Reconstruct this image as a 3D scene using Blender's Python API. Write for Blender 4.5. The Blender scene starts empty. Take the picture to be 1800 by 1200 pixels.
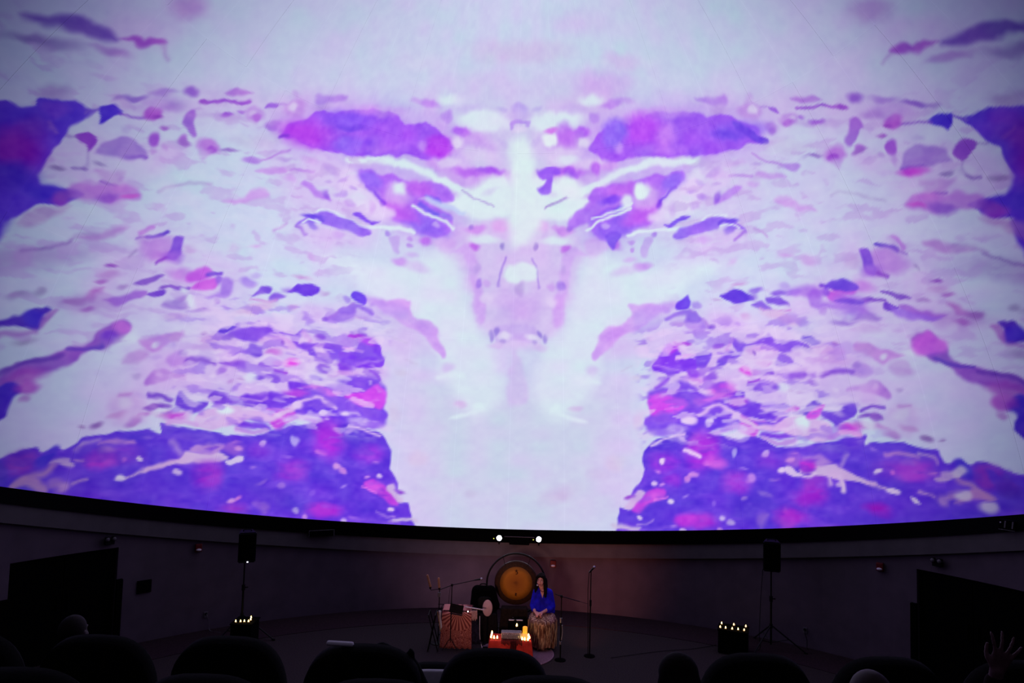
import bpy, bmesh, math, random
import numpy as np
from mathutils import Vector, Matrix, Euler
random.seed(4); rng = np.random.default_rng(11)
sc = bpy.context.scene; COL = sc.collection
PI = math.pi

# ------------------------------------------------------------------ camera
CAM_H = 4.77
cam_d = bpy.data.cameras.new('camera'); cam = bpy.data.objects.new('camera', cam_d); COL.objects.link(cam)
pit, rol = math.radians(3.93), math.radians(1.6)
R0 = Vector((1, 0, 0)); F0 = Vector((0, math.cos(pit), math.sin(pit))); U0 = Vector((0, -math.sin(pit), math.cos(pit)))
RR = math.cos(rol) * R0 + math.sin(rol) * U0; UU = -math.sin(rol) * R0 + math.cos(rol) * U0
M = Matrix((RR, UU, -F0)).transposed().to_4x4(); M.translation = (0, 0, CAM_H)
cam.matrix_world = M
cam_d.sensor_width = 36; cam_d.lens = 36 * 1280 / 1800; cam_d.clip_start = .05; cam_d.clip_end = 100
sc.camera = cam
# ------------------------------------------------------------------ world, exposure, lamps
w = bpy.data.worlds.new('world'); sc.world = w; w.use_nodes = True
w.node_tree.nodes['Background'].inputs[0].default_value = (0, 0, 0, 1)
sc.view_settings.view_transform = 'Standard'; sc.view_settings.look = 'None'
sc.view_settings.exposure = 0; sc.view_settings.gamma = 1; sc.view_settings.use_curve_mapping = False
def lamp(name, kind, loc, target, power, color, size=.1, angle=40, blend=.8):
    d = bpy.data.lights.new(name, kind); d.energy = power; d.color = color
    o = bpy.data.objects.new(name, d); COL.objects.link(o); o.location = loc
    o.rotation_euler = (Vector(target) - Vector(loc)).to_track_quat('-Z', 'Y').to_euler()
    if kind == 'SPOT': d.spot_size = math.radians(angle); d.spot_blend = blend; d.shadow_soft_size = size
    return o
lamp('stage_spotlight', 'SPOT', (-1.5, 4.6, 2.2), (.35, 14.0, .85), 960, (1, .55, .45), .45, 26, 1.0)
lamp('added_wall_wash', 'SPOT', (1.5, 13.9, .25), (1.75, 16.3, .95), 60, (1, .26, .18), .3, 95, 1.0)  # added unseen lamp, puts a red glow on the wall right of the woman
lamp('added_wall_wash', 'SPOT', (-.75, 14.65, .2), (-1.0, 16.3, 1.0), 40, (1, .55, .68), .3, 120, 1.0)  # added unseen lamp, brightens the wall left of the gong

# ------------------------------------------------------------------ helpers
def lin(c):
    a = np.asarray(c, float) / 255
    return np.where(a <= .04045, a / 12.92, ((a + .055) / 1.055) ** 2.4)
def nm(name):
    m = bpy.data.materials.new(name); m.use_nodes = True
    nt = m.node_tree; b = nt.nodes['Principled BSDF']
    return m, nt, b
def mat(name, c, rough=.6, metal=0, spec=.3, var=.25, scale=30, bump=0):
    """c is an sRGB colour; a little procedural noise varies it"""
    m, nt, b = nm(name); l = lin(c)
    tc = nt.nodes.new('ShaderNodeTexCoord'); n = nt.nodes.new('ShaderNodeTexNoise')
    n.inputs['Scale'].default_value = scale; n.inputs['Detail'].default_value = 4
    nt.links.new(tc.outputs['Object'], n.inputs['Vector'])
    r = nt.nodes.new('ShaderNodeValToRGB')
    r.color_ramp.elements[0].position = .3; r.color_ramp.elements[1].position = .7
    r.color_ramp.elements[0].color = (*[float(v) * (1 - var) for v in l], 1)
    r.color_ramp.elements[1].color = (*[min(1, float(v) * (1 + var)) for v in l], 1)
    nt.links.new(n.outputs['Fac'], r.inputs['Fac']); nt.links.new(r.outputs['Color'], b.inputs['Base Color'])
    b.inputs['Roughness'].default_value = rough; b.inputs['Metallic'].default_value = metal
    b.inputs['Specular IOR Level'].default_value = spec
    if bump:
        bp = nt.nodes.new('ShaderNodeBump'); bp.inputs['Strength'].default_value = bump; bp.inputs['Distance'].default_value = .01
        nt.links.new(n.outputs['Fac'], bp.inputs['Height']); nt.links.new(bp.outputs['Normal'], b.inputs['Normal'])
    return m
def glow(name, c, s):
    m, nt, b = nm(name)
    b.inputs['Base Color'].default_value = (0, 0, 0, 1)
    b.inputs['Emission Color'].default_value = (*[float(v) for v in lin(c)], 1); b.inputs['Emission Strength'].default_value = s
    return m
def obj(name, bm, m, parent=None, smooth=False, loc=None):
    me = bpy.data.meshes.new(name)
    bmesh.ops.recalc_face_normals(bm, faces=bm.faces)
    bm.to_mesh(me); bm.free()
    if smooth:
        for p in me.polygons: p.use_smooth = True
    me.materials.append(m)
    o = bpy.data.objects.new(name, me); COL.objects.link(o)
    if parent: o.parent = parent
    if loc: o.location = loc
    return o
def tag(o, label, cat, group=None):
    o['label'] = label; o['category'] = cat
    if group: o['group'] = group
    return o
def thing(name, label, cat, loc, rz=0, group=None):
    o = bpy.data.objects.new(name, None); COL.objects.link(o); o.location = loc; o.rotation_euler = (0, 0, rz)
    o.empty_display_size = .1
    return tag(o, label, cat, group)
def struct(name, bm, m, parent=None, smooth=False):
    o = obj(name, bm, m, parent, smooth)
    if not parent: o['kind'] = 'structure'
    return o
def copy_tree(o, parent=None):
    c = o.copy(); COL.objects.link(c)
    if parent: c.parent = parent
    for ch in list(o.children): copy_tree(ch, c)
    return c
def box(bm, c, s, bev=0, rot=None):
    r = bmesh.ops.create_cube(bm, size=1)['verts']
    bmesh.ops.scale(bm, vec=s, verts=r)
    if bev:
        es = list({e for v in r for e in v.link_edges})
        q = bmesh.ops.bevel(bm, geom=es, offset=bev, segments=2, affect='EDGES', profile=.5)
        r = list({v for f in q['faces'] for v in f.verts} | {v for v in r if v.is_valid})
    if rot: bmesh.ops.rotate(bm, cent=(0, 0, 0), matrix=Euler(rot).to_matrix(), verts=r)
    bmesh.ops.translate(bm, vec=c, verts=r)
    return r
def capsule(bm, p0, p1, r0, r1=None, seg=12, caps=4):
    """closed tapered capsule"""
    if r1 is None: r1 = r0
    p0 = Vector(p0); p1 = Vector(p1); d = p1 - p0
    if d.length < 1e-6: d = Vector((0, 0, 1e-4))
    q = d.to_track_quat('Z', 'Y'); L = d.length
    prof = [(r0 * math.cos(a), -r0 * math.sin(a)) for a in [PI / 2 * (1 - i / caps) for i in range(caps + 1)]]
    prof += [(r1 * math.cos(a), L + r1 * math.sin(a)) for a in [PI / 2 * i / caps for i in range(caps + 1)]]
    lathe(bm, prof, seg, lambda v: q @ v + p0)
def lathe(bm, prof, seg=24, tr=None, ell=(1, 1)):
    tr = tr or (lambda v: v); rings = []
    for r, z in prof:
        if r < 1e-5: rings.append([bm.verts.new(tr(Vector((0, 0, z))))])
        else: rings.append([bm.verts.new(tr(Vector((r * ell[0] * math.cos(2 * PI * k / seg), r * ell[1] * math.sin(2 * PI * k / seg), z)))) for k in range(seg)])
    for a, b in zip(rings, rings[1:]):
        for k in range(seg):
            k2 = (k + 1) % seg
            if len(a) == 1 and len(b) == 1: continue
            if len(a) == 1: bm.faces.new((a[0], b[k], b[k2]))
            elif len(b) == 1: bm.faces.new((a[k], a[k2], b[0]))
            else: bm.faces.new((a[k], a[k2], b[k2], b[k]))
    for rg in (rings[0], rings[-1]):
        if len(rg) > 2:
            try: bm.faces.new(rg)
            except ValueError: pass
def ell(bm, c, r, seg=16, rot=None):
    q = Euler(rot).to_matrix() if rot else None; c = Vector(c)
    n = 10
    prof = [(math.sin(PI * i / n), -math.cos(PI * i / n)) for i in range(n + 1)]
    def tr(v):
        v = Vector((v.x * r[0], v.y * r[1], v.z * r[2]))
        return (q @ v if q else v) + c
    lathe(bm, prof, seg, tr)
def tube(bm, pts, r, seg=8, closed=False):
    P = [Vector(p) for p in pts]; n = len(P); rings = []
    up = None
    for i in range(n):
        a = P[i - 1] if (i > 0 or closed) else P[i]; b = P[(i + 1) % n] if (i < n - 1 or closed) else P[i]
        t = (b - a).normalized()
        if up is None: up = t.orthogonal().normalized()
        up = (up - up.dot(t) * t).normalized(); s = t.cross(up)
        rings.append([bm.verts.new(P[i] + r * (math.cos(2 * PI * k / seg) * up + math.sin(2 * PI * k / seg) * s)) for k in range(seg)])
    rng_ = range(n) if closed else range(n - 1)
    for i in rng_:
        a, b = rings[i], rings[(i + 1) % n]
        for k in range(seg): bm.faces.new((a[k], a[(k + 1) % seg], b[(k + 1) % seg], b[k]))
    if not closed:
        bm.faces.new(rings[0]); bm.faces.new(rings[-1])
def spline(pts, n=8):
    P = [Vector(p) for p in pts]; out = []
    for i in range(len(P) - 1):
        a = P[max(i - 1, 0)]; b = P[i]; c = P[i + 1]; d = P[min(i + 2, len(P) - 1)]
        for k in range(n):
            t = k / n
            out.append(.5 * (2 * b + (c - a) * t + (2 * a - 5 * b + 4 * c - d) * t * t + (3 * b - a - 3 * c + d) * t ** 3))
    return out + [P[-1]]
def remesh(o, vox, smooth=6):
    m = o.modifiers.new('remesh', 'REMESH'); m.mode = 'VOXEL'; m.voxel_size = vox; m.use_smooth_shade = True
    if smooth:
        s = o.modifiers.new('smooth', 'SMOOTH'); s.factor = .5; s.iterations = smooth
    return o
def seat_outline(bm, w_, h_, th, y0, ncorner=3.2):
    n = 40; F = []; B = []
    for k in range(n):
        a = 2 * PI * k / n; c, s = math.cos(a), math.sin(a)
        x = w_ / 2 * math.copysign(abs(c) ** (2 / ncorner), c); z = h_ / 2 * math.copysign(abs(s) ** (2 / ncorner), s)
        F.append((x, z)); 
    rings = []
    for q, y in ((.90, -th / 2), (.985, -th * .36), (1, 0), (.985, th * .36), (.90, th / 2)):
        rings.append([bm.verts.new((x - (1 - q) * .5 * math.copysign(.1 if abs(x) > .02 else 0, x) * 5 * abs(x) , y0 + y, z * (1 - (1 - q) * .45))) for x, z in F])
    for a, b_ in zip(rings, rings[1:]):
        for k in range(n): bm.faces.new((a[k], a[(k + 1) % n], b_[(k + 1) % n], b_[k]))
    bm.faces.new(rings[0]); bm.faces.new(rings[-1])
NB = bmesh.new
# ------------------------------------------------------------------ materials
M_wall = mat('dark_wall_paint', (90, 78, 90), .9, 0, .1, .1, 3)
M_fascia = mat('charcoal_fascia_paint', (92, 86, 90), .9, 0, .1, .08, 4)
M_black = mat('matte_black', (13, 13, 14), .8, 0, .15, .2, 40)
M_deep = mat('deep_black_felt', (5, 5, 6), .95, 0, .03, .2, 40)
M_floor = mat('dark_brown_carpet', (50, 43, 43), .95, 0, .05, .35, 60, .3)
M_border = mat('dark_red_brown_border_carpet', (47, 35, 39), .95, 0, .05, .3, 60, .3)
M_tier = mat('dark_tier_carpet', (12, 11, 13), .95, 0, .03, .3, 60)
M_seat = mat('black_seat_fabric', (9, 9, 11), .92, 0, .05, .3, 90, .2)
M_metal = mat('black_metal', (16, 16, 18), .45, .6, .4, .15, 50)
M_silver = mat('brushed_silver', (170, 165, 172), .35, .9, .5, .15, 60)
M_grey = mat('grey_plastic', (95, 90, 95), .5, 0, .3, .1, 30)
M_red = mat('red_plastic', (96, 14, 20), .5, 0, .3, .1, 30)
M_lens = mat('white_strobe_lens', (215, 205, 210), .25, 0, .5, .05, 30)
M_white = mat('white_cloth', (205, 196, 205), .85, 0, .1, .08, 20)

# ------------------------------------------------------------------ projected picture on the dome
PAL=[(214,178,240),(185,130,215),(222,208,244),(208,188,232),(210,180,238),(208,165,240),(208,180,236),(208,178,236),(212,196,238),(203,211,234),(215,192,242),(215,190,242),(196,150,244),(190,140,242),(112,70,192),(165,78,210),(180,140,215),(120,90,180),(125,95,185),(170,118,212),(150,110,190),(100,58,222),(142,25,190),(80,50,215),(78,45,205),(125,60,220),(175,120,215),(120,45,200),(150,60,205),(82,52,218),(150,95,215),(182,90,218),(160,75,205),(150,115,215),(175,110,215),(140,100,212),(150,110,210),(165,120,222),(190,145,232),(152,75,212),(145,105,202),(142,102,198),(140,115,180),(140,110,190),(165,125,220),(145,98,215),(172,95,222),(185,140,225),(180,150,225),(182,110,224),(190,140,228),(190,138,222),(150,95,212),(188,118,225),(158,98,218),(205,95,218),(210,130,230),(130,60,200),(182,122,205),(185,170,222),(185,130,217),(130,88,185),(165,125,205),(165,120,205),(195,133,230),(115,75,215),(195,135,232),(140,85,226),(165,105,230),(150,80,215),(150,80,202),(190,140,215),(170,100,205),(155,125,195),(140,90,212),(125,75,216),(165,103,222),(180,105,206),(150,100,188),(162,85,197),(180,125,215),(140,120,180),(92,52,202),(172,100,206),(170,110,207),(140,115,170),(148,82,206),(110,70,202),(115,65,192),(132,70,215),(198,112,226),(160,70,197),(80,45,206),(172,70,202),(175,105,200),(190,140,222),(195,130,226),(219,231,243),(168,113,226),(172,112,220),(160,130,205),(150,100,217),(165,95,222),(160,92,215),(182,122,227),(165,95,226),(170,105,228),(190,130,232),(180,105,226),(165,105,232),(175,125,230),(195,140,233),(195,145,232),(182,130,231),(170,115,228),(165,120,216),(185,135,225),(180,132,236),(180,135,225),(162,92,246),(190,70,242),(150,95,250),(120,75,238),(190,80,250),(215,140,252),(160,90,248),(150,110,250),(142,90,250),(118,68,236),(150,108,250),(138,72,246),(172,92,250),(185,65,243),(195,125,250),(205,160,250),(205,150,245),(138,62,222),(105,60,225),(120,75,236),(190,140,241),(200,155,241),(190,145,241),(182,100,246),(205,160,242),(225,210,245),(200,180,240),(190,170,240),(195,178,238),(185,152,240),(198,178,238),(206,162,243),(212,172,244),(188,112,243),(168,93,242),(205,150,243),(221,235,243),(182,160,225),(208,190,240),(176,112,246),(148,108,246),(150,105,246),(195,105,243),(212,170,244),(196,105,243),(188,95,243),(120,82,243),(122,100,241),(195,208,247),(155,125,243),(195,170,247),(140,72,236),(128,72,240),(190,115,242),(212,168,242),(226,215,246),(185,148,238),(190,150,238),(190,155,238),(198,160,238),(205,165,240),(132,85,240),(170,130,235),(195,165,238),(185,140,236),(150,106,241),(142,110,236),(112,75,232),(152,102,227),(195,145,241),(215,188,242),(110,72,228),(195,162,229),(165,110,212),(188,115,227),(165,85,217),(158,118,210),(195,150,232),(180,130,232),(190,138,232),(190,158,232),(205,163,236),(202,150,237),(195,140,234),(188,138,232),(205,163,239),(186,130,241),(150,98,231),(150,100,220),(170,128,236),(172,130,236),(222,196,245),(190,150,236),(206,160,237),(198,186,226),(212,180,236),(210,172,236),(212,185,239),(205,170,231),(208,165,243),(172,128,236),(208,160,242),(172,140,232),(195,108,236),(165,140,221),(190,160,232),(180,150,232),(212,165,244),(221,233,243),(206,142,241),(222,172,241),(160,120,225),(223,238,243),(210,163,243),(200,150,241),(205,160,243),(210,170,240),(204,153,241),(205,165,241),(214,180,242),(210,186,239),(200,170,240),(162,136,226),(165,138,226),(175,148,228),(226,218,245),(215,180,240),(190,158,227),(205,170,240),(205,175,240),(205,180,236),(200,190,226),(210,190,226),(210,185,232),(216,196,230),(195,188,222),(215,190,232),(205,180,226),(200,185,228),(200,100,233),(207,105,233),(125,80,221),(150,100,231),(165,120,233),(165,115,228),(195,120,232),(140,88,216),(152,112,216),(158,118,221),(195,150,225),(165,115,215),(165,130,236),(180,150,236),(130,85,226),(138,92,229),(200,125,221),(105,62,226),(150,105,230),(190,160,221),(198,148,221),(218,178,229),(205,160,226),(166,130,236),(132,92,221),(165,120,228),(195,158,241),(112,68,236),(150,112,233),(195,160,240),(200,165,230),(210,178,240),(208,172,238),(108,70,223),(136,86,234),(118,70,230),(118,72,230),(150,106,233),(120,75,220),(130,84,236),(190,140,240),(110,65,225),(150,90,226),(202,150,236),(225,200,240),(205,158,234),(135,85,210),(152,100,225),(140,90,215),(150,98,228),(158,108,226),(150,100,230),(150,50,222),(218,80,232),(200,110,225),(150,68,226),(130,80,226),(140,90,231),(138,88,236),(118,64,231),(170,120,235),(200,120,235),(206,160,231),(200,158,231),(160,100,205),(160,120,221),(190,150,221),(190,145,222),(150,115,220),(168,68,226),(132,68,241),(182,74,243),(225,175,245),(142,72,236),(150,88,236),(220,185,245),(125,72,234),(115,74,224),(120,75,222),(116,66,230),(178,72,227),(205,118,238),(112,62,234),(115,58,228),(198,74,230),(208,80,240),(225,130,245),(128,78,236),(190,162,241),(150,105,238),(224,205,246),(222,190,242),(200,160,242),(222,195,240),(142,92,207),(122,80,212),(130,85,207),(182,100,207),(198,75,222),(165,108,202),(140,100,182),(150,115,185),(185,130,205),(200,160,226),(185,120,210),(192,60,217),(145,55,202),(76,56,217),(85,55,205),(150,70,215),(195,168,222),(190,140,202),(195,142,205),(170,125,207),(195,150,217),(190,150,217),(205,150,215),(182,145,222),(188,130,217),(125,70,220),(170,115,215),(165,120,235),(202,165,226),(210,170,228),(220,205,240),(212,182,230),(215,195,238),(190,142,222),(125,70,215),(175,140,226),(150,110,228),(165,100,220),(220,200,240),(208,182,237),(205,185,242),(205,142,227),(200,130,225),(180,162,242),(225,185,237),(215,150,235),(212,155,232),(205,140,230),(210,165,232),(168,125,227),(180,130,230),(220,165,233),(210,130,225),(208,190,237),(222,202,247),(218,195,242),(205,150,240),(215,160,240),(225,205,242),(170,130,240),(200,130,230),(190,140,232),(130,90,230),(180,140,235),(158,112,217),(85,48,210),(150,115,240),(200,130,235),(158,55,217),(158,60,222),(172,52,227),(168,50,217),(152,60,212),(192,70,227),(162,60,232),(215,95,235),(170,60,225),(145,60,215),(228,120,238),(208,182,229),(150,80,212),(170,130,231),(205,190,226),(150,100,235),(216,180,236),(220,205,242),(188,145,230),(216,160,234),(200,160,241),(216,180,241),(218,190,242),(205,130,235),(178,120,226),(200,165,236),(195,150,235),(170,112,236),(160,100,232),(118,75,228),(125,80,225),(130,85,225),(150,105,232),(160,110,238),(216,190,234),(212,182,232),(225,195,240),(190,45,220),(205,90,230),(215,150,238),(228,200,245),(170,45,215),(160,45,215),(208,80,232),(195,70,225),(202,62,222),(205,102,232),(165,60,222),(214,185,240),(185,105,243),(228,238,244),(205,115,238),(150,92,246),(165,92,243),(226,238,244),(170,140,215),(175,112,246),(130,72,245),(150,100,246),(222,230,244),(132,88,240),(205,120,240),(200,75,230),(190,60,230),(198,60,225),(228,205,244),(225,200,242),(220,205,238),(215,205,232),(212,200,228),(205,195,225),(88,58,217),(110,40,190),(135,40,190),(160,30,200),(140,30,190)]
VIGN=[-0.0161,0.3784,-0.8249,-0.008,-0.0127,0.0023,-0.08,-0.6241,0.6542,-0.0441]  # coefficients of the lens vignette painted into the dome colours
ART=[
(0,21,1,0.5,[60.5,1.3,70,1,82,0.9,96,0.6,96,-1,60.5,-1]),
(0,92,1,0.6,[62,8,68,6.6,76,5.6,82,4.6,76,4.4,68,4.8,62,5.6]),
(0,82,1,0.6,[64.5,14,72,12.6,80,11,88,9.8,88,9,80,9.6,72,11.2,64.5,12.8]),
(0,21,1,0.6,[70,31.6,80,32.3,88,33.4,96,34,96,17,86,18.5,76,20.5,67,22.2]),
(0,495,1,3,[73,29,84,30,90,28,86,23,73,24]),
(0,21,1,0.5,[-60.5,1.3,-70,1,-82,0.9,-96,0.6,-96,-1,-60.5,-1]),
(0,92,1,0.6,[-62,8,-68,6.6,-76,5.6,-82,4.6,-76,4.4,-68,4.8,-62,5.6]),
(0,82,1,0.6,[-64.5,14,-72,12.6,-80,11,-88,9.8,-88,9,-80,9.6,-72,11.2,-64.5,12.8]),
(0,21,1,0.6,[-70,31.6,-80,32.3,-88,33.4,-96,34,-96,17,-86,18.5,-76,20.5,-67,22.2]),
(0,495,1,3,[-73,29,-84,30,-90,28,-86,23,-73,24]),
(2,0,0.4,1.58,[-68.33,46.34,-64.06,49.05,-66.94,45.17]),
(2,0,0.4,1.53,[71.49,46.44,66.91,49.33,69.93,45.41]),
(2,1,0.6,1.08,[-65.26,51.21,-63.27,52.41,-64.02,50.28]),
(2,1,0.6,1.05,[68.29,51.37,66.18,52.64,66.91,50.53]),
(2,2,0.4,0.98,[-22.81,59.1,-17.83,59.8,-22.39,58.34]),
(2,2,0.4,0.97,[23.75,59.56,18.55,60.18,23.36,58.8]),
(2,3,0.55,1.18,[-4.81,62.06,2.51,62.2,-4.58,60.75]),
(2,3,0.55,1.18,[5.09,62.16,-2.24,62.13,4.94,60.85]),
(2,0,0.35,2.03,[-8.02,58.02,-0.33,58.33,-7.66,56.33]),
(2,0,0.35,2.02,[8.59,58.2,0.8,58.33,8.33,56.51]),
(2,4,0.4,1.58,[14.43,65.13,21.01,64.56,14.01,63.88]),
(2,5,0.7,1.67,[19.32,57.46,24.68,56.78,18.77,55.8]),
(2,6,0.6,0.78,[23.52,59.79,26.4,59.09,22.9,59.08]),
(2,7,0.6,2.05,[14.36,55.17,21.34,54.47,14,53.46]),
(0,0,0.45,2.44,[-64.4,40.1,-58.3,44.1,-49.2,48.3,-41.4,50.8,-33.5,52.3,-41.1,47.3,-49.5,44.9,-55.3,41.6,-60.1,38.8]),
(0,0,0.45,2.4,[67,40.6,60.5,44.7,51,48.9,43.2,51.4,35.1,52.9,42.9,47.9,51.2,45.5,57.2,42.2,62.2,39.4]),
(0,0,0.5,1.42,[-66.6,33.3,-63.3,35.8,-58.6,37.9,-53.6,39.2,-54.4,36.7,-57.9,32.3,-62.8,29.7,-65.9,30.4]),
(0,0,0.5,1.38,[69.5,33.8,65.8,36.4,60.6,38.6,55.3,39.8,56.2,37.2,60.1,32.8,65.4,30.1,68.8,30.8]),
(0,0,0.45,2.52,[-54.9,28.2,-48.9,31.2,-40.8,28.8,-37.1,24.7,-42.9,21.8,-49.3,20,-56.2,17.9,-56.6,20.3]),
(0,0,0.45,2.47,[57.2,28.4,50.8,31.4,42.7,29,39,24.9,44.9,22.1,51.5,20.3,58.8,18.2,59.3,20.5]),
(0,0,0.5,3.12,[-49,17.4,-44.9,21.3,-38.9,23.2,-28.9,26.5,-19.5,29.6,-13.9,27.2,-11.7,22.8,-18.2,22.2,-20.4,15.8,-34.3,13.8,-44.1,12,-48,9.9,-51.1,7.9,-51.4,11]),
(0,0,0.5,3.09,[51.1,17.8,46.9,21.6,40.8,23.4,30.9,26.7,21.7,29.7,16.1,27.2,13.8,22.7,20.3,22.1,22.4,15.8,35.7,14.1,45.3,12.6,48.9,10.7,51.7,8.9,52.6,11.8]),
(0,0,0.4,2.77,[-43.8,43.8,-35.9,45.4,-29.3,44.3,-22.3,41.3,-24.4,35.6,-32.5,33.2,-40.6,39.8]),
(0,0,0.4,2.74,[45.6,44.4,37.8,46,31.3,44.8,24.3,41.6,26.6,35.9,34.6,33.5,42.4,40.2]),
(0,8,0.6,3.84,[-17.4,22.3,-11.3,19.8,-3,17.2,5.1,17.4,16.5,20.2,17.4,9.6,14,0.2,-11.2,-0.4,-14.8,7.4]),
(0,9,0.8,4.59,[-12.6,16.6,-4.7,17.9,7.5,18.1,13,15.7,8.9,0.2,-6.8,-0.2]),
(0,10,0.85,1.07,[-12.6,36.6,-10.2,39.5,-5.5,41.3,-0.1,41.1,5.3,41.2,10.1,39.5,11.8,37.2,9.7,32.7,7.7,28.2,5.5,25.1,0.5,23.9,-3,25.7,-5.8,27.9,-8.1,33.9]),
(0,11,0.6,2.85,[-19.7,55.4,-13.2,54.1,-1.5,56.3,10.8,55.4,18.1,55.5,9.8,47.7,5.4,41.9,-2.6,41.8,-11.1,45,-16.6,50.2]),
(0,12,0.6,3.08,[-44.4,46.1,-40.6,49.6,-33.4,52.2,-25,53.8,-14.3,53.7,-9,51,-11.5,47.1,-19.9,46.8,-29.7,45.3,-39.2,44.2]),
(0,12,0.6,3.05,[46.1,46.7,42.3,50.2,35,52.8,26.3,54.4,15.3,54,10,51.2,12.9,47.4,21.6,47.2,31.7,45.8,41,44.8]),
(0,13,0.45,2.18,[-29.7,45.3,-19.9,46.8,-10.1,45.1,-8.5,41.5,-10.9,37.5,-19.5,38,-26.4,42]),
(0,13,0.45,2.17,[31.7,45.8,21.6,47.2,11.5,45.2,10.1,41.5,12.7,37.6,21.6,38.2,28.5,42.4]),
(0,14,0.8,0.6,[-78.6,40,-77,41.6,-75.4,43.1,-73.8,43.9,-71.5,44.3,-69.6,44.6,-69.3,44.3,-70.4,43.4,-72.2,42.7,-74.7,41.9,-77.2,40.5]),
(0,14,0.8,0.57,[82.6,39.1,80.8,40.9,79.2,42.6,77.4,43.6,75,44.2,72.8,44.7,72.5,44.3,73.8,43.4,75.7,42.5,78.4,41.5,81.1,39.8]),
(0,15,0.85,0.38,[-69.2,44.8,-67.6,45.7,-66.4,45.9,-65.9,46.6,-64.8,47.1,-63.9,46.9,-65.1,46,-66.4,45.1,-67.9,45]),
(0,15,0.85,0.36,[72.4,44.9,70.6,45.9,69.3,46.2,68.9,46.9,67.6,47.4,66.7,47.2,67.9,46.4,69.4,45.4,71,45.2]),
(1,16,0.5,0.44,[0.44,-64.14,46.61,-62.35,45.96]),
(1,16,0.5,0.43,[0.43,66.89,46.96,64.9,46.42]),
(2,17,0.5,0.48,[-76.58,39.14,-75.03,40.14,-76.24,38.78]),
(2,17,0.5,0.45,[80.43,38.54,78.75,39.72,80.06,38.23]),
(2,18,0.5,0.59,[-74.11,40.41,-71.95,41.56,-73.71,39.93]),
(2,18,0.5,0.56,[77.75,40.1,75.39,41.48,77.31,39.68]),
(2,19,0.65,0.42,[-68.76,43.1,-66.8,43.89,-68.49,42.71]),
(2,19,0.65,0.4,[71.89,43.28,69.73,44.19,71.58,42.92]),
(2,20,0.5,0.71,[-70.7,36.87,-69.51,37.65,-70.24,36.35]),
(2,20,0.5,0.68,[73.98,37.04,72.66,37.91,73.46,36.57]),
(0,21,1,0.26,[-76.4,31.2,-72.2,34.1,-71.2,34.8,-71.5,35.5,-70.5,36.2,-68.6,37.1,-67.5,37.1,-66.2,37.4,-65.3,38,-66.3,36.6,-66.7,35.4,-66.9,34.4,-67,33.2,-67,31.6,-66.8,30.1,-66.8,29.4,-66.2,28.9,-64.9,29.2,-63.1,29.7,-61.7,29.9,-62.2,29,-63.3,27.8,-64.6,27.2,-65.5,26.6,-66.4,25,-67.6,23.8,-70,22]),
(0,21,1,0.25,[80.1,30.9,75.6,34.1,74.6,34.9,74.8,35.6,73.7,36.4,71.7,37.4,70.4,37.5,68.9,37.9,68,38.6,69.1,37.1,69.5,35.9,69.8,34.8,70,33.6,69.9,32.1,69.7,30.5,69.8,29.8,69.1,29.3,67.7,29.7,65.8,30.2,64.2,30.4,64.9,29.4,66.1,28.1,67.5,27.5,68.4,26.9,69.4,25.3,70.6,24.1,72.9,22.4]),
(2,22,0.9,2.01,[-70.41,30.29,-67.98,31.72,-69.01,28.3]),
(2,22,0.9,1.92,[73.64,30.53,71.01,32.11,72.12,28.61]),
(2,23,0.8,0.68,[-73.05,32.65,-71.05,33.95,-72.49,31.97]),
(2,23,0.8,0.65,[76.52,32.64,74.35,34.12,75.91,32.03]),
(2,24,0.9,1.11,[-69.28,27.77,-67.03,29,-68.5,26.57]),
(2,24,0.9,1.06,[72.41,28.06,70.02,29.38,71.57,26.87]),
(2,23,0.9,0.53,[-65.3,28.36,-63.78,29.13,-64.87,27.68]),
(2,23,0.9,0.51,[68.19,28.76,66.55,29.56,67.76,28.05]),
(2,25,0.7,0.51,[-69.41,35.66,-68.34,36.33,-68.88,35.04]),
(2,25,0.7,0.49,[72.55,35.96,71.36,36.7,71.97,35.39]),
(1,26,0.6,0.36,[0.31,-69.26,34.27,-68.16,33.8]),
(1,26,0.6,0.35,[0.3,72.39,34.59,71.19,34.19]),
(2,27,0.6,1.02,[-70.1,33.22,-68.92,33.94,-69.47,32.42]),
(2,27,0.6,0.97,[73.32,33.48,72.02,34.29,72.63,32.72]),
(2,28,0.9,0.43,[-63.55,28.33,-62.62,28.79,-63.22,27.78]),
(2,28,0.9,0.42,[66.34,28.73,65.33,29.19,66.01,28.15]),
(0,29,1,0.22,[-65.5,38.2,-64.7,38.9,-63.7,39,-62.9,38.6,-63.5,38,-63.9,37.5,-64.2,36.9,-64.8,37.3]),
(0,29,1,0.21,[68.2,38.7,67.3,39.4,66.2,39.6,65.4,39.2,66,38.6,66.5,38.1,66.7,37.5,67.5,37.9]),
(1,30,0.8,0.22,[0.28,-63.14,38.54,-61.47,39.31,-60.26,39.89]),
(1,30,0.8,0.22,[0.27,65.59,39.15,63.74,39.95,62.41,40.54]),
(2,31,1,0.34,[-59.8,40.48,-58.83,40.98,-59.31,39.88]),
(2,31,1,0.34,[61.92,41.13,60.87,41.63,61.38,40.53]),
(2,32,1,0.17,[-58.97,40.41,-58.48,40.66,-58.85,40.26]),
(2,32,1,0.17,[61.02,41.06,60.49,41.31,60.88,40.91]),
(1,33,0.6,0.27,[0.27,-66.55,36.93,-65.41,37.88]),
(1,33,0.6,0.26,[0.26,69.38,37.41,68.1,38.42]),
(2,34,1,0.21,[-57.69,39.77,-57.13,40.05,-57.53,39.56]),
(2,34,1,0.21,[59.63,40.42,59.03,40.69,59.46,40.21]),
(2,35,0.85,0.22,[-62.83,40.9,-61.7,41.67,-62.6,40.68]),
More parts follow.
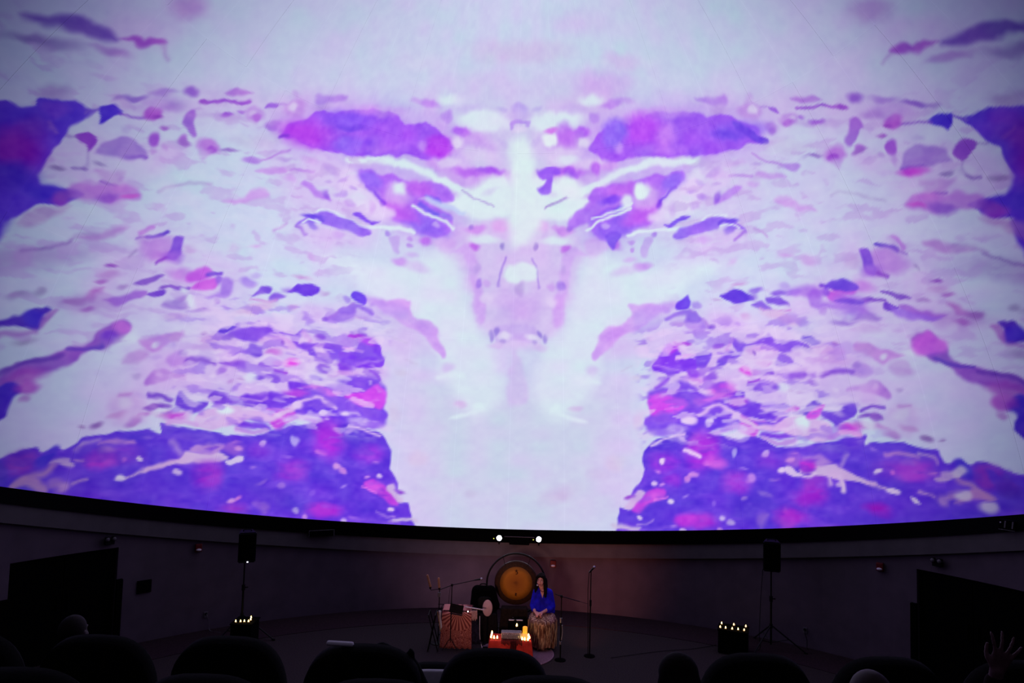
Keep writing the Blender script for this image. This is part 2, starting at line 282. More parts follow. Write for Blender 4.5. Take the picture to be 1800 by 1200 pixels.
(2,35,0.85,0.22,[65.26,41.49,64.03,42.27,65,41.28]),
(2,36,0.6,0.22,[-64.43,39.85,-63.94,40.14,-64.27,39.66]),
(2,36,0.6,0.21,[67.02,40.4,66.47,40.7,66.84,40.22]),
(2,37,0.7,0.29,[-60.1,42.98,-58.9,43.68,-59.86,42.74]),
(2,37,0.7,0.28,[62.31,43.58,61.04,44.29,62.05,43.36]),
(2,38,0.6,0.8,[-59.84,41.67,-57.46,42.89,-59.26,40.98]),
(2,38,0.6,0.78,[62,42.31,59.46,43.52,61.34,41.62]),
(0,39,1,0.22,[-66,34.7,-65.4,35.3,-64.7,35.5,-63.4,35.1,-63.5,34.3,-63.8,33.7,-64.6,34.1]),
(0,39,1,0.21,[68.7,35.2,68.1,35.8,67.3,36.1,65.9,35.7,66,34.9,66.4,34.2,67.3,34.7]),
(1,40,0.6,0.27,[0.27,-66.73,34.17,-65.64,34.66]),
(1,40,0.6,0.26,[0.26,69.6,34.65,68.39,35.19]),
(1,41,0.4,0.33,[0.33,-63.85,33.75,-63.12,32.92,-63.31,32.15]),
(1,41,0.4,0.32,[0.32,66.45,34.31,65.68,33.47,65.92,32.68]),
(1,41,0.7,0.22,[0.33,-63.19,32.28,-64.24,31.53]),
(1,41,0.7,0.21,[0.32,65.77,32.82,66.95,32.03]),
(2,42,0.7,0.21,[-65.54,30.78,-64.81,31.02,-65.42,30.52]),
(2,42,0.7,0.21,[68.38,31.24,67.59,31.49,68.26,30.97]),
(2,43,0.75,0.22,[-61.77,33.41,-61,33.52,-61.71,33.19]),
(2,43,0.75,0.22,[64.18,33.98,63.34,34.09,64.13,33.75]),
(0,44,0.85,0.34,[-62.8,34.2,-62.6,35.8,-61.4,36.8,-59.6,37.1,-57.6,36.2,-57.8,35.8,-59.4,35.2,-61,34.7]),
(0,44,0.85,0.33,[65.3,34.8,65,36.4,63.6,37.4,61.7,37.8,59.6,36.8,59.8,36.3,61.5,35.7,63.3,35.3]),
(1,45,0.7,0.23,[0.29,-59.89,35.32,-57.59,36.09]),
(1,45,0.7,0.23,[0.28,62.06,35.92,59.55,36.68]),
(2,46,1,0.29,[-57.98,38.14,-57.43,38.41,-57.45,37.41]),
(2,46,1,0.29,[59.94,38.78,59.34,39.04,59.38,38.03]),
(2,47,0.6,0.3,[-56.28,37.97,-55.84,38.17,-56.05,37.65]),
(2,47,0.6,0.29,[58.12,38.57,57.65,38.77,57.88,38.24]),
(2,48,0.4,0.34,[-61.2,37.63,-60.68,37.91,-60.97,37.34]),
(2,48,0.4,0.33,[63.44,38.28,62.87,38.55,63.2,37.98]),
(2,49,0.9,0.3,[-54.74,39.74,-54.21,39.98,-54.51,39.42]),
(2,49,0.9,0.29,[56.49,40.35,55.95,40.59,56.25,40.02]),
(2,50,0.6,0.29,[-57.22,36.96,-56.91,37.11,-57,36.65]),
(2,50,0.6,0.29,[59.14,37.56,58.81,37.71,58.91,37.23]),
(0,51,0.65,0.51,[-62.2,32.7,-60.4,33.2,-58.9,34,-58.6,32.7,-59.8,31.8,-61.1,32.1]),
(0,51,0.65,0.5,[64.7,33.2,62.7,33.8,61,34.6,60.8,33.2,62.2,32.3,63.5,32.6]),
(1,52,0.8,0.23,[0.28,-60.74,31.76,-58.91,32.22]),
(1,52,0.8,0.22,[0.28,63.16,32.26,61.16,32.71]),
(0,53,0.8,0.46,[-63.5,30,-61.6,31.2,-59.3,32.1,-57.4,33,-56.1,32.5,-56,31.7,-57.4,30.9,-58.4,30.1,-60.1,29.9,-61.8,29.2,-62.9,29]),
(0,53,0.8,0.44,[66.2,30.4,64.1,31.7,61.6,32.6,59.5,33.5,58.1,32.9,58.1,32.1,59.7,31.3,60.8,30.5,62.6,30.3,64.4,29.6,65.6,29.4]),
(2,54,0.9,0.4,[-59.16,30.48,-57.97,31.15,-58.84,30.03]),
(2,54,0.9,0.39,[61.54,30.9,60.22,31.57,61.23,30.42]),
(2,55,0.9,0.23,[-56.99,31.87,-56.32,32.35,-56.77,31.63]),
(2,55,0.9,0.23,[59.12,32.29,58.38,32.78,58.91,32.04]),
(2,56,0.6,0.58,[-58.23,32.2,-57.06,32.73,-57.9,31.67]),
(2,56,0.6,0.57,[60.43,32.67,59.14,33.19,60.11,32.1]),
(2,57,0.7,0.44,[-63.49,28.88,-62.55,29.35,-63.18,28.38]),
(2,57,0.7,0.42,[66.25,29.3,65.23,29.77,65.95,28.78]),
(0,58,0.55,0.48,[-66.3,24.3,-65.4,26.4,-63.7,27.3,-62,28.3,-63.3,26.4,-65,24.6]),
(0,58,0.55,0.46,[69.3,24.6,68.3,26.7,66.5,27.7,64.7,28.7,66.2,26.7,67.9,24.9]),
(1,59,0.7,0.31,[0.37,-54.37,33.77,-53.11,34.59,-49.99,36.21,-48.51,36.57]),
(1,59,0.7,0.3,[0.36,56.24,34.2,54.89,35.01,51.64,36.62,50.16,36.96]),
(0,60,0.75,0.41,[-60,25.5,-58.1,26.9,-57.2,27.8,-55.8,28.5,-55.8,28,-57,26.8,-58.5,25.7]),
(0,60,0.75,0.39,[62.8,25.8,60.6,27.1,59.6,28.1,58.2,28.7,58.1,28.2,59.5,27,61.1,26]),
(1,61,0.6,0.38,[0.33,-64.25,22.11,-62.64,23.13,-60.57,24.91]),
(1,61,0.6,0.37,[0.31,67.14,22.39,65.52,23.38,63.36,25.15]),
(2,62,0.5,1.18,[-63.03,22.08,-57.54,25.1,-62.48,21.2]),
(2,62,0.5,1.14,[65.91,22.34,60.19,25.29,65.33,21.45]),
(1,63,0.5,0.45,[0.4,-60.79,25.08,-59.4,26.2,-58.29,26.66]),
(1,63,0.5,0.44,[0.38,63.58,25.33,62.08,26.45,60.89,26.91]),
(0,64,0.9,0.3,[-54,28.5,-53.6,29.6,-52.9,30.1,-52.6,29.8,-53.1,29.2,-53.5,28.2]),
(0,64,0.9,0.3,[56.3,28.7,55.8,29.8,55,30.3,54.6,30,55.2,29.4,55.7,28.4]),
(1,65,1,0.25,[0.43,-52.76,28.56,-51.82,29.05,-50.95,29.86]),
(1,65,1,0.24,[0.42,54.92,28.75,53.91,29.24,52.95,30.06]),
(1,52,0.7,0.24,[0.24,-53.8,27.74,-52.78,28.61]),
(1,52,0.7,0.24,[0.24,56.08,27.93,54.95,28.81]),
(2,66,0.85,0.74,[-51.05,27.75,-48.76,28.57,-50.46,26.45]),
(2,66,0.85,0.73,[53.2,27.9,50.77,28.71,52.67,26.58]),
(0,67,1,0.25,[-49.8,29.7,-48.7,30,-48.4,28.9,-48.3,27.9,-48.9,27.1,-49.6,27.1,-49.6,28.3]),
(0,67,1,0.25,[51.7,29.9,50.7,30.1,50.4,29.1,50.3,28,51,27.2,51.7,27.2,51.7,28.4]),
(2,68,0.7,0.5,[-49.02,27.5,-47.86,27.9,-48.76,26.89]),
(2,68,0.7,0.49,[51.11,27.63,49.88,28.03,50.87,27.02]),
(1,69,0.9,0.25,[0.37,-50.54,26.14,-49.71,27.05]),
(1,69,0.9,0.24,[0.37,52.78,26.27,51.85,27.18]),
(2,70,0.9,0.24,[-55.15,24.14,-54.61,24.29,-55.07,23.91]),
(2,70,0.9,0.23,[57.74,24.29,57.16,24.44,57.66,24.06]),
(2,71,0.6,0.35,[-54.94,23.23,-54.13,23.52,-54.79,22.89]),
(2,71,0.6,0.34,[57.55,23.38,56.68,23.66,57.4,23.04]),
(2,72,0.75,0.23,[-55.44,22.39,-54.86,22.6,-55.34,22.16]),
(2,72,0.75,0.23,[58.08,22.55,57.48,22.75,57.98,22.33]),
(2,63,0.6,0.24,[-53.07,22.63,-52.69,22.94,-52.9,22.44]),
(2,63,0.6,0.23,[55.59,22.78,55.18,23.09,55.41,22.6]),
(1,73,0.55,0.3,[0.3,-53.9,25.88,-53.69,26.63]),
(1,73,0.55,0.29,[0.29,56.32,26.03,56.05,26.79]),
(0,74,0.95,0.19,[-52.2,23.3,-51.4,24.1,-50.3,24.7,-49.3,25.1,-49.3,24.8,-50.3,24,-51.3,23.4]),
(0,74,0.95,0.18,[54.7,23.5,53.8,24.2,52.6,24.8,51.5,25.3,51.5,24.9,52.6,24.2,53.7,23.6]),
(1,74,1,0.25,[0.38,-49.07,23.83,-48.11,24.28,-45.97,24.73]),
(1,74,1,0.25,[0.37,51.33,23.97,50.31,24.42,48.06,24.88]),
(0,75,1,0.19,[-50.5,22.6,-49.8,23.1,-48.9,23.6,-48.5,23,-49.2,22.6,-49.9,22.5]),
(0,75,1,0.18,[52.8,22.8,52.1,23.3,51.2,23.8,50.8,23.2,51.5,22.7,52.2,22.7]),
(0,76,0.9,0.36,[-54.7,20.4,-53.7,21.2,-52.4,21.9,-51.7,22.6,-50.6,23,-50.5,22.4,-51.5,21.4,-52.8,20.5,-54,20.3]),
(0,76,0.9,0.35,[57.3,20.6,56.3,21.3,54.8,22,54.1,22.8,53,23.1,52.9,22.5,53.9,21.6,55.3,20.7,56.6,20.5]),
(0,77,0.75,0.4,[-58.4,19.3,-57.3,19.7,-56.3,20.4,-56,21.2,-55,21.8,-55.4,20.7,-55.5,20,-56.6,19.5,-57.9,18.9]),
(0,77,0.75,0.39,[61.1,19.5,60,19.9,59,20.6,58.7,21.4,57.7,21.9,58,20.9,58.1,20.3,59.2,19.7,60.5,19.1]),
(2,78,0.7,0.34,[-57.43,19.29,-56.51,19.62,-57.27,18.9]),
(2,78,0.7,0.33,[60.11,19.53,59.16,19.84,59.92,19.16]),
(2,79,0.85,0.29,[-55.87,19,-55.12,19.33,-55.74,18.73]),
(2,79,0.85,0.28,[58.47,19.26,57.7,19.57,58.31,19]),
(2,80,0.5,0.87,[-56.25,19.45,-53.71,20.31,-55.88,18.55]),
(2,80,0.5,0.84,[58.88,19.68,56.25,20.52,58.44,18.83]),
(2,42,0.5,0.37,[-62.66,18.06,-61.71,18.53,-62.49,17.76]),
(2,42,0.5,0.36,[65.31,18.42,64.4,18.85,65.12,18.14]),
(2,81,0.5,0.33,[-61.14,19.13,-60.63,19.32,-61,18.81]),
(2,81,0.5,0.32,[63.88,19.41,63.38,19.59,63.71,19.1]),
(0,82,1,0.32,[-65.9,13.6,-63.8,14.9,-62.5,15.9,-61.4,16.7,-60.8,17.6,-60.1,17.8,-59.7,18.1,-59.1,17.9,-59.4,17.4,-59.8,17.1,-59.7,16.2,-59.9,15.5,-61.2,15.4,-62.7,14.9,-63.5,14.4,-65.6,12.9]),
(0,82,1,0.31,[67.9,14.5,66,15.5,64.9,16.4,63.9,17.1,63.5,18,62.8,18.1,62.3,18.4,61.7,18.3,62,17.8,62.3,17.5,62.1,16.6,62.3,15.9,63.5,15.9,64.9,15.5,65.7,15,67.5,13.8]),
(2,23,1,0.49,[-60.6,16.51,-59.63,16.84,-60.3,15.76]),
(2,23,1,0.47,[63.08,16.93,62.14,17.23,62.68,16.23]),
(0,83,0.75,0.33,[-59.8,16.9,-59,17.9,-58.3,17.9,-58.9,17,-59.6,15.8]),
(0,83,0.75,0.32,[62.3,17.3,61.6,18.2,60.9,18.2,61.4,17.3,62,16.2]),
(1,84,0.7,0.37,[0.53,-64.52,12.81,-63.07,13.88,-61.68,14.52,-59.92,15.4]),
(1,84,0.7,0.36,[0.51,66.38,13.66,65.15,14.57,63.87,15.12,62.25,15.9]),
(2,85,0.45,0.43,[-60.56,14.11,-59.73,14.57,-60.39,13.82]),
(2,85,0.45,0.42,[62.68,14.73,61.92,15.13,62.45,14.45]),
(0,86,0.9,0.4,[-63.7,7.9,-61.9,10.1,-61.2,11.1,-59.5,12.4,-57.6,13.4,-56.2,14.6,-54.7,15.4,-54.1,16.2,-54,17,-53.3,18.3,-52.5,19,-51.3,19.2,-50.7,18.6,-51.3,17.4,-52.2,16.3,-52.6,15.7,-53.7,15.3,-54.4,14.5,-55.1,13.2,-56.5,12.2,-58.5,11.3,-60.3,10.1,-61.5,8.9,-63.4,6.9]),
(0,86,0.9,0.39,[64.6,9.2,63.2,11.1,62.8,12.1,61.3,13.2,59.5,14.1,58.3,15.1,56.9,15.9,56.3,16.6,56.3,17.3,55.7,18.6,55,19.3,53.6,19.4,53,18.9,53.6,17.8,54.3,16.7,54.7,16.1,55.8,15.8,56.4,15.1,56.9,13.8,58.2,12.9,60.1,12.2,61.6,11.1,62.6,10.1,64,8.3]),
(1,87,0.95,0.29,[0.41,-56.24,14.35,-54.56,15.03,-52.88,15.9]),
(1,87,0.95,0.28,[0.4,58.3,14.91,56.65,15.55,55.02,16.36]),
(1,88,0.85,0.33,[0.49,-62.01,10.34,-59.42,12.26,-56.56,13.58]),
(1,88,0.85,0.32,[0.48,63.38,11.37,61.17,13.03,58.49,14.21]),
(2,89,1,0.42,[-52.61,17.07,-52.09,17.65,-52.14,16.65]),
(2,89,1,0.41,[54.87,17.46,54.38,18,54.32,17.07]),
(2,90,0.85,0.42,[-51.75,18.44,-50.62,18.37,-51.75,17.82]),
(2,90,0.85,0.41,[54.08,18.75,52.87,18.7,54.03,18.17]),
(2,91,0.75,0.49,[-59.35,10.8,-57.41,11.86,-59.01,10.21]),
(2,91,0.75,0.48,[60.79,11.72,59.03,12.65,60.31,11.18]),
(0,92,1,0.31,[-63,5.6,-61.9,8.4,-61,9.7,-60.1,10.1,-59.2,9.8,-59.3,9.1,-59.9,8.3,-59.9,7.2,-60,6.3,-62.4,3.9]),
(0,92,1,0.31,[63.3,7.1,62.8,9.6,62.2,10.7,61.4,11.1,60.4,10.8,60.3,10.2,60.8,9.5,60.5,8.5,60.4,7.6,62.4,5.5]),
(2,93,0.8,0.49,[-58.79,9.78,-57.75,10.28,-58.47,9.17]),
(2,93,0.8,0.48,[59.99,10.79,59.03,11.22,59.52,10.23]),
(2,94,0.6,0.32,[-58.8,8.49,-58.31,8.86,-58.6,8.21]),
(2,94,0.6,0.32,[59.71,9.62,59.28,9.94,59.44,9.36]),
(0,95,0.65,0.49,[-50.3,14.6,-50.1,15.7,-49.1,16.6,-48,16.4,-48.4,15.5,-49.1,14.8]),
(0,95,0.65,0.48,[52.1,15.2,52,16.2,51.1,17.1,49.9,16.8,50.2,16,50.9,15.3]),
(0,96,0.8,0.38,[-49.6,17.3,-48.6,18,-46.8,18.8,-44.9,19.8,-44.7,19.1,-45.9,18.1,-46.6,17.2,-47.5,16.7,-48.5,16.8]),
(0,96,0.8,0.37,[51.7,17.7,50.7,18.3,48.9,19.1,46.9,20.1,46.7,19.5,47.9,18.5,48.6,17.6,49.4,17.1,50.5,17.3]),
(2,97,0.7,0.31,[-47.58,17.43,-47.14,17.55,-47.47,17.13]),
(2,97,0.7,0.31,[49.57,17.84,49.12,17.95,49.44,17.55]),
(0,98,0.9,0.38,[-45.9,16.2,-45.3,17.2,-44.2,17.6,-43.7,16.1,-45.1,15.6]),
(0,98,0.9,0.38,[47.7,16.7,47.1,17.6,46,18,45.3,16.6,46.8,16.1]),
(0,99,0.85,0.32,[-47.6,13,-47.1,14.2,-46,15.1,-44.8,14.8,-43.2,14.9,-43.1,14.3,-44.9,14.1,-46.1,13.3,-47.1,12.7]),
(0,99,0.85,0.31,[49.1,13.6,48.7,14.8,47.6,15.6,46.4,15.4,44.8,15.4,44.6,14.9,46.5,14.6,47.6,13.9,48.5,13.4]),
(2,0,0.8,0.25,[-46.13,14.26,-45.76,14.34,-46.04,13.95]),
(2,0,0.8,0.25,[47.7,14.82,47.33,14.9,47.56,14.53]),
(2,100,0.45,0.25,[-48.57,13.54,-48.15,13.64,-48.5,13.3]),
(2,100,0.45,0.24,[50.14,14.17,49.72,14.26,50.02,13.94]),
(2,97,0.6,0.55,[-50.64,17.32,-49.44,17.66,-50.45,16.78]),
(2,97,0.6,0.54,[52.8,17.71,51.57,18.04,52.55,17.2]),
(2,101,0.9,0.41,[-57.33,44.55,-56.64,45.04,-56.89,44.19]),
(2,101,0.9,0.4,[59.38,45.16,58.67,45.65,58.89,44.82]),
(1,102,0.95,0.18,[0.36,-55.46,44.37,-53.86,44.97,-51.77,45.97,-49.1,46.88]),
(1,102,0.95,0.18,[0.36,57.39,44.99,55.73,45.59,53.6,46.59,50.89,47.5]),
(2,103,1,0.24,[-55.08,44.48,-54.39,44.8,-54.86,44.22]),
(2,103,1,0.23,[56.99,45.1,56.28,45.42,56.75,44.85]),
(0,104,0.85,0.3,[-53.3,46.1,-52.3,47.2,-50.6,47.6,-49.2,47.9,-49.9,47.3,-51.8,46.6]),
(0,104,0.85,0.3,[55.2,46.7,54.2,47.8,52.5,48.2,51,48.6,51.7,47.9,53.6,47.2]),
(2,105,1,0.18,[-51.12,44.44,-50.3,44.74,-50.97,44.21]),
(2,105,1,0.18,[52.87,45.05,52.04,45.36,52.71,44.83]),
(2,106,0.75,0.25,[-49.42,45.51,-48.89,45.72,-49.25,45.29]),
(2,106,0.75,0.24,[51.18,46.13,50.65,46.34,51,45.9]),
(2,107,0.65,0.38,[-47.54,46.04,-46.19,46.35,-47.24,45.37]),
(2,107,0.65,0.37,[49.29,46.66,47.94,46.97,48.97,45.98]),
(2,108,0.85,0.31,[-47.13,45.76,-46.59,45.97,-46.88,45.42]),
(2,108,0.85,0.31,[48.87,46.37,48.33,46.58,48.62,46.03]),
(2,2,0.6,0.25,[-48.01,46,-47.63,46.15,-47.84,45.78]),
(2,2,0.6,0.25,[49.76,46.62,49.38,46.77,49.59,46.39]),
(0,109,0.95,0.19,[-46.6,47.1,-46.3,48,-45.4,48.3,-45,48.1,-45.9,47.5]),
(0,109,0.95,0.19,[48.4,47.7,48.1,48.6,47.2,48.9,46.8,48.7,47.7,48.1]),
(1,110,0.6,0.19,[0.19,-45.37,48.17,-43.96,48.67]),
(1,110,0.6,0.19,[0.19,47.16,48.79,45.75,49.3]),
(2,111,0.75,0.45,[-42.09,48.73,-40.35,49.3,-41.47,47.85]),
(2,111,0.75,0.44,[43.87,49.36,42.13,49.93,43.26,48.47]),
(2,2,0.9,0.38,[-42.65,48.76,-41.88,49.02,-42.31,48.3]),
(2,2,0.9,0.38,[44.43,49.39,43.66,49.65,44.09,48.92]),
(1,112,0.5,0.51,[0.51,-43.35,50.12,-41.65,49.6]),
(1,112,0.5,0.5,[0.5,45.14,50.75,43.43,50.23]),
(2,113,0.75,0.38,[-44.31,46.01,-43.35,46.61,-43.83,45.61]),
(2,113,0.75,0.38,[46.06,46.62,45.12,47.22,45.58,46.22]),
(2,114,0.8,0.32,[-44.27,45.51,-43.54,45.77,-44.03,45.16]),
(2,114,0.8,0.32,[46.02,46.12,45.3,46.37,45.78,45.76]),
(0,76,0.9,0.3,[-56,41.4,-56.3,42.5,-55.9,43.1,-55,42.9,-54,41.7,-53.1,40.8,-54,40.4,-55.3,41.1]),
(0,76,0.9,0.29,[57.9,42,58.2,43.2,57.8,43.7,56.8,43.5,55.7,42.4,54.8,41.4,55.7,41,57.1,41.8]),
(2,115,0.55,0.46,[-58.02,42.25,-56.86,42.82,-57.64,41.8]),
(2,115,0.55,0.46,[60.03,42.89,58.81,43.46,59.61,42.44]),
(2,116,0.4,0.31,[-51.64,44,-48.23,45.23,-51.45,43.72]),
(2,116,0.4,0.3,[53.39,44.61,49.97,45.85,53.19,44.33]),
(0,117,0.85,0.39,[-39.3,50.3,-39.6,51.3,-37.6,51.7,-35.8,52.3,-34.6,52.4,-35.3,51.6,-37.6,50.8]),
(0,117,0.85,0.39,[41.1,51,41.4,52,39.3,52.3,37.4,52.9,36.2,53,37,52.3,39.3,51.4]),
(2,118,0.5,0.52,[-37.65,50.12,-36.36,50.5,-37.29,49.58]),
(2,118,0.5,0.52,[39.41,50.74,38.09,51.11,39.06,50.2]),
(0,119,1,0.27,[-42.8,44.8,-42.1,45.7,-42.2,46.6,-41.6,47.2,-39.6,48.2,-38.7,49.2,-37.3,49.9,-35.4,50,-34.2,50.7,-30.8,51.8,-26.6,52.4,-24.2,52.2,-23.1,51.7,-20.7,52,-18.6,52.6,-16.7,52,-15.2,51.4,-13.4,50.6,-12.7,49.8,-13.9,49.2,-15.1,47.8,-16.5,47.7,-18.7,47.9,-21.4,47.9,-24.3,47.2,-27.2,46.6,-30.2,46.3,-32.9,45.6,-35.9,45.4,-38.3,45.2,-39.9,45.4,-41.6,44.9]),
(0,119,1,0.27,[44.6,45.4,43.9,46.3,44,47.2,43.4,47.9,41.4,48.8,40.5,49.9,39,50.5,37.1,50.7,35.9,51.3,32.5,52.3,28.1,52.9,25.7,52.7,24.5,52.2,22,52.5,19.8,53,17.9,52.4,16.4,51.8,14.6,50.9,13.9,50.1,15.3,49.5,16.6,48.1,18,48,20.2,48.3,23,48.3,26.1,47.6,29.1,47.2,32.1,46.8,34.9,46.2,37.8,46,40.1,45.8,41.7,46,43.4,45.5]),
(2,120,0.95,1.32,[-38.98,46.39,-35.04,46.89,-38.58,44.94]),
(2,121,0.9,0.91,[40.28,47.81,44.62,47.02,39.98,46.91]),
(2,122,0.85,0.46,[39.7,47.69,42.15,47.01,39.46,47.25]),
(2,123,0.95,1.37,[24.82,51.34,28.57,50.72,24.21,49.58]),
(2,124,0.75,0.95,[28.65,49.86,29.96,49.44,27.58,48.29]),
(2,125,0.8,0.94,[33.5,47.62,36.64,46.9,33.01,46.51]),
(2,126,0.9,0.83,[19.29,51.56,21.38,50.78,17.9,49.98]),
(2,127,0.85,0.94,[-32.1,50.03,-27.46,50.91,-31.65,49.06]),
(2,128,0.9,0.34,[-31.64,49.2,-29.46,49.6,-31.5,48.88]),
(2,129,0.8,0.68,[-31.11,47.15,-28.64,47.72,-30.61,46.11]),
(2,130,0.9,0.55,[-27.88,47.67,-26.71,47.92,-27.47,46.74]),
(2,131,0.7,1.25,[-23.2,49.89,-17.82,50.11,-22.99,48.22]),
(2,132,0.9,0.85,[-15.41,49.76,-12.94,50.04,-15.05,48.42]),
(2,133,0.6,0.69,[-26.1,47.75,-23.12,48.31,-25.88,47.21]),
(2,133,0.6,0.69,[27.89,48.27,24.8,48.79,27.69,47.72]),
(2,134,0.7,0.56,[-18.4,49.43,-17.56,49.55,-18.23,48.88]),
(2,134,0.7,0.56,[19.86,49.83,18.98,49.93,19.72,49.27]),
(2,135,0.6,0.6,[-28.71,52.03,-23.59,52.86,-28.45,51.45]),
(2,135,0.6,0.6,[30.27,52.59,24.97,53.35,30.05,52]),
(1,136,0.9,0.26,[0.39,-42.47,44.9,-41.19,45.54]),
(1,137,1,0.26,[0.58,42.65,47,43.18,46.21,44.33,45.51]),
(0,138,0.9,0.26,[40.3,48.8,41.7,48.5,42.9,47.4,43.6,46.3,44.1,45.5,43.1,45.8,42,46.9]),
(2,139,0.9,0.34,[-18.84,54.78,-16.73,54.67,-18.9,54.37]),
(2,139,0.9,0.34,[19.93,55.19,17.76,55.04,20.02,54.78]),
(2,140,0.6,0.34,[-21.84,54.75,-20.71,54.92,-21.69,54.42]),
(2,140,0.6,0.34,[23.03,55.21,21.85,55.37,22.9,54.88]),
(2,141,0.9,0.41,[-14.7,53.55,-13.56,53.67,-14.49,52.86]),
(2,141,0.9,0.41,[15.74,53.88,14.55,53.98,15.57,53.19]),
(2,142,1,0.35,[-11.38,52.05,-9.45,52.11,-11.33,51.41]),
(2,142,1,0.35,[12.42,52.31,10.43,52.32,12.41,51.67]),
(2,143,0.85,1.14,[-8.92,50.62,-5.14,50.86,-8.65,49.05]),
(2,143,0.85,1.13,[9.98,50.81,6.08,50.97,9.8,49.23]),
(2,144,1,0.49,[-11.87,50.72,-10.65,50.83,-11.71,50.02]),
(2,144,1,0.49,[13.01,50.98,11.75,51.07,12.89,50.27]),
(2,97,0.95,0.55,[-14.91,55.69,-12.64,55.93,-14.71,55.09]),
(2,97,0.95,0.54,[15.81,56.03,13.46,56.22,15.64,55.42]),
(2,97,1,0.63,[-7.18,53.72,-1.75,53.79,-7.07,52.46]),
(2,97,1,0.63,[7.99,53.88,2.47,53.84,7.97,52.62]),
(2,145,0.5,0.55,[-10.46,55.08,-7.92,55.54,-10.16,54.56]),
(2,145,0.5,0.55,[11.27,55.33,8.64,55.73,11,54.79]),
(2,146,0.7,0.41,[0.44,55.47,2.15,55.48,0.46,54.85]),
(2,146,0.7,0.41,[0.18,55.46,-1.53,55.43,0.19,54.84]),
(2,147,0.8,0.28,[-3.46,55.44,-2.56,55.24,-3.64,55.18]),
(2,147,0.8,0.28,[4.11,55.52,3.21,55.3,4.3,55.27]),
(1,148,0.9,0.28,[0.49,-1.47,53.34,-1.04,53.84,2.28,53.88]),
(1,148,0.9,0.28,[0.49,2.22,53.37,1.75,53.87,-1.58,53.83]),
(2,2,0.9,0.28,[0.54,52.89,1.94,52.9,0.55,52.53]),
(2,2,0.9,0.28,[0.21,52.87,-1.19,52.86,0.22,52.52]),
(2,145,0.5,0.56,[0.47,54.64,2.63,54.65,0.49,54.08]),
(2,145,0.5,0.56,[0.19,54.63,-1.98,54.59,0.2,54.07]),
(2,149,0.6,0.43,[-2.81,51.32,-1.82,50.85,-3.21,50.97]),
(2,149,0.6,0.43,[3.69,51.38,2.71,50.88,4.12,51.04]),
(0,150,0.85,0.65,[-16.1,47.6,-14,48.4,-11.8,48.3,-8.5,48.1,-6.3,47.5,-3.1,47.9,-1.2,47.2,-3,46.5,-6.1,46.7,-7.9,45.6,-9.5,45.1,-12.4,46]),
(0,150,0.85,0.65,[17.6,47.9,15.3,48.7,13.1,48.6,9.7,48.3,7.4,47.7,4.1,47.9,2.3,47.2,4.1,46.6,7.4,46.8,9.2,45.7,10.9,45.3,13.8,46.3]),
(0,151,0.4,0.58,[-17.3,43.1,-14.5,46.1,-11.3,45.8,-5.8,43.5,-10.9,43.9,-14.1,44.7]),
(0,151,0.4,0.58,[19.2,43.4,16,46.4,12.7,46,7.2,43.6,12.5,44,15.8,44.9]),
(2,152,0.95,0.43,[-8.88,47.22,-5.9,47.31,-8.83,46.64]),
(2,152,0.95,0.43,[10.16,47.38,7.09,47.41,10.14,46.8]),
(2,153,1,0.36,[-4.97,47.62,-2.94,47.64,-4.96,47.18]),
(2,153,1,0.36,[6.11,47.7,4.03,47.68,6.12,47.26]),
(2,2,0.8,0.57,[-12.79,48.03,-10.12,48.12,-12.73,47.38]),
(2,2,0.8,0.57,[14.15,48.29,11.38,48.33,14.13,47.63]),
(2,2,0.8,0.72,[-7.84,49.47,-4.77,49.31,-7.94,48.47]),
(2,2,0.8,0.71,[8.94,49.64,5.81,49.4,9.11,48.62]),
(2,154,0.7,0.43,[-15.85,47.38,-14.3,47.19,-15.97,46.88]),
(2,154,0.7,0.43,[17.36,47.71,15.77,47.48,17.52,47.21]),
(0,155,1,0.59,[-7.2,45.3,-5.1,46.7,-2.5,47.1,-1.1,45.9,-0.7,42.6,-2.4,41.7,-5.5,41.2,-8.5,41.5,-11.2,42.4,-12.5,43.1,-8.8,44.6]),
(0,155,1,0.59,[8.6,45.4,6.3,46.8,3.6,47.1,2.3,45.9,2.1,42.6,3.8,41.7,7,41.2,10.1,41.5,12.8,42.5,14.1,43.2,10.2,44.7]),
(1,97,1,0.43,[0.92,-30.61,45.45,-27.97,45.97,-23.08,46.79,-19.86,46.6,-16.61,46.26,-13.27,45.41,-10.22,44.61]),
(1,97,1,0.42,[0.92,32.56,46,29.88,46.5,24.86,47.26,21.56,47,18.22,46.59,14.82,45.66,11.7,44.77]),
(1,97,1,0.44,[0.66,-13.27,45.41,-8.98,44.56,-5.97,43.44]),
(1,97,1,0.44,[0.66,14.82,45.66,10.42,44.7,7.38,43.5]),
(1,156,0.85,0.22,[0.22,-9.5,44.6,-6.83,43.83,-3.8,43.03]),
(1,156,0.85,0.22,[0.22,10.96,44.74,8.24,43.91,5.17,43.04]),
(2,157,0.4,0.44,[-4.69,44.99,-3.56,45.35,-4.44,44.59]),
(2,157,0.4,0.44,[5.98,45.04,4.79,45.38,5.75,44.63]),
(0,158,1,0.36,[-28.5,44.5,-26.6,45.1,-25.2,44.7,-22.6,45.3,-19.3,44.8,-17.3,45.1,-14.2,45.1,-12,44.3,-11.2,43.5,-12.7,42.7,-15.8,43,-17.3,42.9,-14.7,42.4,-11.5,41.5,-10.8,40.3,-11.6,38.9,-13.3,38,-15.3,38.6,-16.9,39.3,-19.8,39.3,-21.4,39.9,-21.1,40.7,-22.2,41.1,-23.3,42.1,-24.7,42.8,-26.8,43.1]),
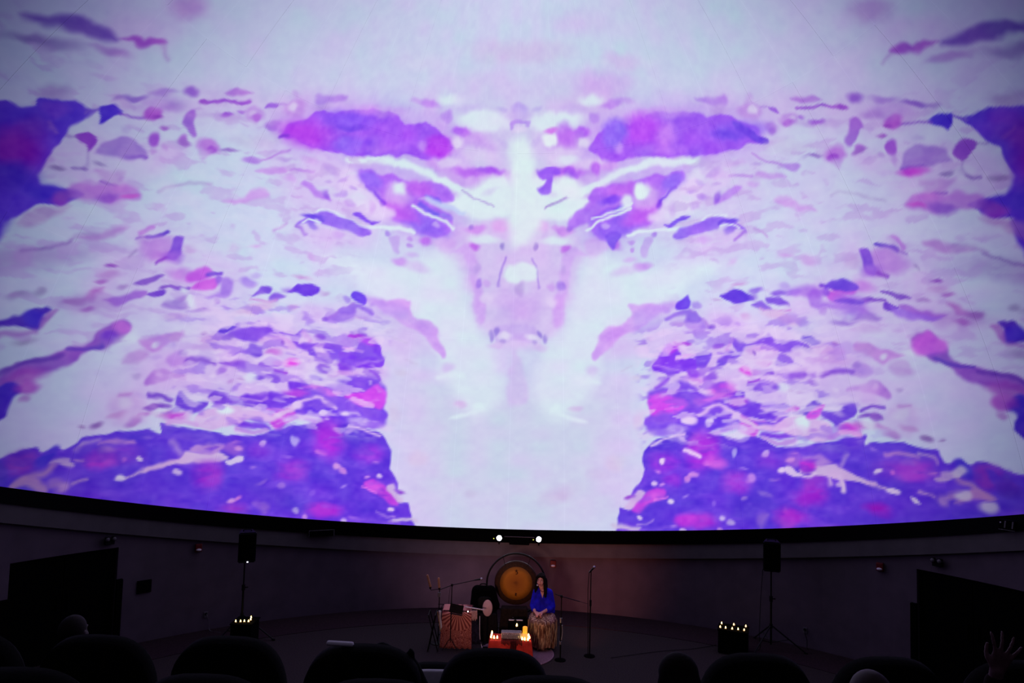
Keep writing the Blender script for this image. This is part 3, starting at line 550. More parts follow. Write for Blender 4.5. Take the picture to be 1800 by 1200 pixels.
(0,158,1,0.36,[30.5,45,28.5,45.6,27.2,45.2,24.4,45.8,21.1,45.2,19.1,45.5,15.8,45.3,13.6,44.5,12.8,43.6,14.4,42.9,17.6,43.2,19.1,43.2,16.4,42.6,13.2,41.7,12.6,40.4,13.4,39,15.3,38.1,17.3,38.8,18.9,39.5,21.9,39.5,23.5,40.2,23.2,41,24.3,41.5,25.3,42.5,26.8,43.3,28.8,43.5]),
(2,159,0.95,0.56,[-26.08,43.8,-23.93,43.37,-26.42,42.84]),
(2,159,0.95,0.56,[28.08,44.28,25.92,43.8,28.47,43.3]),
(2,160,0.95,0.89,[-15.58,39.78,-11.69,39.03,-15.97,38.4]),
(2,160,0.95,0.88,[17.51,39.98,13.52,39.13,17.97,38.58]),
(2,161,0.85,0.87,[-20.24,40.99,-17.59,40.67,-20.47,39.76]),
(2,161,0.85,0.86,[22.26,41.32,19.55,40.93,22.54,40.06]),
(2,162,0.85,0.86,[-20.76,42.84,-18.55,43.18,-20.33,41.35]),
(2,162,0.85,0.86,[22.71,43.21,20.42,43.51,22.34,41.68]),
(2,97,1,0.65,[-20.61,43.68,-19.45,43.86,-20.36,42.83]),
(2,97,1,0.64,[22.51,44.06,21.3,44.22,22.3,43.19]),
(2,163,0.8,0.72,[-17.3,44.18,-14.9,44.03,-17.4,43.23]),
(2,163,0.8,0.72,[19.07,44.49,16.59,44.29,19.22,43.54]),
(2,164,0.7,0.66,[-18.14,40.41,-16.07,40.13,-18.3,39.69]),
(2,164,0.7,0.65,[20.13,40.68,18,40.34,20.32,39.94]),
(0,165,0.95,0.29,[-16.1,43.2,-14.4,43.4,-13.2,43.1,-12.9,42.6,-14.7,42.7]),
(0,165,0.95,0.29,[17.8,43.5,16.1,43.7,14.9,43.3,14.6,42.8,16.5,42.9]),
(1,166,0.95,0.37,[0.59,-16.8,42.17,-14.68,41.54,-13.43,41.23]),
(1,166,0.95,0.36,[0.58,18.66,42.44,16.49,41.75,15.22,41.41]),
(1,167,0.9,0.44,[0.59,-15.58,42.92,-12.17,42.42,-9.38,41.85]),
(1,167,0.9,0.44,[0.59,17.35,43.18,13.85,42.59,10.99,41.95]),
(1,168,0.8,0.37,[0.59,-12.45,41.27,-11.19,40.79]),
(1,168,0.8,0.37,[0.59,14.2,41.42,12.92,40.91]),
(1,97,1,0.26,[0.37,-18.03,41.92,-15.4,41.23,-12.73,40.64,-10.52,39.65]),
(1,97,1,0.26,[0.37,19.94,42.22,17.26,41.45,14.52,40.79,12.28,39.74]),
(2,169,0.9,0.3,[-13.58,39.94,-13.01,40.01,-13.51,39.57]),
(2,169,0.9,0.29,[15.43,40.1,14.84,40.15,15.38,39.72]),
(2,170,0.9,0.36,[-22.79,41.39,-22.14,41.5,-22.64,40.89]),
(2,170,0.9,0.36,[24.85,41.77,24.18,41.87,24.71,41.26]),
(1,171,0.85,0.28,[0.43,-26.21,42.81,-24.61,42.46,-23.2,41.76]),
(1,171,0.85,0.28,[0.42,28.26,43.28,26.65,42.9,25.25,42.16]),
(2,172,0.9,0.45,[-14.83,37.46,-13.91,37.57,-14.72,36.87]),
(2,172,0.9,0.44,[16.83,37.59,15.87,37.68,16.73,36.98]),
(0,173,0.7,0.6,[-13.7,37.6,-11.5,38.6,-10,38,-10.7,36.4,-12.6,36.6]),
(0,173,0.7,0.6,[15.7,37.7,13.4,38.7,11.8,38,12.6,36.4,14.6,36.6]),
(0,174,0.85,0.64,[-31.2,44.1,-29.5,44.4,-27.6,43,-25.1,42.4,-23.4,41.2,-21.1,40.6,-21,39.7,-24.6,39.3,-28.5,39.9,-30.2,41.9]),
(0,174,0.85,0.63,[33.2,44.7,31.5,44.9,29.6,43.5,27.1,42.8,25.5,41.6,23.1,40.9,23.1,40,26.7,39.7,30.7,40.3,32.3,42.4]),
(2,175,0.9,0.21,[-28.41,42.13,-27.75,42.09,-28.43,41.92]),
(2,175,0.9,0.21,[30.5,42.61,29.84,42.57,30.52,42.39]),
(2,176,0.8,0.28,[-29.6,41.2,-29.07,41.32,-29.47,40.86]),
(2,176,0.8,0.28,[31.71,41.68,31.18,41.79,31.58,41.33]),
(2,177,0.7,0.28,[-30.31,42.73,-29.78,42.85,-30.17,42.39]),
(2,177,0.7,0.27,[32.37,43.24,31.83,43.36,32.24,42.9]),
(2,178,0.7,0.35,[-28.33,40.37,-27.49,40.07,-28.59,39.92]),
(2,178,0.7,0.35,[30.47,40.82,29.64,40.5,30.74,40.35]),
(2,179,0.6,0.43,[-24.72,40.44,-24.17,40.54,-24.49,39.73]),
(2,179,0.6,0.43,[26.84,40.83,26.29,40.93,26.64,40.11]),
(0,180,1,0.22,[-27.2,39,-26.3,39.5,-25.3,39.2,-24,38.9,-22.9,39.1,-23.8,38.5,-24.8,38.6]),
(0,180,1,0.21,[29.4,39.5,28.5,39.9,27.4,39.6,26.1,39.3,25,39.4,26,38.8,27,38.9]),
(1,97,1,0.29,[0.5,-32.55,38.2,-30.39,38.57,-28.96,38.45,-26,37.95,-23.29,38.24,-19.62,38.62,-16.93,38.48]),
(1,97,1,0.28,[0.5,34.66,38.63,32.54,39,31.12,38.86,28.19,38.31,25.46,38.56,21.71,38.87,18.95,38.67]),
(2,181,0.9,0.29,[-20.92,37.81,-20.4,37.67,-21.07,37.46]),
(2,181,0.9,0.29,[23.06,38.08,22.54,37.92,23.22,37.72]),
(0,182,0.85,0.3,[-20.6,37.3,-19.2,37.6,-18.6,35.8,-19,35.4,-19.9,35.9]),
(0,182,0.85,0.29,[22.8,37.6,21.3,37.8,20.7,36,21.2,35.5,22.1,36.1]),
(2,183,0.8,0.22,[-17.29,37.52,-16.83,37.58,-17.23,37.23]),
(2,183,0.8,0.22,[19.36,37.7,18.88,37.76,19.3,37.4]),
(2,183,0.8,0.22,[-17.28,36.62,-16.92,36.66,-17.22,36.32]),
(2,183,0.8,0.22,[19.38,36.78,19,36.82,19.32,36.47]),
(0,184,1,0.28,[-34.9,35.8,-34.4,36.7,-33.1,37.8,-31.3,38.5,-28.9,38.4,-26.5,38.1,-24.6,37.9,-23.7,37.2,-24.7,36.6,-27.1,36.9,-29.3,36.8,-31.1,36.8,-32.1,36.9]),
(0,184,1,0.28,[37,36.2,36.5,37.1,35.2,38.2,33.4,38.9,31.1,38.8,28.7,38.5,26.8,38.2,25.9,37.5,26.9,36.9,29.3,37.3,31.5,37.2,33.2,37.2,34.2,37.3]),
(1,97,0.95,0.21,[0.28,-34.22,36.23,-33.43,36.95,-31.81,36.98]),
(1,97,0.95,0.21,[0.28,36.28,36.61,35.51,37.35,33.94,37.37]),
(2,185,1,0.28,[-32.73,36.31,-31.81,36.13,-32.85,35.9]),
(2,185,1,0.28,[34.84,36.69,33.94,36.49,34.95,36.26]),
(2,186,1,0.21,[-33.25,37.44,-31.8,37.62,-33.2,37.16]),
(2,186,1,0.21,[35.35,37.85,33.92,38.03,35.29,37.56]),
(1,187,1,0.28,[0.35,-34.97,35.67,-34.23,35.57,-33.23,35]),
(1,187,1,0.27,[0.34,37.01,36.03,36.29,35.93,35.31,35.35]),
(2,188,0.85,0.43,[-28.52,36.09,-27.59,36.28,-28.36,35.6]),
(2,188,0.85,0.42,[30.71,36.43,29.78,36.62,30.55,35.93]),
(2,189,0.6,0.85,[-29.82,35.66,-25.64,36.02,-29.66,34.66]),
(2,189,0.6,0.84,[31.98,36,27.85,36.33,31.82,34.97]),
(1,190,0.9,0.21,[0.35,-32.27,37.46,-31.56,37.26]),
(1,190,0.9,0.21,[0.35,34.38,37.87,33.69,37.66]),
(1,191,0.85,0.27,[0.34,-37.97,34.48,-37.44,35.07,-36.59,35.75]),
(1,191,0.85,0.27,[0.34,39.91,34.8,39.39,35.41,38.57,36.11]),
(2,192,0.95,0.24,[-54.41,39.54,-53.44,39.65,-54.35,39.23]),
(2,192,0.95,0.24,[56.15,40.13,55.14,40.24,56.08,39.82]),
(2,193,0.85,0.49,[-51.32,40.38,-49.91,40.53,-51.17,39.57]),
(2,193,0.85,0.48,[52.97,40.95,51.54,41.07,52.81,40.11]),
(2,194,0.95,0.25,[-50.82,40.16,-50.19,40.22,-50.75,39.79]),
(2,194,0.95,0.24,[52.46,40.72,51.82,40.77,52.38,40.33]),
(2,195,0.95,0.19,[-48.62,41.05,-47.48,41.4,-48.53,40.87]),
(2,195,0.95,0.19,[50.26,41.6,49.13,41.94,50.16,41.41]),
(0,196,0.6,0.37,[-52,39.5,-50.5,40.1,-51,38.7]),
(0,196,0.6,0.36,[53.7,40.1,52.1,40.6,52.6,39.2]),
(2,197,0.9,0.26,[-44.92,41.14,-43.57,41.51,-44.72,40.7]),
(2,197,0.9,0.25,[46.61,41.66,45.3,42.03,46.41,41.21]),
(1,198,0.85,0.2,[0.26,-43.62,41.6,-41.71,42.68,-40.15,43.99]),
(1,198,0.85,0.19,[0.26,45.35,42.12,43.49,43.23,41.97,44.56]),
(2,199,0.85,0.2,[-40.32,42.76,-39.23,43.05,-40.23,42.57]),
(2,199,0.85,0.2,[42.15,43.31,41.09,43.61,42.06,43.12]),
(2,200,0.75,0.4,[-36.53,43.83,-35.25,43.98,-36.44,43.43]),
(2,200,0.75,0.4,[38.45,44.4,37.2,44.54,38.37,43.98]),
(0,201,0.8,0.33,[-43.6,40.2,-42.2,41.1,-39.7,41.7,-39.1,41.5,-40.2,40.8,-41.9,40.4]),
(0,201,0.8,0.33,[45.3,40.7,44,41.6,41.6,42.2,41,42.1,42.1,41.3,43.6,40.9]),
(2,202,0.6,0.27,[-40.02,41.69,-39.29,41.92,-39.88,41.44]),
(2,202,0.6,0.26,[41.86,42.22,41.15,42.45,41.73,41.96]),
(1,203,0.9,0.24,[0.34,-38.63,41.75,-36.79,42.44,-35.2,42.74]),
(1,203,0.9,0.23,[0.33,40.52,42.28,38.73,42.98,37.17,43.28]),
(2,204,0.75,0.34,[-38.34,40.82,-37.52,41.06,-38.18,40.5]),
(2,204,0.75,0.33,[40.25,41.32,39.46,41.56,40.1,40.99]),
(0,205,0.85,0.34,[-36.5,40.8,-35.8,41.4,-34.5,41.2,-32.4,40.6,-31.1,40,-32.3,39.8,-34.2,40.1]),
(0,205,0.85,0.34,[38.4,41.3,37.8,41.9,36.6,41.7,34.5,41.1,33.3,40.5,34.4,40.3,36.3,40.5]),
(2,206,0.95,0.28,[-32.01,40.55,-31.66,40.78,-31.43,40.01]),
(2,206,0.95,0.27,[34.1,41.04,33.75,41.26,33.54,40.47]),
(2,207,0.8,0.21,[-32.75,42.06,-32.21,42.12,-32.71,41.86]),
(2,207,0.8,0.2,[34.8,42.58,34.26,42.64,34.76,42.37]),
(2,208,0.8,0.28,[-30.46,42.84,-29.84,43.27,-30.21,42.63]),
(2,208,0.8,0.27,[32.51,43.36,31.88,43.78,32.27,43.14]),
(2,209,0.8,0.28,[-29.95,41.12,-29.16,41.3,-29.84,40.85]),
(2,209,0.8,0.28,[32.06,41.6,31.26,41.77,31.96,41.32]),
(2,210,0.6,1.38,[-32.08,42.75,-28.44,42.12,-32.54,41.04]),
(2,210,0.6,1.36,[34.12,43.27,30.53,42.6,34.62,41.53]),
(2,211,0.6,0.34,[-32.88,43.43,-31.66,43.07,-33.08,43.04]),
(2,211,0.6,0.34,[34.89,43.97,33.7,43.6,35.09,43.57]),
(0,212,0.85,0.39,[-46.1,35.6,-43.6,36.9,-42.4,38.4,-40.7,38.6,-40.8,37.9,-42.6,36.7,-44.7,35.7]),
(0,212,0.85,0.39,[47.7,35.9,45.3,37.3,44.2,38.9,42.6,39.1,42.6,38.3,44.4,37.1,46.4,36]),
(0,213,0.4,0.77,[-49.4,42.2,-43.6,44.9,-42,44,-46.6,42.2]),
(0,213,0.4,0.76,[51.1,42.8,45.3,45.5,43.8,44.6,48.3,42.7]),
(2,214,0.55,0.53,[-42.32,30.74,-41.38,31.02,-42.08,30.16]),
(2,214,0.55,0.52,[44.18,30.94,43.25,31.23,43.95,30.35]),
(2,215,0.8,0.27,[-39.74,31.79,-38.92,32.03,-39.66,31.6]),
(2,215,0.8,0.27,[41.62,32.03,40.83,32.28,41.55,31.83]),
(2,216,0.75,0.42,[-31.87,32.59,-31.19,32.31,-32.07,32.2]),
(2,216,0.75,0.42,[33.96,32.87,33.29,32.58,34.15,32.47]),
(2,217,0.7,0.45,[-47.43,28.81,-46.84,29.27,-47,28.36]),
(2,217,0.7,0.44,[49.39,28.95,48.77,29.42,48.98,28.5]),
(0,97,0.75,1.67,[-30.7,32.9,-25.7,33.7,-18.5,33.9,-12.6,36.4,-10,35.6,-7.9,32.4,-6.2,28.3,-4.3,25.5,-2.9,24.5,-1.7,21.1,-1.4,17.3,-4.9,14.4,-10.1,19.9,-11.8,25.1,-15.4,27.2,-18.3,28.1,-21,28.8,-23.9,30.4,-27.8,32]),
(0,97,0.75,1.66,[32.8,33.1,27.9,34,20.7,34,14.5,36.5,12,35.6,9.9,32.3,8.2,28.2,6.3,25.4,4.9,24.4,3.8,21.1,3.5,17.2,7,14.4,12.3,19.8,13.9,25.1,17.6,27.2,20.5,28.1,23.2,28.8,26.1,30.6,30,32.2]),
(0,218,0.8,0.53,[-10.3,36.6,-8.4,36.3,-7.2,34.1,-6.3,31,-5.5,27.9,-4.4,27.4,-4.4,30.3,-5.2,32.6,-5.7,34.8,-6.6,37.1,-8.1,37.7]),
(0,218,0.8,0.53,[12.2,36.6,10.2,36.3,9.1,34.1,8.2,30.9,7.5,27.8,6.4,27.3,6.4,30.2,7.1,32.5,7.5,34.8,8.3,37.1,9.8,37.7]),
(2,219,0.95,0.31,[-5.6,32.7,-5.11,32.51,-5.9,32.14]),
(2,219,0.95,0.31,[7.49,32.62,6.99,32.43,7.81,32.06]),
(2,220,0.7,0.38,[-4.33,32.62,-3.69,32.65,-4.29,32.16]),
(2,220,0.7,0.38,[6.18,32.53,5.53,32.55,6.16,32.06]),
(1,221,0.9,0.27,[0.31,-1.51,36.41,-2.06,34.4,-2.42,32.47]),
(1,221,0.9,0.27,[0.3,3.15,36.32,3.79,34.31,4.22,32.37]),
(2,222,0.9,0.38,[-6.52,37.62,-5.79,37.45,-6.67,37.18]),
(2,222,0.9,0.38,[8.24,37.6,7.5,37.42,8.41,37.16]),
(2,223,0.9,0.23,[-1.88,38,-1.5,38.01,-1.86,37.54]),
(2,223,0.9,0.23,[3.45,37.92,3.06,37.93,3.45,37.46]),
(2,224,0.6,0.38,[-6.06,34.82,-5.6,34.85,-6,34.14]),
(2,224,0.6,0.38,[7.88,34.76,7.41,34.79,7.85,34.07]),
(1,225,0.6,0.23,[0.23,-1.26,34.89,-1.22,34.13]),
(1,225,0.6,0.23,[0.23,2.94,34.79,2.94,34.02]),
(2,226,0.6,0.69,[-5.14,29.1,-4.27,29.22,-4.86,27.42]),
(2,226,0.6,0.69,[7.12,29,6.23,29.11,6.87,27.32]),
(0,227,1,0.46,[-1,35.4,3.2,35.4,3.4,33.4,-1,33.3]),
(2,228,0.9,0.37,[-6.87,39.94,-5.14,40.16,-6.75,39.42]),
(2,228,0.9,0.37,[8.49,39.96,6.7,40.16,8.39,39.43]),
(2,229,0.9,0.52,[-2.33,40.7,-0.64,41.1,-2.03,39.98]),
(2,229,0.9,0.52,[3.79,40.66,2.04,41.04,3.52,39.93]),
(2,230,0.8,0.3,[-7.77,40.18,-7.29,40.21,-7.73,39.8]),
(2,230,0.8,0.3,[9.41,40.22,8.91,40.24,9.38,39.84]),
(2,97,0.9,0.45,[-5.09,38.61,-2.59,38.63,-5.07,38.01]),
(2,97,0.9,0.45,[6.72,38.59,4.15,38.56,6.73,37.97]),
(0,231,0.95,1.33,[-1.3,51.4,2.3,51.3,3.9,45.6,4.6,41.2,3.4,39.3,1.9,38,0,38,-1.2,40.4,-1.3,42.6,-1.3,47]),
(0,232,0.9,0.38,[-21.4,28.5,-18.5,29.3,-15.8,29.5,-15.9,28.2,-14.3,27.2,-12.6,27.1,-11.2,26,-10.9,24.8,-9.6,23.2,-10.1,22.3,-12.2,24,-14.1,25.6,-16.3,26.1,-18.1,27.1,-20,27.9]),
(0,232,0.9,0.38,[23.6,28.6,20.7,29.3,18,29.5,18.1,28.1,16.5,27.1,14.7,27,13.3,25.9,13,24.7,11.8,23.1,12.3,22.3,14.4,23.9,16.3,25.5,18.5,26.1,20.3,27,22.2,28]),
(2,233,0.9,0.61,[-13.04,25.95,-11.31,25.31,-13.31,25.31]),
(2,233,0.9,0.61,[15.21,25.87,13.47,25.22,15.49,25.22]),
(1,181,0.8,0.45,[0.6,-21.31,28.14,-19.69,28.6]),
(1,181,0.8,0.44,[0.59,23.48,28.18,21.88,28.63]),
(0,234,0.7,0.38,[-11.9,24.7,-9.9,23.6,-9.6,22.6,-10.7,22.8]),
(0,234,0.7,0.38,[14,24.7,12.1,23.5,11.7,22.5,12.8,22.7]),
(2,235,0.5,0.61,[-9.41,21.09,-8.59,21.15,-9.35,20.48]),
(2,235,0.5,0.61,[11.57,20.99,10.74,21.05,11.51,20.38]),
(2,236,0.95,0.45,[-18.44,34.26,-17.28,34.21,-18.47,33.73]),
(2,236,0.95,0.44,[20.61,34.38,19.42,34.31,20.64,33.85]),
(2,237,0.6,0.37,[-16.83,35.31,-15.94,35.43,-16.76,34.94]),
(2,237,0.6,0.37,[18.95,35.43,18.02,35.53,18.88,35.05]),
(2,238,0.6,0.6,[-15.39,33.97,-13.6,33.86,-15.44,33.37]),
(2,238,0.6,0.6,[17.5,34.03,15.66,33.89,17.56,33.42]),
(0,239,0.7,0.62,[0.3,23.9,1.3,22.4,2.5,17.4,1.2,16.4,-0.3,16.5,-0.6,18.8,-0.1,21.9]),
(0,240,0.75,0.54,[-2.8,26.7,-0.1,27.5,3.4,27.4,4.1,25.9,2.6,24.9,0.4,25.4,-1.3,24.7,-2.6,25.1]),
(2,241,0.95,0.23,[-2.44,26.21,-2.12,26.12,-2.62,25.69]),
(2,241,0.95,0.23,[4.43,26.11,4.1,26.02,4.63,25.6]),
(2,242,0.9,0.23,[-3.18,25.56,-2.84,25.57,-3.15,24.94]),
(2,242,0.9,0.23,[5.2,25.46,4.85,25.48,5.18,24.85]),
(2,243,0.8,0.31,[-1.27,24.93,-0.91,25.14,-1.05,24.6]),
(2,243,0.8,0.31,[3.27,24.85,2.89,25.05,3.04,24.52]),
(2,244,0.9,0.39,[-1.05,25.71,-0.04,25.87,-0.95,25.18]),
(2,244,0.9,0.39,[3.02,25.63,1.98,25.79,2.92,25.1]),
(2,245,0.6,0.39,[-2.19,24.36,-1.08,24.4,-2.16,23.89]),
(2,245,0.6,0.39,[4.21,24.27,3.08,24.32,4.19,23.81]),
(2,246,0.75,0.38,[1.03,32.18,1.57,32.19,1.05,31.41]),
(2,246,0.75,0.38,[0.71,32.07,0.15,32.08,0.71,31.3]),
(2,247,0.6,1.39,[-0.15,29.69,1.44,29.72,-0.09,27.76]),
(2,247,0.6,1.39,[1.99,29.58,0.37,29.62,1.98,27.66]),
(2,2,0.8,0.46,[-4.19,30.7,-3.3,30.74,-4.15,30]),
(2,2,0.8,0.46,[6.1,30.6,5.19,30.64,6.08,29.9]),
(2,248,0.4,0.92,[-1.6,30.42,-0.53,30.45,-1.49,28.1]),
(2,248,0.4,0.92,[3.45,30.31,2.36,30.34,3.41,28]),
(2,249,0.7,0.3,[-18.2,24.98,-17.63,25.06,-18.14,24.61]),
(2,249,0.7,0.3,[20.37,24.94,19.8,25.01,20.31,24.56]),
(1,250,0.6,0.23,[0.23,-17.65,24.14,-15.75,23.67]),
(1,250,0.6,0.23,[0.23,19.82,24.08,17.93,23.59]),
(1,250,0.6,0.23,[0.23,-15.22,21.58,-13.53,21.13]),
(1,250,0.6,0.23,[0.23,17.39,21.49,15.7,21.04]),
(2,251,0.5,0.38,[-15.8,19.76,-14.91,19.7,-15.82,19.38]),
(2,251,0.5,0.38,[17.94,19.67,17.06,19.61,17.95,19.3]),
(1,97,0.85,0.54,[0.69,-10.51,19.7,-7.1,20.09]),
(1,97,0.85,0.54,[0.69,12.67,19.6,9.25,20]),
(0,97,0.85,0.38,[-8.6,14.1,-7.3,14.8,-5.3,15.5,-5.1,16.5,-4,16.7,-3.7,15.5,-5.3,14.9,-7.6,14.1]),
(0,97,0.85,0.38,[10.7,14.1,9.4,14.8,7.5,15.4,7.2,16.4,6.1,16.7,5.8,15.4,7.4,14.9,9.8,14]),
(2,252,0.8,0.38,[-7.14,16.15,-6.42,16.07,-7.18,15.77]),
(2,252,0.8,0.38,[9.29,16.09,8.57,16.01,9.33,15.71]),
(2,253,0.6,0.75,[-12.42,8.68,-11.2,8.76,-12.34,7.79]),
(2,253,0.6,0.75,[14.47,8.6,13.27,8.68,14.39,7.71]),
(2,254,0.5,0.45,[-4.9,4.52,-4.14,4.55,-4.88,4]),
(2,254,0.5,0.45,[7.08,4.49,6.33,4.53,7.06,3.97]),
(2,255,0.6,0.75,[-15.91,14.2,-15.21,14.26,-15.77,13]),
(2,255,0.6,0.75,[17.97,14.12,17.29,14.18,17.82,12.93]),
(2,256,0.5,1.2,[6.64,4.52,8.78,5.29,6.95,3.69]),
(2,257,0.5,0.75,[11.97,7.12,13.48,7.11,11.96,6.45]),
(0,258,1,0.39,[-46.9,25.9,-45.9,27.1,-44.3,27.6,-43.7,27.1,-44.5,26.2,-46,25.5]),
(0,258,1,0.38,[49,26,47.9,27.2,46.2,27.8,45.7,27.2,46.4,26.3,48.1,25.6]),
(0,259,1,0.33,[-45.8,24.9,-45,25.9,-43.5,26.6,-42.8,26.1,-43.3,25.2,-45,24.7]),
(0,259,1,0.32,[47.9,25,47,26.1,45.4,26.8,44.7,26.3,45.3,25.3,47.1,24.9]),
(1,260,1,0.26,[0.53,-44.22,26.95,-42.76,27.53]),
(1,260,1,0.26,[0.52,46.19,27.1,44.69,27.69]),
(2,261,0.9,0.33,[-42.86,26.57,-42.36,26.63,-42.76,25.97]),
(2,261,0.9,0.33,[44.81,26.73,44.3,26.8,44.72,26.14]),
(0,262,0.85,0.4,[-42.5,26.9,-41.1,27.1,-40.7,26.2,-41,25.1,-42.4,24.6,-43.7,24.2,-42.2,25.4]),
(0,262,0.85,0.39,[44.4,27.1,43.1,27.3,42.6,26.4,43,25.3,44.3,24.8,45.7,24.4,44.2,25.6]),
(2,263,0.6,0.33,[-42.12,24.3,-41.71,24.41,-41.98,23.91]),
(2,263,0.6,0.33,[44.07,24.49,43.65,24.61,43.93,24.11]),
(2,264,0.7,0.57,[-47.72,25.99,-46.64,26.56,-47.32,25.37]),
(2,264,0.7,0.56,[49.83,26.12,48.69,26.69,49.45,25.5]),
(1,265,0.9,0.26,[0.32,-48.34,24.13,-47.05,24.33,-46.06,24.78]),
(1,265,0.9,0.25,[0.31,50.55,24.28,49.2,24.48,48.15,24.93]),
(1,97,0.9,0.45,[0.84,-46.53,24.28,-44.93,23.09]),
(1,97,0.9,0.44,[0.82,48.65,24.44,46.99,23.29]),
(0,266,0.75,0.38,[-48.1,22.3,-46.6,23.4,-45.4,22.9,-44.9,22.7,-46.6,22.1,-47.9,21.9]),
(0,266,0.75,0.38,[50.3,22.5,48.8,23.6,47.5,23.1,46.9,22.9,48.7,22.3,50.1,22.1]),
(2,267,0.9,0.26,[-43.93,22.53,-42.8,22.84,-43.85,22.28]),
(2,267,0.9,0.26,[45.95,22.75,44.77,23.06,45.85,22.51]),
(2,268,0.55,0.45,[-46.25,21.19,-44.83,21.59,-46.09,20.76]),
(2,268,0.55,0.44,[48.36,21.43,46.87,21.83,48.19,21.02]),
(2,269,0.6,0.26,[-46.5,23.46,-45.86,23.65,-46.41,23.21]),
(2,269,0.6,0.25,[48.64,23.63,47.95,23.83,48.54,23.39]),
(2,270,0.85,0.34,[-39.09,27.48,-38.04,27.62,-39,27]),
(2,270,0.85,0.33,[41,27.68,39.95,27.82,40.91,27.2]),
(2,271,0.65,0.27,[-38.31,28.41,-37.65,28.59,-38.22,28.15]),
(2,271,0.65,0.27,[40.22,28.62,39.57,28.8,40.13,28.35]),
(0,272,1,0.28,[-38.2,25.9,-37.7,26.7,-37.3,27.4,-35.8,27.5,-35.7,26.9,-36.8,26.4]),
(0,272,1,0.27,[40.1,26.1,39.6,26.9,39.2,27.6,37.7,27.7,37.6,27.1,38.7,26.6]),
(0,273,1,0.28,[-35.9,26,-35.1,27.1,-33.7,27.1,-33.3,26.9,-34.4,26.2]),
(0,273,1,0.28,[37.8,26.2,37,27.3,35.7,27.3,35.3,27.1,36.3,26.4]),
(1,274,0.8,0.21,[0.21,-38.25,25.46,-36.24,25.74,-34.59,26.27]),
(1,274,0.8,0.2,[0.2,40.15,25.66,38.14,25.94,36.51,26.48]),
(0,275,1,0.21,[-33.7,27.7,-32.8,28.5,-32.1,28.9,-30.8,29.3,-29.2,28.9,-30.2,28,-30.7,27.7,-31.6,27.5,-32.8,27.6]),
(0,275,1,0.21,[35.7,27.9,34.8,28.7,34.2,29.1,32.8,29.5,31.2,29.1,32.3,28.2,32.7,27.9,33.6,27.7,34.8,27.8]),
(2,276,0.7,0.42,[-33.71,27.87,-33.02,28.03,-33.6,27.53]),
(2,276,0.7,0.42,[35.67,28.08,35,28.23,35.56,27.73]),
(2,277,0.8,0.22,[-28.53,28.46,-27.94,28.68,-28.44,28.26]),
(2,277,0.8,0.21,[30.61,28.63,30.03,28.85,30.51,28.42]),
(2,278,0.8,0.21,[-32.14,29.71,-31.18,29.83,-32.1,29.5]),
(2,278,0.8,0.21,[34.17,29.93,33.23,30.05,34.13,29.72]),
(2,279,0.8,0.48,[-37.09,24.73,-34.84,25.97,-36.78,24.25]),
(2,279,0.8,0.48,[38.98,24.95,36.75,26.17,38.65,24.47]),
(2,280,0.7,0.28,[-32.31,25.83,-31.62,25.97,-32.21,25.48]),
(2,280,0.7,0.28,[34.24,26.01,33.58,26.15,34.14,25.66]),
(0,281,0.9,0.37,[-28,25.2,-26.8,25.5,-25.6,26.8,-24.1,28.1,-23.6,26,-25.3,25.2,-27.3,25.2]),
(0,281,0.9,0.36,[30,25.3,28.8,25.6,27.7,26.8,26.2,28.2,25.7,26,27.3,25.3,29.3,25.3]),
(2,282,1,0.22,[-27.49,25.29,-26.95,25.39,-27.43,25.01]),
(2,282,1,0.22,[29.51,25.41,28.98,25.5,29.44,25.12]),
(1,283,0.8,0.29,[0.37,-26.98,25.54,-25.46,26.78,-24.34,27.73]),
(1,283,0.8,0.29,[0.36,29.02,25.64,27.56,26.88,26.48,27.82]),
(0,284,0.8,0.6,[-24.5,29,-21.1,29.2,-18.5,29,-16.2,28.3,-16.2,27,-18.1,27.1,-20.8,27.9,-22.6,28.4]),
(0,284,0.8,0.59,[26.6,29.1,23.3,29.3,20.7,29,18.4,28.3,18.4,26.9,20.3,27,23,27.9,24.8,28.5]),
(0,285,1,0.22,[-24.9,28.8,-24.6,29.6,-23.4,29.5,-22.5,28.9,-22.6,28.1,-23.7,28.1]),
(0,285,1,0.22,[27.1,28.9,26.8,29.8,25.6,29.6,24.7,28.9,24.7,28.2,25.9,28.1]),
(0,286,0.95,0.3,[-25.8,26.7,-24.2,27.8,-22.5,27.9,-20.8,27.2,-21.1,26.9,-22.4,27.3,-23.9,27.3,-24,26.4,-25,26]),
(0,286,0.95,0.29,[27.9,26.8,26.3,27.9,24.7,27.9,23,27.2,23.2,26.9,24.6,27.3,26,27.3,26.1,26.5,27.1,26.1]),
(2,270,0.8,0.29,[-25.38,28.23,-24.73,28.13,-25.45,27.79]),
(2,270,0.8,0.29,[27.51,28.34,26.86,28.24,27.57,27.9]),
(2,287,0.8,0.44,[-24.74,25.77,-23.78,25.93,-24.63,25.26]),
(2,287,0.8,0.44,[26.83,25.84,25.89,25.98,26.71,25.33]),
(2,288,0.7,0.3,[-22.69,26.25,-21.71,26.33,-22.66,25.96]),
(2,288,0.7,0.29,[24.82,26.29,23.85,26.35,24.79,25.99]),
(2,289,0.6,0.86,[-29.8,25.45,-27.6,26.26,-29.37,24.51]),
(2,289,0.6,0.85,[31.77,25.6,29.64,26.39,31.32,24.65]),
(0,290,0.55,1.56,[-46.3,17.4,-41.2,21,-34.5,23.7,-28,23.1,-25.5,22.6,-21.9,24.7,-19.9,22.6,-18.3,20.6,-18.9,16,-30.7,14.4,-44.2,12.3,-46.3,12.8]),
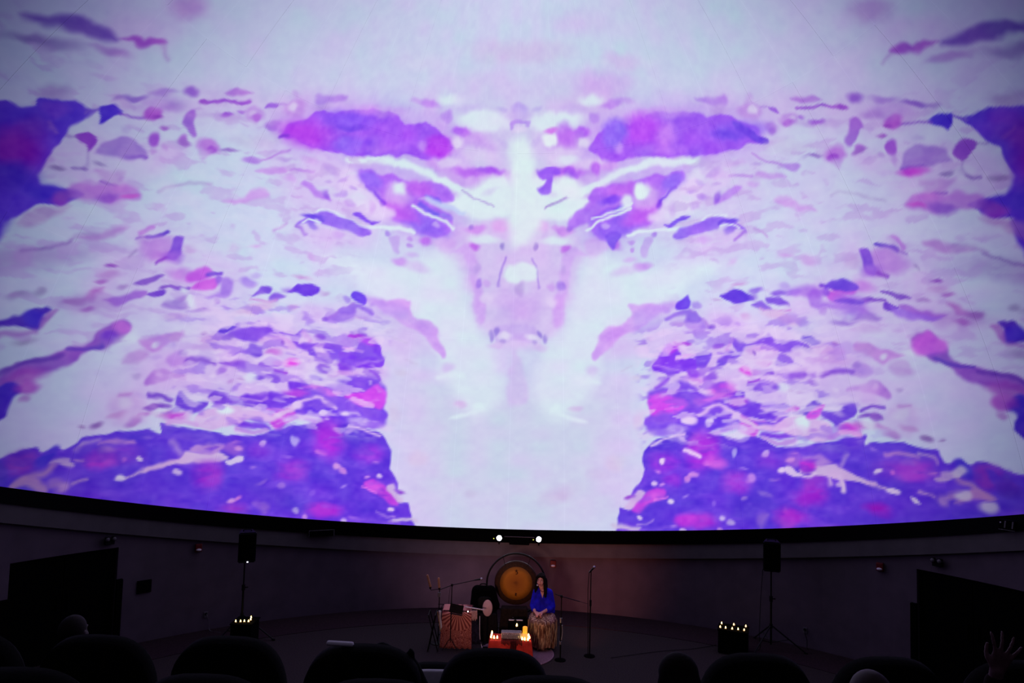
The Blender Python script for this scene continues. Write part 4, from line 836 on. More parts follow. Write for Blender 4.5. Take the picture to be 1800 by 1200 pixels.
(0,290,0.55,1.54,[48.3,17.8,43.1,21.3,36.3,23.9,30,23.2,27.5,22.7,24,24.7,22,22.5,20.4,20.6,20.9,16,32.4,14.6,45.5,12.9,47.7,13.5]),
(0,291,1,0.2,[-40.9,20.9,-40.3,21.7,-38.8,21.9,-39,21.5,-40,20.9]),
(0,291,1,0.2,[42.7,21.2,42.2,21.9,40.7,22.2,40.8,21.7,41.9,21.2]),
(0,292,1,0.28,[-39.2,21.2,-37.1,22.1,-35.3,22.5,-34.9,23.1,-34.2,22.7,-32.5,22.3,-31,22.5,-30.3,23.4,-30,22.6,-30.4,21.6,-28.9,21.6,-27.8,22,-28.3,21.3,-28.6,20.3,-27.2,20,-26.3,19.8,-27.7,19.8,-28.5,20.6,-29.9,20.9,-30.8,21.3,-31.7,22,-33.2,22,-34.7,21.7,-35.6,20.8,-36.6,20.5,-38.1,20.4,-39.6,20.5]),
(0,292,1,0.28,[41,21.5,38.9,22.3,37.1,22.7,36.8,23.3,36,22.9,34.4,22.5,32.9,22.7,32.2,23.5,31.9,22.7,32.2,21.8,30.8,21.7,29.7,22.1,30.1,21.4,30.4,20.4,29.1,20.1,28.2,19.9,29.6,19.9,30.4,20.8,31.7,21.1,32.6,21.5,33.6,22.2,35.1,22.2,36.5,21.9,37.4,21.1,38.4,20.8,39.9,20.7,41.4,20.8]),
(2,293,0.8,0.29,[-29.23,21.48,-28.33,21.64,-29.14,21.05]),
(2,293,0.8,0.28,[31.11,21.61,30.23,21.75,31.01,21.18]),
(2,294,0.9,0.29,[-28.1,20.57,-27.73,20.82,-27.64,19.97]),
(2,294,0.9,0.29,[29.98,20.68,29.62,20.92,29.52,20.07]),
(0,295,1,0.28,[-38.2,18.6,-37,19.4,-36.6,20.3,-35.4,20.3,-34.7,19.3,-35.4,18.8,-37,19]),
(0,295,1,0.27,[39.9,18.9,38.8,19.6,38.3,20.6,37.2,20.5,36.5,19.6,37.1,19.1,38.7,19.3]),
(2,296,0.8,0.21,[-35.38,19.2,-34.66,19.25,-35.35,18.92]),
(2,296,0.8,0.21,[37.1,19.47,36.38,19.5,37.06,19.19]),
(0,297,1,0.29,[-27.1,22,-25.5,22.4,-24.2,21.9,-24.5,21.3,-22.7,21,-22.6,20.5,-24.7,20.2,-26.1,20.5]),
(0,297,1,0.29,[29,22.1,27.5,22.5,26.2,22,26.5,21.3,24.7,21,24.6,20.4,26.6,20.3,28,20.6]),
(1,298,0.6,0.22,[0.22,-26.26,22.29,-24.64,22.18]),
(1,298,0.6,0.22,[0.22,28.23,22.36,26.65,22.22]),
(2,299,0.8,0.22,[-25.26,22.08,-24.16,22.03,-25.27,21.79]),
(2,299,0.8,0.22,[27.25,22.13,26.17,22.06,27.25,21.84]),
(2,300,1,0.22,[-27.81,22.85,-27.19,22.85,-27.8,22.56]),
(2,300,1,0.22,[29.76,22.95,29.15,22.94,29.74,22.66]),
(1,301,0.85,0.36,[0.57,-30.01,23.11,-28.85,22.22]),
(1,301,0.85,0.36,[0.57,31.92,23.26,30.76,22.34]),
(1,302,0.7,0.29,[0.29,-33.56,20.29,-29.74,20.28,-26.47,19.5]),
(1,302,0.7,0.28,[0.28,35.33,20.51,31.57,20.43,28.37,19.57]),
(0,303,0.7,0.35,[-35.7,21.1,-33.2,21.8,-31.5,21.7,-30.6,20.9,-32.1,20.4,-34.3,20.1]),
(0,303,0.7,0.35,[37.4,21.3,35,22,33.3,21.9,32.5,21,33.9,20.6,36,20.4]),
(2,2,0.6,0.42,[-33.54,20.8,-32.05,20.85,-33.51,20.31]),
(2,2,0.6,0.42,[35.33,21.02,33.85,21.04,35.28,20.53]),
(2,304,0.7,0.21,[-32.47,21.09,-32.17,21.15,-32.4,20.81]),
(2,304,0.7,0.21,[34.27,21.29,33.99,21.34,34.2,21.01]),
(1,305,0.95,0.39,[0.72,-43.67,16.39,-42.43,16.88,-40.57,16.96]),
(1,305,0.95,0.39,[0.71,45.38,16.84,44.14,17.3,42.23,17.36]),
(1,306,0.8,0.2,[0.26,-43.89,16.47,-42.09,16.89,-40.66,16.8]),
(1,306,0.8,0.19,[0.26,45.62,16.92,43.79,17.31,42.32,17.2]),
(1,307,0.95,0.41,[0.74,-39.65,17.23,-38.01,17.51,-36.86,17.54]),
(1,307,0.95,0.4,[0.74,41.32,17.61,39.67,17.86,38.51,17.86]),
(2,308,0.85,0.27,[-39.27,16.33,-38.76,16.66,-39.07,16.05]),
(2,308,0.85,0.26,[40.87,16.73,40.37,17.03,40.65,16.44]),
(0,309,0.95,0.21,[-34.9,18,-34.3,18.8,-32.9,19.2,-32.1,18.8,-32.4,18.4,-34.1,18]),
(0,309,0.95,0.21,[36.5,18.3,36,19.1,34.7,19.4,33.8,19,34.1,18.6,35.8,18.3]),
(2,310,0.9,0.28,[-32.36,18.78,-31.86,18.87,-32.3,18.5]),
(2,310,0.9,0.28,[34.1,18.99,33.6,19.07,34.02,18.71]),
(2,311,1,0.36,[-30.91,19.04,-30.04,19.2,-30.8,18.55]),
(2,311,1,0.35,[32.68,19.22,31.83,19.35,32.56,18.73]),
(2,312,0.8,0.35,[-33.42,19.74,-32.56,19.91,-33.34,19.39]),
(2,312,0.8,0.35,[35.18,19.96,34.33,20.11,35.08,19.62]),
(1,313,1,0.25,[0.35,-32.6,17.86,-31.05,17.63]),
(1,313,1,0.24,[0.35,34.3,18.09,32.77,17.82]),
(2,314,0.95,0.21,[-34.5,16.5,-33.89,16.71,-34.4,16.24]),
(2,314,0.95,0.21,[36.11,16.79,35.53,16.97,36,16.52]),
(0,315,0.95,0.21,[-33.9,17,-32.5,17.4,-31.6,16.7,-31.9,16.3,-32.8,16.4,-32.6,16.9]),
(0,315,0.95,0.21,[35.5,17.3,34.2,17.6,33.3,16.9,33.5,16.5,34.4,16.6,34.3,17.2]),
(2,97,0.6,0.48,[-35.54,16.31,-34.71,16.47,-35.41,15.76]),
(2,97,0.6,0.48,[37.14,16.62,36.32,16.75,36.98,16.08]),
(2,316,1,0.29,[-27.26,17.6,-26.27,17.61,-27.24,17.16]),
(2,316,1,0.29,[29.08,17.69,28.13,17.68,29.05,17.25]),
(2,206,0.95,0.29,[-26.36,18.92,-25.36,18.87,-26.37,18.48]),
(2,206,0.95,0.29,[28.24,18.99,27.27,18.92,28.24,18.55]),
(0,317,1,0.29,[-30.6,16.4,-29.7,16.7,-28.2,16.6,-27.6,15.9,-29.9,15.6]),
(0,317,1,0.28,[32.3,16.6,31.4,16.8,30,16.8,29.4,16,31.6,15.7]),
(2,318,0.8,0.37,[-24.17,19.7,-23.24,19.83,-24.1,19.33]),
(2,318,0.8,0.36,[26.13,19.72,25.24,19.84,26.06,19.36]),
(2,319,0.6,0.51,[-23.99,18.75,-22.46,18.96,-23.91,18.31]),
(2,319,0.6,0.51,[25.94,18.77,24.46,18.95,25.86,18.33]),
(0,320,0.75,0.46,[-43.2,19.5,-40.3,20.5,-39.7,20,-42.3,18.8]),
(0,320,0.75,0.46,[45.1,19.8,42.1,20.8,41.5,20.3,44.1,19.1]),
(2,321,0.75,0.4,[-41.52,18.55,-39.67,19.08,-41.38,18.17]),
(2,321,0.75,0.39,[43.3,18.91,41.43,19.41,43.14,18.53]),
(2,95,0.8,0.45,[-45.61,18.9,-44.66,19.34,-45.33,18.37]),
(2,95,0.8,0.44,[47.6,19.24,46.62,19.67,47.27,18.74]),
(2,322,0.7,0.2,[-42.51,20.19,-42.05,20.31,-42.45,20]),
(2,322,0.7,0.19,[44.41,20.49,43.94,20.6,44.34,20.3]),
(2,323,0.7,0.26,[-44.25,17.2,-43.74,17.33,-44.15,16.88]),
(2,323,0.7,0.25,[46.05,17.62,45.53,17.74,45.93,17.32]),
(2,324,0.8,0.2,[-36.49,15.77,-36.01,15.86,-36.44,15.57]),
(2,324,0.8,0.2,[38.05,16.11,37.58,16.19,37.99,15.91]),
(2,325,0.7,0.2,[-37.58,15.28,-37.25,15.34,-37.53,15.07]),
(2,325,0.7,0.2,[39.11,15.65,38.77,15.71,39.05,15.45]),
(2,326,0.7,0.34,[-39.39,20.39,-38.94,20.81,-39.09,20.09]),
(2,326,0.7,0.33,[41.2,20.68,40.76,21.09,40.88,20.39]),
(0,327,1,0.22,[-24.2,23.6,-23,24.1,-21.5,24.2,-22.3,23.7,-23.7,23.4]),
(0,327,1,0.22,[26.3,23.6,25.1,24.1,23.7,24.2,24.4,23.7,25.7,23.4]),
(0,328,1,0.22,[-22.4,22.3,-21.7,23.6,-20.6,23.8,-19.5,22.8,-19.1,21.9,-18.3,21.2,-18.7,20.3,-21,19.8,-23.4,19.9,-24.4,20.2,-24.7,21.4,-22.9,21.5]),
(0,328,1,0.22,[24.5,22.3,23.8,23.6,22.7,23.8,21.6,22.8,21.2,21.8,20.5,21.1,20.8,20.3,23.1,19.8,25.4,19.9,26.4,20.2,26.6,21.5,25,21.5]),
(2,329,0.9,0.52,[-21.21,23.29,-20.16,23.26,-21.22,22.62]),
(2,329,0.9,0.52,[23.32,23.27,22.29,23.23,23.32,22.6]),
(1,330,0.9,0.22,[0.37,-24.38,22.07,-23.15,21.95,-21.82,21.69]),
(1,330,0.9,0.22,[0.37,26.39,22.1,25.19,21.96,23.89,21.68]),
(2,331,1,0.29,[-23.74,19.53,-22.9,19.65,-23.65,19.02]),
(2,331,1,0.29,[25.72,19.55,24.89,19.65,25.61,19.04]),
(1,332,0.95,0.3,[0.45,-20.17,19.49,-18.58,18.46]),
(1,332,0.95,0.3,[0.45,22.23,19.44,20.66,18.4]),
(1,333,0.4,0.22,[0.3,-22.26,20.12,-18.67,21.19]),
(1,333,0.4,0.22,[0.3,24.29,20.11,20.79,21.13]),
(0,334,0.95,0.51,[-24.5,17.4,-22.8,18.5,-20.9,18.8,-18.2,18.2,-17.4,17.4,-17.3,15,-16.8,13.6,-18,12.2,-23,12.4,-26,12.6,-28.9,12.2,-32.3,11.3,-34.4,11.3,-35.6,13.6,-33,14.8,-29.5,15.6,-26.6,16.2]),
(0,334,0.95,0.5,[26.4,17.4,24.8,18.5,22.9,18.8,20.3,18.1,19.5,17.3,19.4,15,18.9,13.5,20,12.1,24.8,12.4,27.7,12.6,30.5,12.3,33.7,11.6,35.8,11.6,37.1,13.9,34.6,15,31.2,15.8,28.4,16.3]),
(0,21,1,0.2,[-61.6,0.8,-59.1,2.6,-58,3.3,-56.4,4.1,-55.6,3.7,-54.2,4.5,-53.4,4.5,-52.5,5.4,-51.9,6.2,-49.7,6.9,-48.6,7.4,-46.8,7.7,-45.7,8.1,-44.2,7.8,-44.6,9,-43.3,8.9,-40.7,8.9,-36.7,9,-33.4,9.6,-31.5,10.6,-28.7,11.1,-25.9,11.8,-23,12.6,-20.8,11.9,-18.7,11.8,-17.3,11.1,-16.3,9.9,-15.8,8.8,-15.9,7.3,-15.2,5.9,-14.6,4.8,-14.4,3.2,-12.9,2.8,-12.7,2.2,-12.3,0.8,-12.5,-2.6,-27.8,-4.7,-46.4,-5.8,-60,-5.7]),
(0,21,1,0.2,[60.9,2.5,58.7,4.1,57.7,4.8,56.3,5.4,55.4,5.1,54.1,5.7,53.3,5.7,52.6,6.5,52.1,7.3,50.1,7.9,49.1,8.4,47.4,8.6,46.3,8.9,44.9,8.5,45.4,9.7,44.2,9.6,41.6,9.5,37.8,9.4,34.7,9.9,32.9,10.8,30.3,11.2,27.6,11.9,24.8,12.6,22.7,11.9,20.7,11.8,19.3,11,18.3,9.8,17.8,8.7,17.9,7.2,17.2,5.8,16.6,4.7,16.4,3,14.9,2.7,14.8,2.1,14.4,0.7,14.6,-2.8,29.3,-4.9,45.8,-5.2,58.4,-4.1]),
(0,335,1,0.26,[-43.7,11.3,-43.7,12.6,-43,12.8,-41.9,12.5,-41.2,12.3,-40,12.5,-39.9,12,-40.8,11.1,-41.4,10.6,-42.4,10.8,-43.2,11.1]),
(0,335,1,0.26,[44.8,12,45,13.2,44.3,13.4,43.2,13,42.5,12.8,41.3,13,41.1,12.5,42,11.7,42.4,11.1,43.4,11.4,44.3,11.7]),
(0,336,1,0.27,[-40.1,13,-39.6,13.9,-38.4,13.9,-37.3,13.3,-35.9,13.1,-37.5,12.6,-38.4,12,-39.6,12.7]),
(0,336,1,0.27,[41.4,13.5,41,14.4,39.8,14.3,38.7,13.7,37.4,13.5,38.8,13,39.7,12.4,40.9,13.1]),
(0,337,1,0.28,[-36.2,13.8,-35.1,14.4,-33.5,14.1,-32.2,14.1,-32.7,14.9,-30.9,15,-29.5,15.4,-28.2,15.4,-28.5,14.4,-29.8,13.5,-31.2,13.3,-32.5,12.5,-34.3,12.3,-35.2,12.7,-34.1,13.3,-35.6,13.4]),
(0,337,1,0.28,[37.6,14.1,36.6,14.7,35,14.4,33.7,14.4,34.3,15.1,32.5,15.2,31.2,15.6,29.9,15.5,30.1,14.5,31.4,13.6,32.8,13.5,34,12.7,35.7,12.7,36.6,13,35.6,13.6,37,13.7]),
(2,338,0.9,0.43,[-29.46,15.35,-28.21,15.43,-29.4,14.85]),
(2,338,0.9,0.42,[31.14,15.5,29.94,15.55,31.08,15]),
(0,339,0.9,0.44,[-28.9,16.2,-26.7,16.6,-25.1,16.4,-23.6,16.2,-24.6,15.5,-26.5,15.8]),
(0,339,0.9,0.43,[30.6,16.3,28.5,16.7,27,16.5,25.5,16.2,26.4,15.6,28.3,15.9]),
(1,0,0.7,0.21,[0.35,-35.66,13.74,-33.85,13.62,-32.76,14.24]),
(1,0,0.7,0.21,[0.34,37.11,14.08,35.34,13.91,34.3,14.49]),
(0,340,1,0.29,[-28,13.3,-26.3,14.2,-24.4,14.2,-23.2,13.9,-21.7,14.2,-18.7,15,-17.1,14.7,-17,13.9,-18.5,13.4,-20,12.9,-21.5,12.7,-22.9,12.1,-24.4,12,-26,12.5,-27.5,12.8]),
(0,340,1,0.29,[29.7,13.4,28,14.3,26.2,14.3,25,13.9,23.6,14.2,20.7,14.9,19.1,14.6,19,13.8,20.5,13.4,21.9,12.8,23.4,12.7,24.8,12.1,26.2,12,27.7,12.5,29.2,12.9]),
(0,341,0.95,0.27,[-37.4,10.4,-36.1,11.1,-34.3,10.9,-32.3,11.2,-31.7,10.6,-33.5,10.4,-35.6,10.2]),
(0,341,0.95,0.27,[38.5,10.9,37.4,11.4,35.7,11.2,33.7,11.4,33.1,10.8,34.9,10.7,36.8,10.6]),
(0,342,1,0.35,[-31.9,11.7,-31.1,12.6,-29.6,12.8,-29.1,12.1,-30.1,11.1,-31.1,10.7]),
(0,342,1,0.35,[33.4,12,32.7,12.8,31.2,12.9,30.7,12.3,31.6,11.2,32.6,10.9]),
(0,343,1,0.37,[-23,15.8,-22,16.4,-20.6,17,-18.8,17.7,-17.3,16.9,-17.3,15.1,-18.7,14.5,-20.2,14.6,-21.8,15.1]),
(0,343,1,0.37,[24.9,15.8,24,16.4,22.6,17,20.9,17.6,19.4,16.9,19.3,15.1,20.7,14.4,22.2,14.5,23.8,15.1]),
(1,344,0.8,0.22,[0.22,-21.52,15.56,-19.71,15.32]),
(1,344,0.8,0.22,[0.22,23.48,15.53,21.7,15.27]),
(0,345,1,0.3,[-22,14.1,-19.5,14.8,-17.2,14.5,-16.8,13.7,-18.5,13.2,-20.4,13.2]),
(0,345,1,0.3,[23.9,14.1,21.5,14.8,19.2,14.4,18.8,13.6,20.5,13.1,22.4,13.2]),
(2,346,0.9,0.44,[-20.57,12.68,-18.9,12.71,-20.54,12.02]),
(2,346,0.9,0.44,[22.49,12.64,20.87,12.66,22.45,11.98]),
(2,347,0.8,0.37,[-18.43,12.68,-17.21,12.79,-18.38,12.31]),
(2,347,0.8,0.37,[20.41,12.62,19.23,12.73,20.36,12.25]),
(2,348,1,0.37,[-22.54,13.65,-21.79,13.73,-22.48,13.28]),
(2,348,1,0.36,[24.42,13.64,23.7,13.72,24.36,13.27]),
(1,349,0.9,0.22,[0.3,-21.99,12.01,-19.84,11.79,-17.6,10.89]),
(1,349,0.9,0.22,[0.29,23.86,11.99,21.77,11.74,19.57,10.82]),
(2,350,0.7,0.29,[-21.61,11.46,-21.08,11.71,-21.47,11.19]),
(2,350,0.7,0.29,[23.48,11.43,22.97,11.68,23.34,11.16]),
(2,351,0.5,0.45,[-16.85,12.3,-15.78,12.21,-16.88,11.78]),
(2,351,0.5,0.45,[18.86,12.23,17.81,12.14,18.89,11.71]),
(0,352,1,0.31,[-47,10.3,-46.2,11.2,-45.1,11.2,-45.5,10.2,-46.5,10.1]),
(0,352,1,0.31,[47.9,11.1,47.4,11.9,46.2,11.8,46.5,10.9,47.4,10.9]),
(1,353,1,0.25,[0.38,-46.8,11.86,-45.23,12,-44.25,11.74]),
(1,353,1,0.25,[0.37,48.04,12.55,46.46,12.65,45.44,12.38]),
(2,354,1,0.25,[-44.72,11.05,-44.08,11.07,-44.69,10.73]),
(2,354,1,0.25,[45.81,11.72,45.17,11.71,45.73,11.41]),
(0,355,0.7,0.38,[-47.2,9.2,-46.3,9.8,-45,10.3,-43.8,10.6,-43.6,9.8,-45.4,9.6]),
(0,355,0.7,0.37,[48,10,47.2,10.6,46,11,44.8,11.2,44.5,10.5,46.3,10.3]),
(2,356,0.95,0.45,[-42.82,9.96,-41.71,10.27,-42.65,9.46]),
(2,356,0.95,0.45,[43.78,10.59,42.73,10.85,43.55,10.09]),
(2,357,0.85,0.37,[-47.55,8.54,-46.89,8.95,-47.3,8.17]),
(2,357,0.85,0.36,[48.22,9.38,47.65,9.75,47.92,9.01]),
(2,358,0.85,0.29,[-51.15,7.51,-50.54,7.83,-51,7.25]),
(2,358,0.85,0.29,[51.63,8.52,51.09,8.8,51.43,8.26]),
(2,359,0.65,0.23,[-52.65,7.03,-52.32,7.09,-52.6,6.85]),
(2,359,0.65,0.23,[53.06,8.11,52.74,8.16,52.98,7.94]),
(2,360,0.75,0.3,[-49.31,8.95,-48.46,9.34,-49.17,8.67]),
(2,360,0.75,0.3,[50.07,9.83,49.28,10.18,49.87,9.56]),
(2,97,0.85,0.55,[-48.76,10.53,-47.94,10.7,-48.56,9.8]),
(2,97,0.85,0.54,[49.81,11.32,49,11.47,49.47,10.63]),
(0,361,0.45,0.85,[-50.7,10.5,-48.6,12,-47.2,11.3,-46.5,8.9,-49.4,8]),
(0,361,0.45,0.85,[51.8,11.4,49.9,12.7,48.3,12,47.3,9.7,49.9,8.9]),
(1,362,0.6,0.36,[0.36,-49.82,11.38,-48.53,11.67]),
(1,362,0.6,0.36,[0.36,51.05,12.14,49.78,12.4]),
(2,97,0.7,0.38,[-45.06,10.13,-44.28,10.73,-44.78,9.77]),
(2,97,0.7,0.37,[46.01,10.83,45.32,11.39,45.68,10.47]),
(2,363,0.95,0.82,[-49.7,4.16,-48.22,4.4,-49.49,3.28]),
(2,363,0.95,0.82,[49.59,5.2,48.2,5.35,49.26,4.31]),
(2,364,0.9,0.75,[-57.19,2.38,-55.74,3.1,-56.67,1.39]),
(2,364,0.9,0.75,[56.77,3.82,55.42,4.45,56.07,2.82]),
(2,365,1,0.33,[-54.85,3.47,-54.07,4.47,-54.46,3.13]),
(2,365,1,0.33,[54.59,4.77,53.98,5.71,54.13,4.42]),
(2,366,0.9,0.47,[-58.85,1.38,-58.26,1.48,-58.58,0.34]),
(2,366,0.9,0.47,[58.28,2.92,57.7,2.99,57.83,1.87]),
(2,367,0.6,1.08,[-47.67,4.86,-45.62,5.19,-47.43,3.78]),
(2,367,0.6,1.08,[47.74,5.78,45.82,6,47.34,4.69]),
(0,368,0.95,0.28,[-54.6,2.9,-53.7,3.6,-52.7,3.8,-52.6,3.3,-52.2,3.2,-52.6,2.7,-53.8,2.9]),
(0,368,0.95,0.28,[54.2,4.2,53.5,4.9,52.4,5,52.3,4.5,51.8,4.3,52.2,3.9,53.5,4.2]),
(1,369,0.85,0.43,[0.54,-57.41,0.13,-56.12,1.26,-54.71,2.05,-54.22,2.71]),
(1,369,0.85,0.44,[0.55,56.62,1.6,55.5,2.67,54.21,3.38,53.82,4]),
(0,370,0.9,0.37,[-57.9,0,-56.6,1.2,-55.2,1.3,-54.1,0,-55.9,0.2]),
(0,370,0.9,0.38,[57.1,1.5,56,2.6,54.6,2.7,53.3,1.3,55.1,1.6]),
(2,371,0.85,0.44,[-53.81,1.04,-53.02,1.16,-53.7,0.54]),
(2,371,0.85,0.45,[53.17,2.32,52.4,2.39,52.99,1.82]),
(2,372,0.85,0.44,[-52.84,0.6,-52.24,1.12,-52.5,0.2]),
(2,372,0.85,0.45,[52.15,1.83,51.63,2.31,51.77,1.4]),
(1,373,0.9,0.28,[0.34,-51.85,1.15,-50.66,1.85]),
(1,373,0.9,0.29,[0.34,51.26,2.31,50.19,2.95]),
(1,374,0.8,0.23,[0.29,-52.22,3.63,-51.37,3.89]),
(1,374,0.8,0.23,[0.29,51.98,4.8,51.18,5.01]),
(1,375,0.9,0.29,[0.41,-52.22,4.76,-51.67,5.52,-50.3,6.08]),
(1,375,0.9,0.29,[0.41,52.18,5.91,51.77,6.62,50.5,7.1]),
(1,376,0.85,0.3,[0.48,-50.09,5.75,-48.61,6.26,-46.72,6.47]),
(1,376,0.85,0.3,[0.48,50.24,6.77,48.87,7.2,47.06,7.32]),
(2,377,0.5,0.35,[-51.29,5.17,-50.29,5.66,-51.12,4.85]),
(2,377,0.5,0.35,[51.32,6.26,50.42,6.7,51.1,5.94]),
(2,378,0.7,0.3,[-49.25,5.22,-48.45,5.35,-49.18,4.92]),
(2,378,0.7,0.3,[49.32,6.21,48.56,6.31,49.2,5.92]),
(2,379,0.6,0.19,[-45.49,7.26,-44.98,7.45,-45.41,7.08]),
(2,379,0.6,0.19,[45.99,8.04,45.52,8.2,45.89,7.86]),
(1,380,1,0.24,[0.3,-47.68,2.27,-46.05,2.99,-44.99,3.71]),
(1,380,1,0.24,[0.3,47.4,3.19,45.95,3.81,45.04,4.47]),
(1,381,1,0.31,[0.56,-45.26,3.54,-43.29,4.46,-41.75,5.27,-41.01,5.7]),
(1,381,1,0.31,[0.56,45.28,4.32,43.55,5.13,42.21,5.86,41.56,6.26]),
(2,382,1,0.24,[-47.54,2.41,-47.1,2.56,-47.42,2.13]),
(2,382,1,0.24,[47.28,3.32,46.89,3.44,47.14,3.03]),
(0,383,1,0.26,[-42.6,4.6,-41.6,5.4,-41.3,6.1,-40.5,6.4,-39.2,6.4,-38,6.8,-36.9,6.5,-36.1,6.2,-37.4,5.5,-39.6,5.1,-41.6,4.8]),
(0,383,1,0.26,[43,5.3,42.1,6,41.8,6.6,41.2,7,40,6.9,38.8,7.2,37.8,6.9,37.1,6.5,38.2,5.9,40.2,5.5,42.1,5.3]),
(0,384,1,0.2,[-36.6,5.8,-35.8,6.1,-35.2,6.7,-34.4,6.7,-34.5,6.1,-35.4,5.5,-36.3,5.4]),
(0,384,1,0.2,[37.5,6.1,36.8,6.4,36.3,7,35.5,7,35.5,6.3,36.4,5.8,37.2,5.8]),
(0,385,0.9,0.33,[-40.4,6.7,-39.7,7.3,-38.5,7.7,-37.1,7.8,-36.9,7,-38.5,6.4,-39.8,6.3]),
(0,385,0.9,0.33,[41.1,7.2,40.5,7.8,39.4,8.2,38.1,8.2,37.9,7.3,39.3,6.8,40.5,6.8]),
(2,386,0.9,0.2,[-38.12,7.26,-37.42,7.43,-38.06,7.07]),
(2,386,0.9,0.2,[39.01,7.7,38.37,7.84,38.94,7.5]),
(1,387,0.75,0.45,[0.64,-42.61,7.16,-41.62,6.14]),
(1,387,0.75,0.44,[0.63,43.23,7.81,42.17,6.73]),
(2,388,0.55,0.52,[-40.2,8.02,-38.27,8.32,-40.12,7.63]),
(2,388,0.55,0.52,[41.03,8.55,39.24,8.77,40.92,8.16]),
(2,389,0.8,0.6,[-35.87,7.45,-34.67,7.62,-35.72,6.65]),
(2,389,0.8,0.6,[36.92,7.79,35.81,7.91,36.73,6.98]),
(2,390,0.95,0.18,[-45.82,4.72,-45.47,4.77,-45.75,4.41]),
(2,390,0.95,0.18,[45.95,5.53,45.62,5.57,45.85,5.23]),
(2,391,0.95,0.19,[-41.4,3.89,-40.91,3.95,-41.34,3.57]),
(2,391,0.95,0.19,[41.76,4.45,41.31,4.49,41.68,4.12]),
(2,392,0.95,0.21,[-32.22,8.58,-31.74,8.48,-32.29,8.18]),
(2,392,0.95,0.2,[33.54,8.79,33.08,8.67,33.59,8.39]),
(2,393,0.95,0.2,[-35.19,7.48,-34.73,7.54,-35.14,7.21]),
(2,393,0.95,0.2,[36.29,7.79,35.85,7.84,36.22,7.52]),
(2,394,0.95,0.2,[-35.73,8.16,-35.2,8.23,-35.71,8.02]),
(2,394,0.95,0.2,[36.83,8.5,36.34,8.55,36.8,8.36]),
(2,395,0.95,0.21,[-28.36,9.29,-28.05,9.45,-28.08,8.79]),
(2,395,0.95,0.21,[29.91,9.39,29.62,9.54,29.63,8.87]),
(2,396,0.95,0.22,[-24.72,8.27,-24,8.35,-24.67,7.92]),
(2,396,0.95,0.21,[26.42,8.28,25.73,8.34,26.36,7.92]),
(2,397,0.95,0.22,[-24.27,9.19,-23.76,9.25,-24.25,9.05]),
(2,397,0.95,0.21,[26,9.19,25.51,9.24,25.97,9.05]),
(2,398,0.95,0.22,[-22.9,6.72,-22.32,6.63,-22.95,6.37]),
(2,398,0.95,0.21,[24.65,6.68,24.09,6.58,24.69,6.33]),
(2,399,0.95,0.22,[-22.04,6.29,-21.51,6.05,-22.16,6.03]),
(2,399,0.95,0.21,[23.82,6.24,23.3,5.99,23.92,5.98]),
(2,400,0.95,0.21,[-29.1,3.64,-28.62,3.69,-29.05,3.3]),
(2,400,0.95,0.21,[30.48,3.68,30.03,3.72,30.43,3.34]),
(2,401,0.95,0.2,[-31.72,4.06,-31.02,4.45,-31.58,3.82]),
(2,401,0.95,0.2,[32.93,4.19,32.28,4.56,32.79,3.94]),
(2,402,0.95,0.2,[-33.19,5.47,-32.79,5.52,-33.17,5.34]),
(2,402,0.95,0.2,[34.33,5.68,33.96,5.71,34.3,5.54]),
(2,403,0.95,0.2,[-35,1.42,-34.44,1.58,-34.91,1.17]),
(2,403,0.95,0.2,[35.84,1.62,35.34,1.76,35.76,1.36]),
(2,404,0.95,0.2,[-34.19,1.77,-33.86,1.97,-34.08,1.6]),
(2,404,0.95,0.2,[35.12,1.94,34.83,2.14,35.02,1.76]),
(2,405,0.95,0.21,[-27.14,0.98,-26.65,1.02,-27.09,0.64]),
(2,405,0.95,0.2,[28.62,0.93,28.17,0.96,28.57,0.59]),
(2,392,0.95,0.21,[-20.96,0.03,-20.54,0.06,-20.93,-0.32]),
(2,392,0.95,0.21,[22.77,-0.11,22.36,-0.08,22.74,-0.46]),
(2,406,0.95,0.22,[-25.36,13.37,-24.77,13.45,-25.28,12.87]),
(2,406,0.95,0.22,[27.14,13.42,26.57,13.48,27.05,12.91]),
(2,407,0.95,0.22,[-17.21,5.97,-16.92,5.99,-17.18,5.68]),
(2,407,0.95,0.22,[19.14,5.87,18.85,5.9,19.11,5.58]),
(2,408,0.95,0.22,[-18.52,5.72,-18.15,5.75,-18.5,5.5]),
(2,408,0.95,0.22,[20.41,5.63,20.05,5.66,20.38,5.41]),
(2,409,0.95,0.22,[-17.91,7.67,-17.54,7.7,-17.9,7.53]),
(2,409,0.95,0.22,[19.84,7.6,19.48,7.62,19.82,7.45]),
(2,410,0.95,0.22,[-15.34,1.87,-14.98,1.9,-15.32,1.59]),
(2,410,0.95,0.22,[17.32,1.74,16.97,1.77,17.3,1.45]),
(2,312,0.95,0.18,[-47.43,4.34,-47.08,4.4,-47.38,4.1]),
(2,312,0.95,0.18,[47.43,5.25,47.1,5.28,47.34,5.01]),
(2,411,0.95,0.21,[-29.24,7.27,-28.68,7.33,-29.22,7.13]),
(2,411,0.95,0.21,[30.69,7.37,30.17,7.42,30.67,7.23]),
(2,412,0.95,0.22,[-21.83,6.31,-21.61,6.33,-21.81,6.17]),
(2,412,0.95,0.21,[23.61,6.26,23.4,6.28,23.59,6.11]),
(2,411,0.95,0.22,[-21.51,4.32,-21.22,4.35,-21.5,4.18]),
(2,411,0.95,0.21,[23.29,4.24,23.01,4.26,23.27,4.1]),
(2,413,0.95,0.21,[-25.77,0.12,-25.45,-0.03,-25.91,-0.19]),
(2,413,0.95,0.21,[27.34,0.03,27.04,-0.12,27.47,-0.28]),
(2,414,0.95,0.21,[-25.3,3.08,-24.95,3.11,-25.25,2.66]),
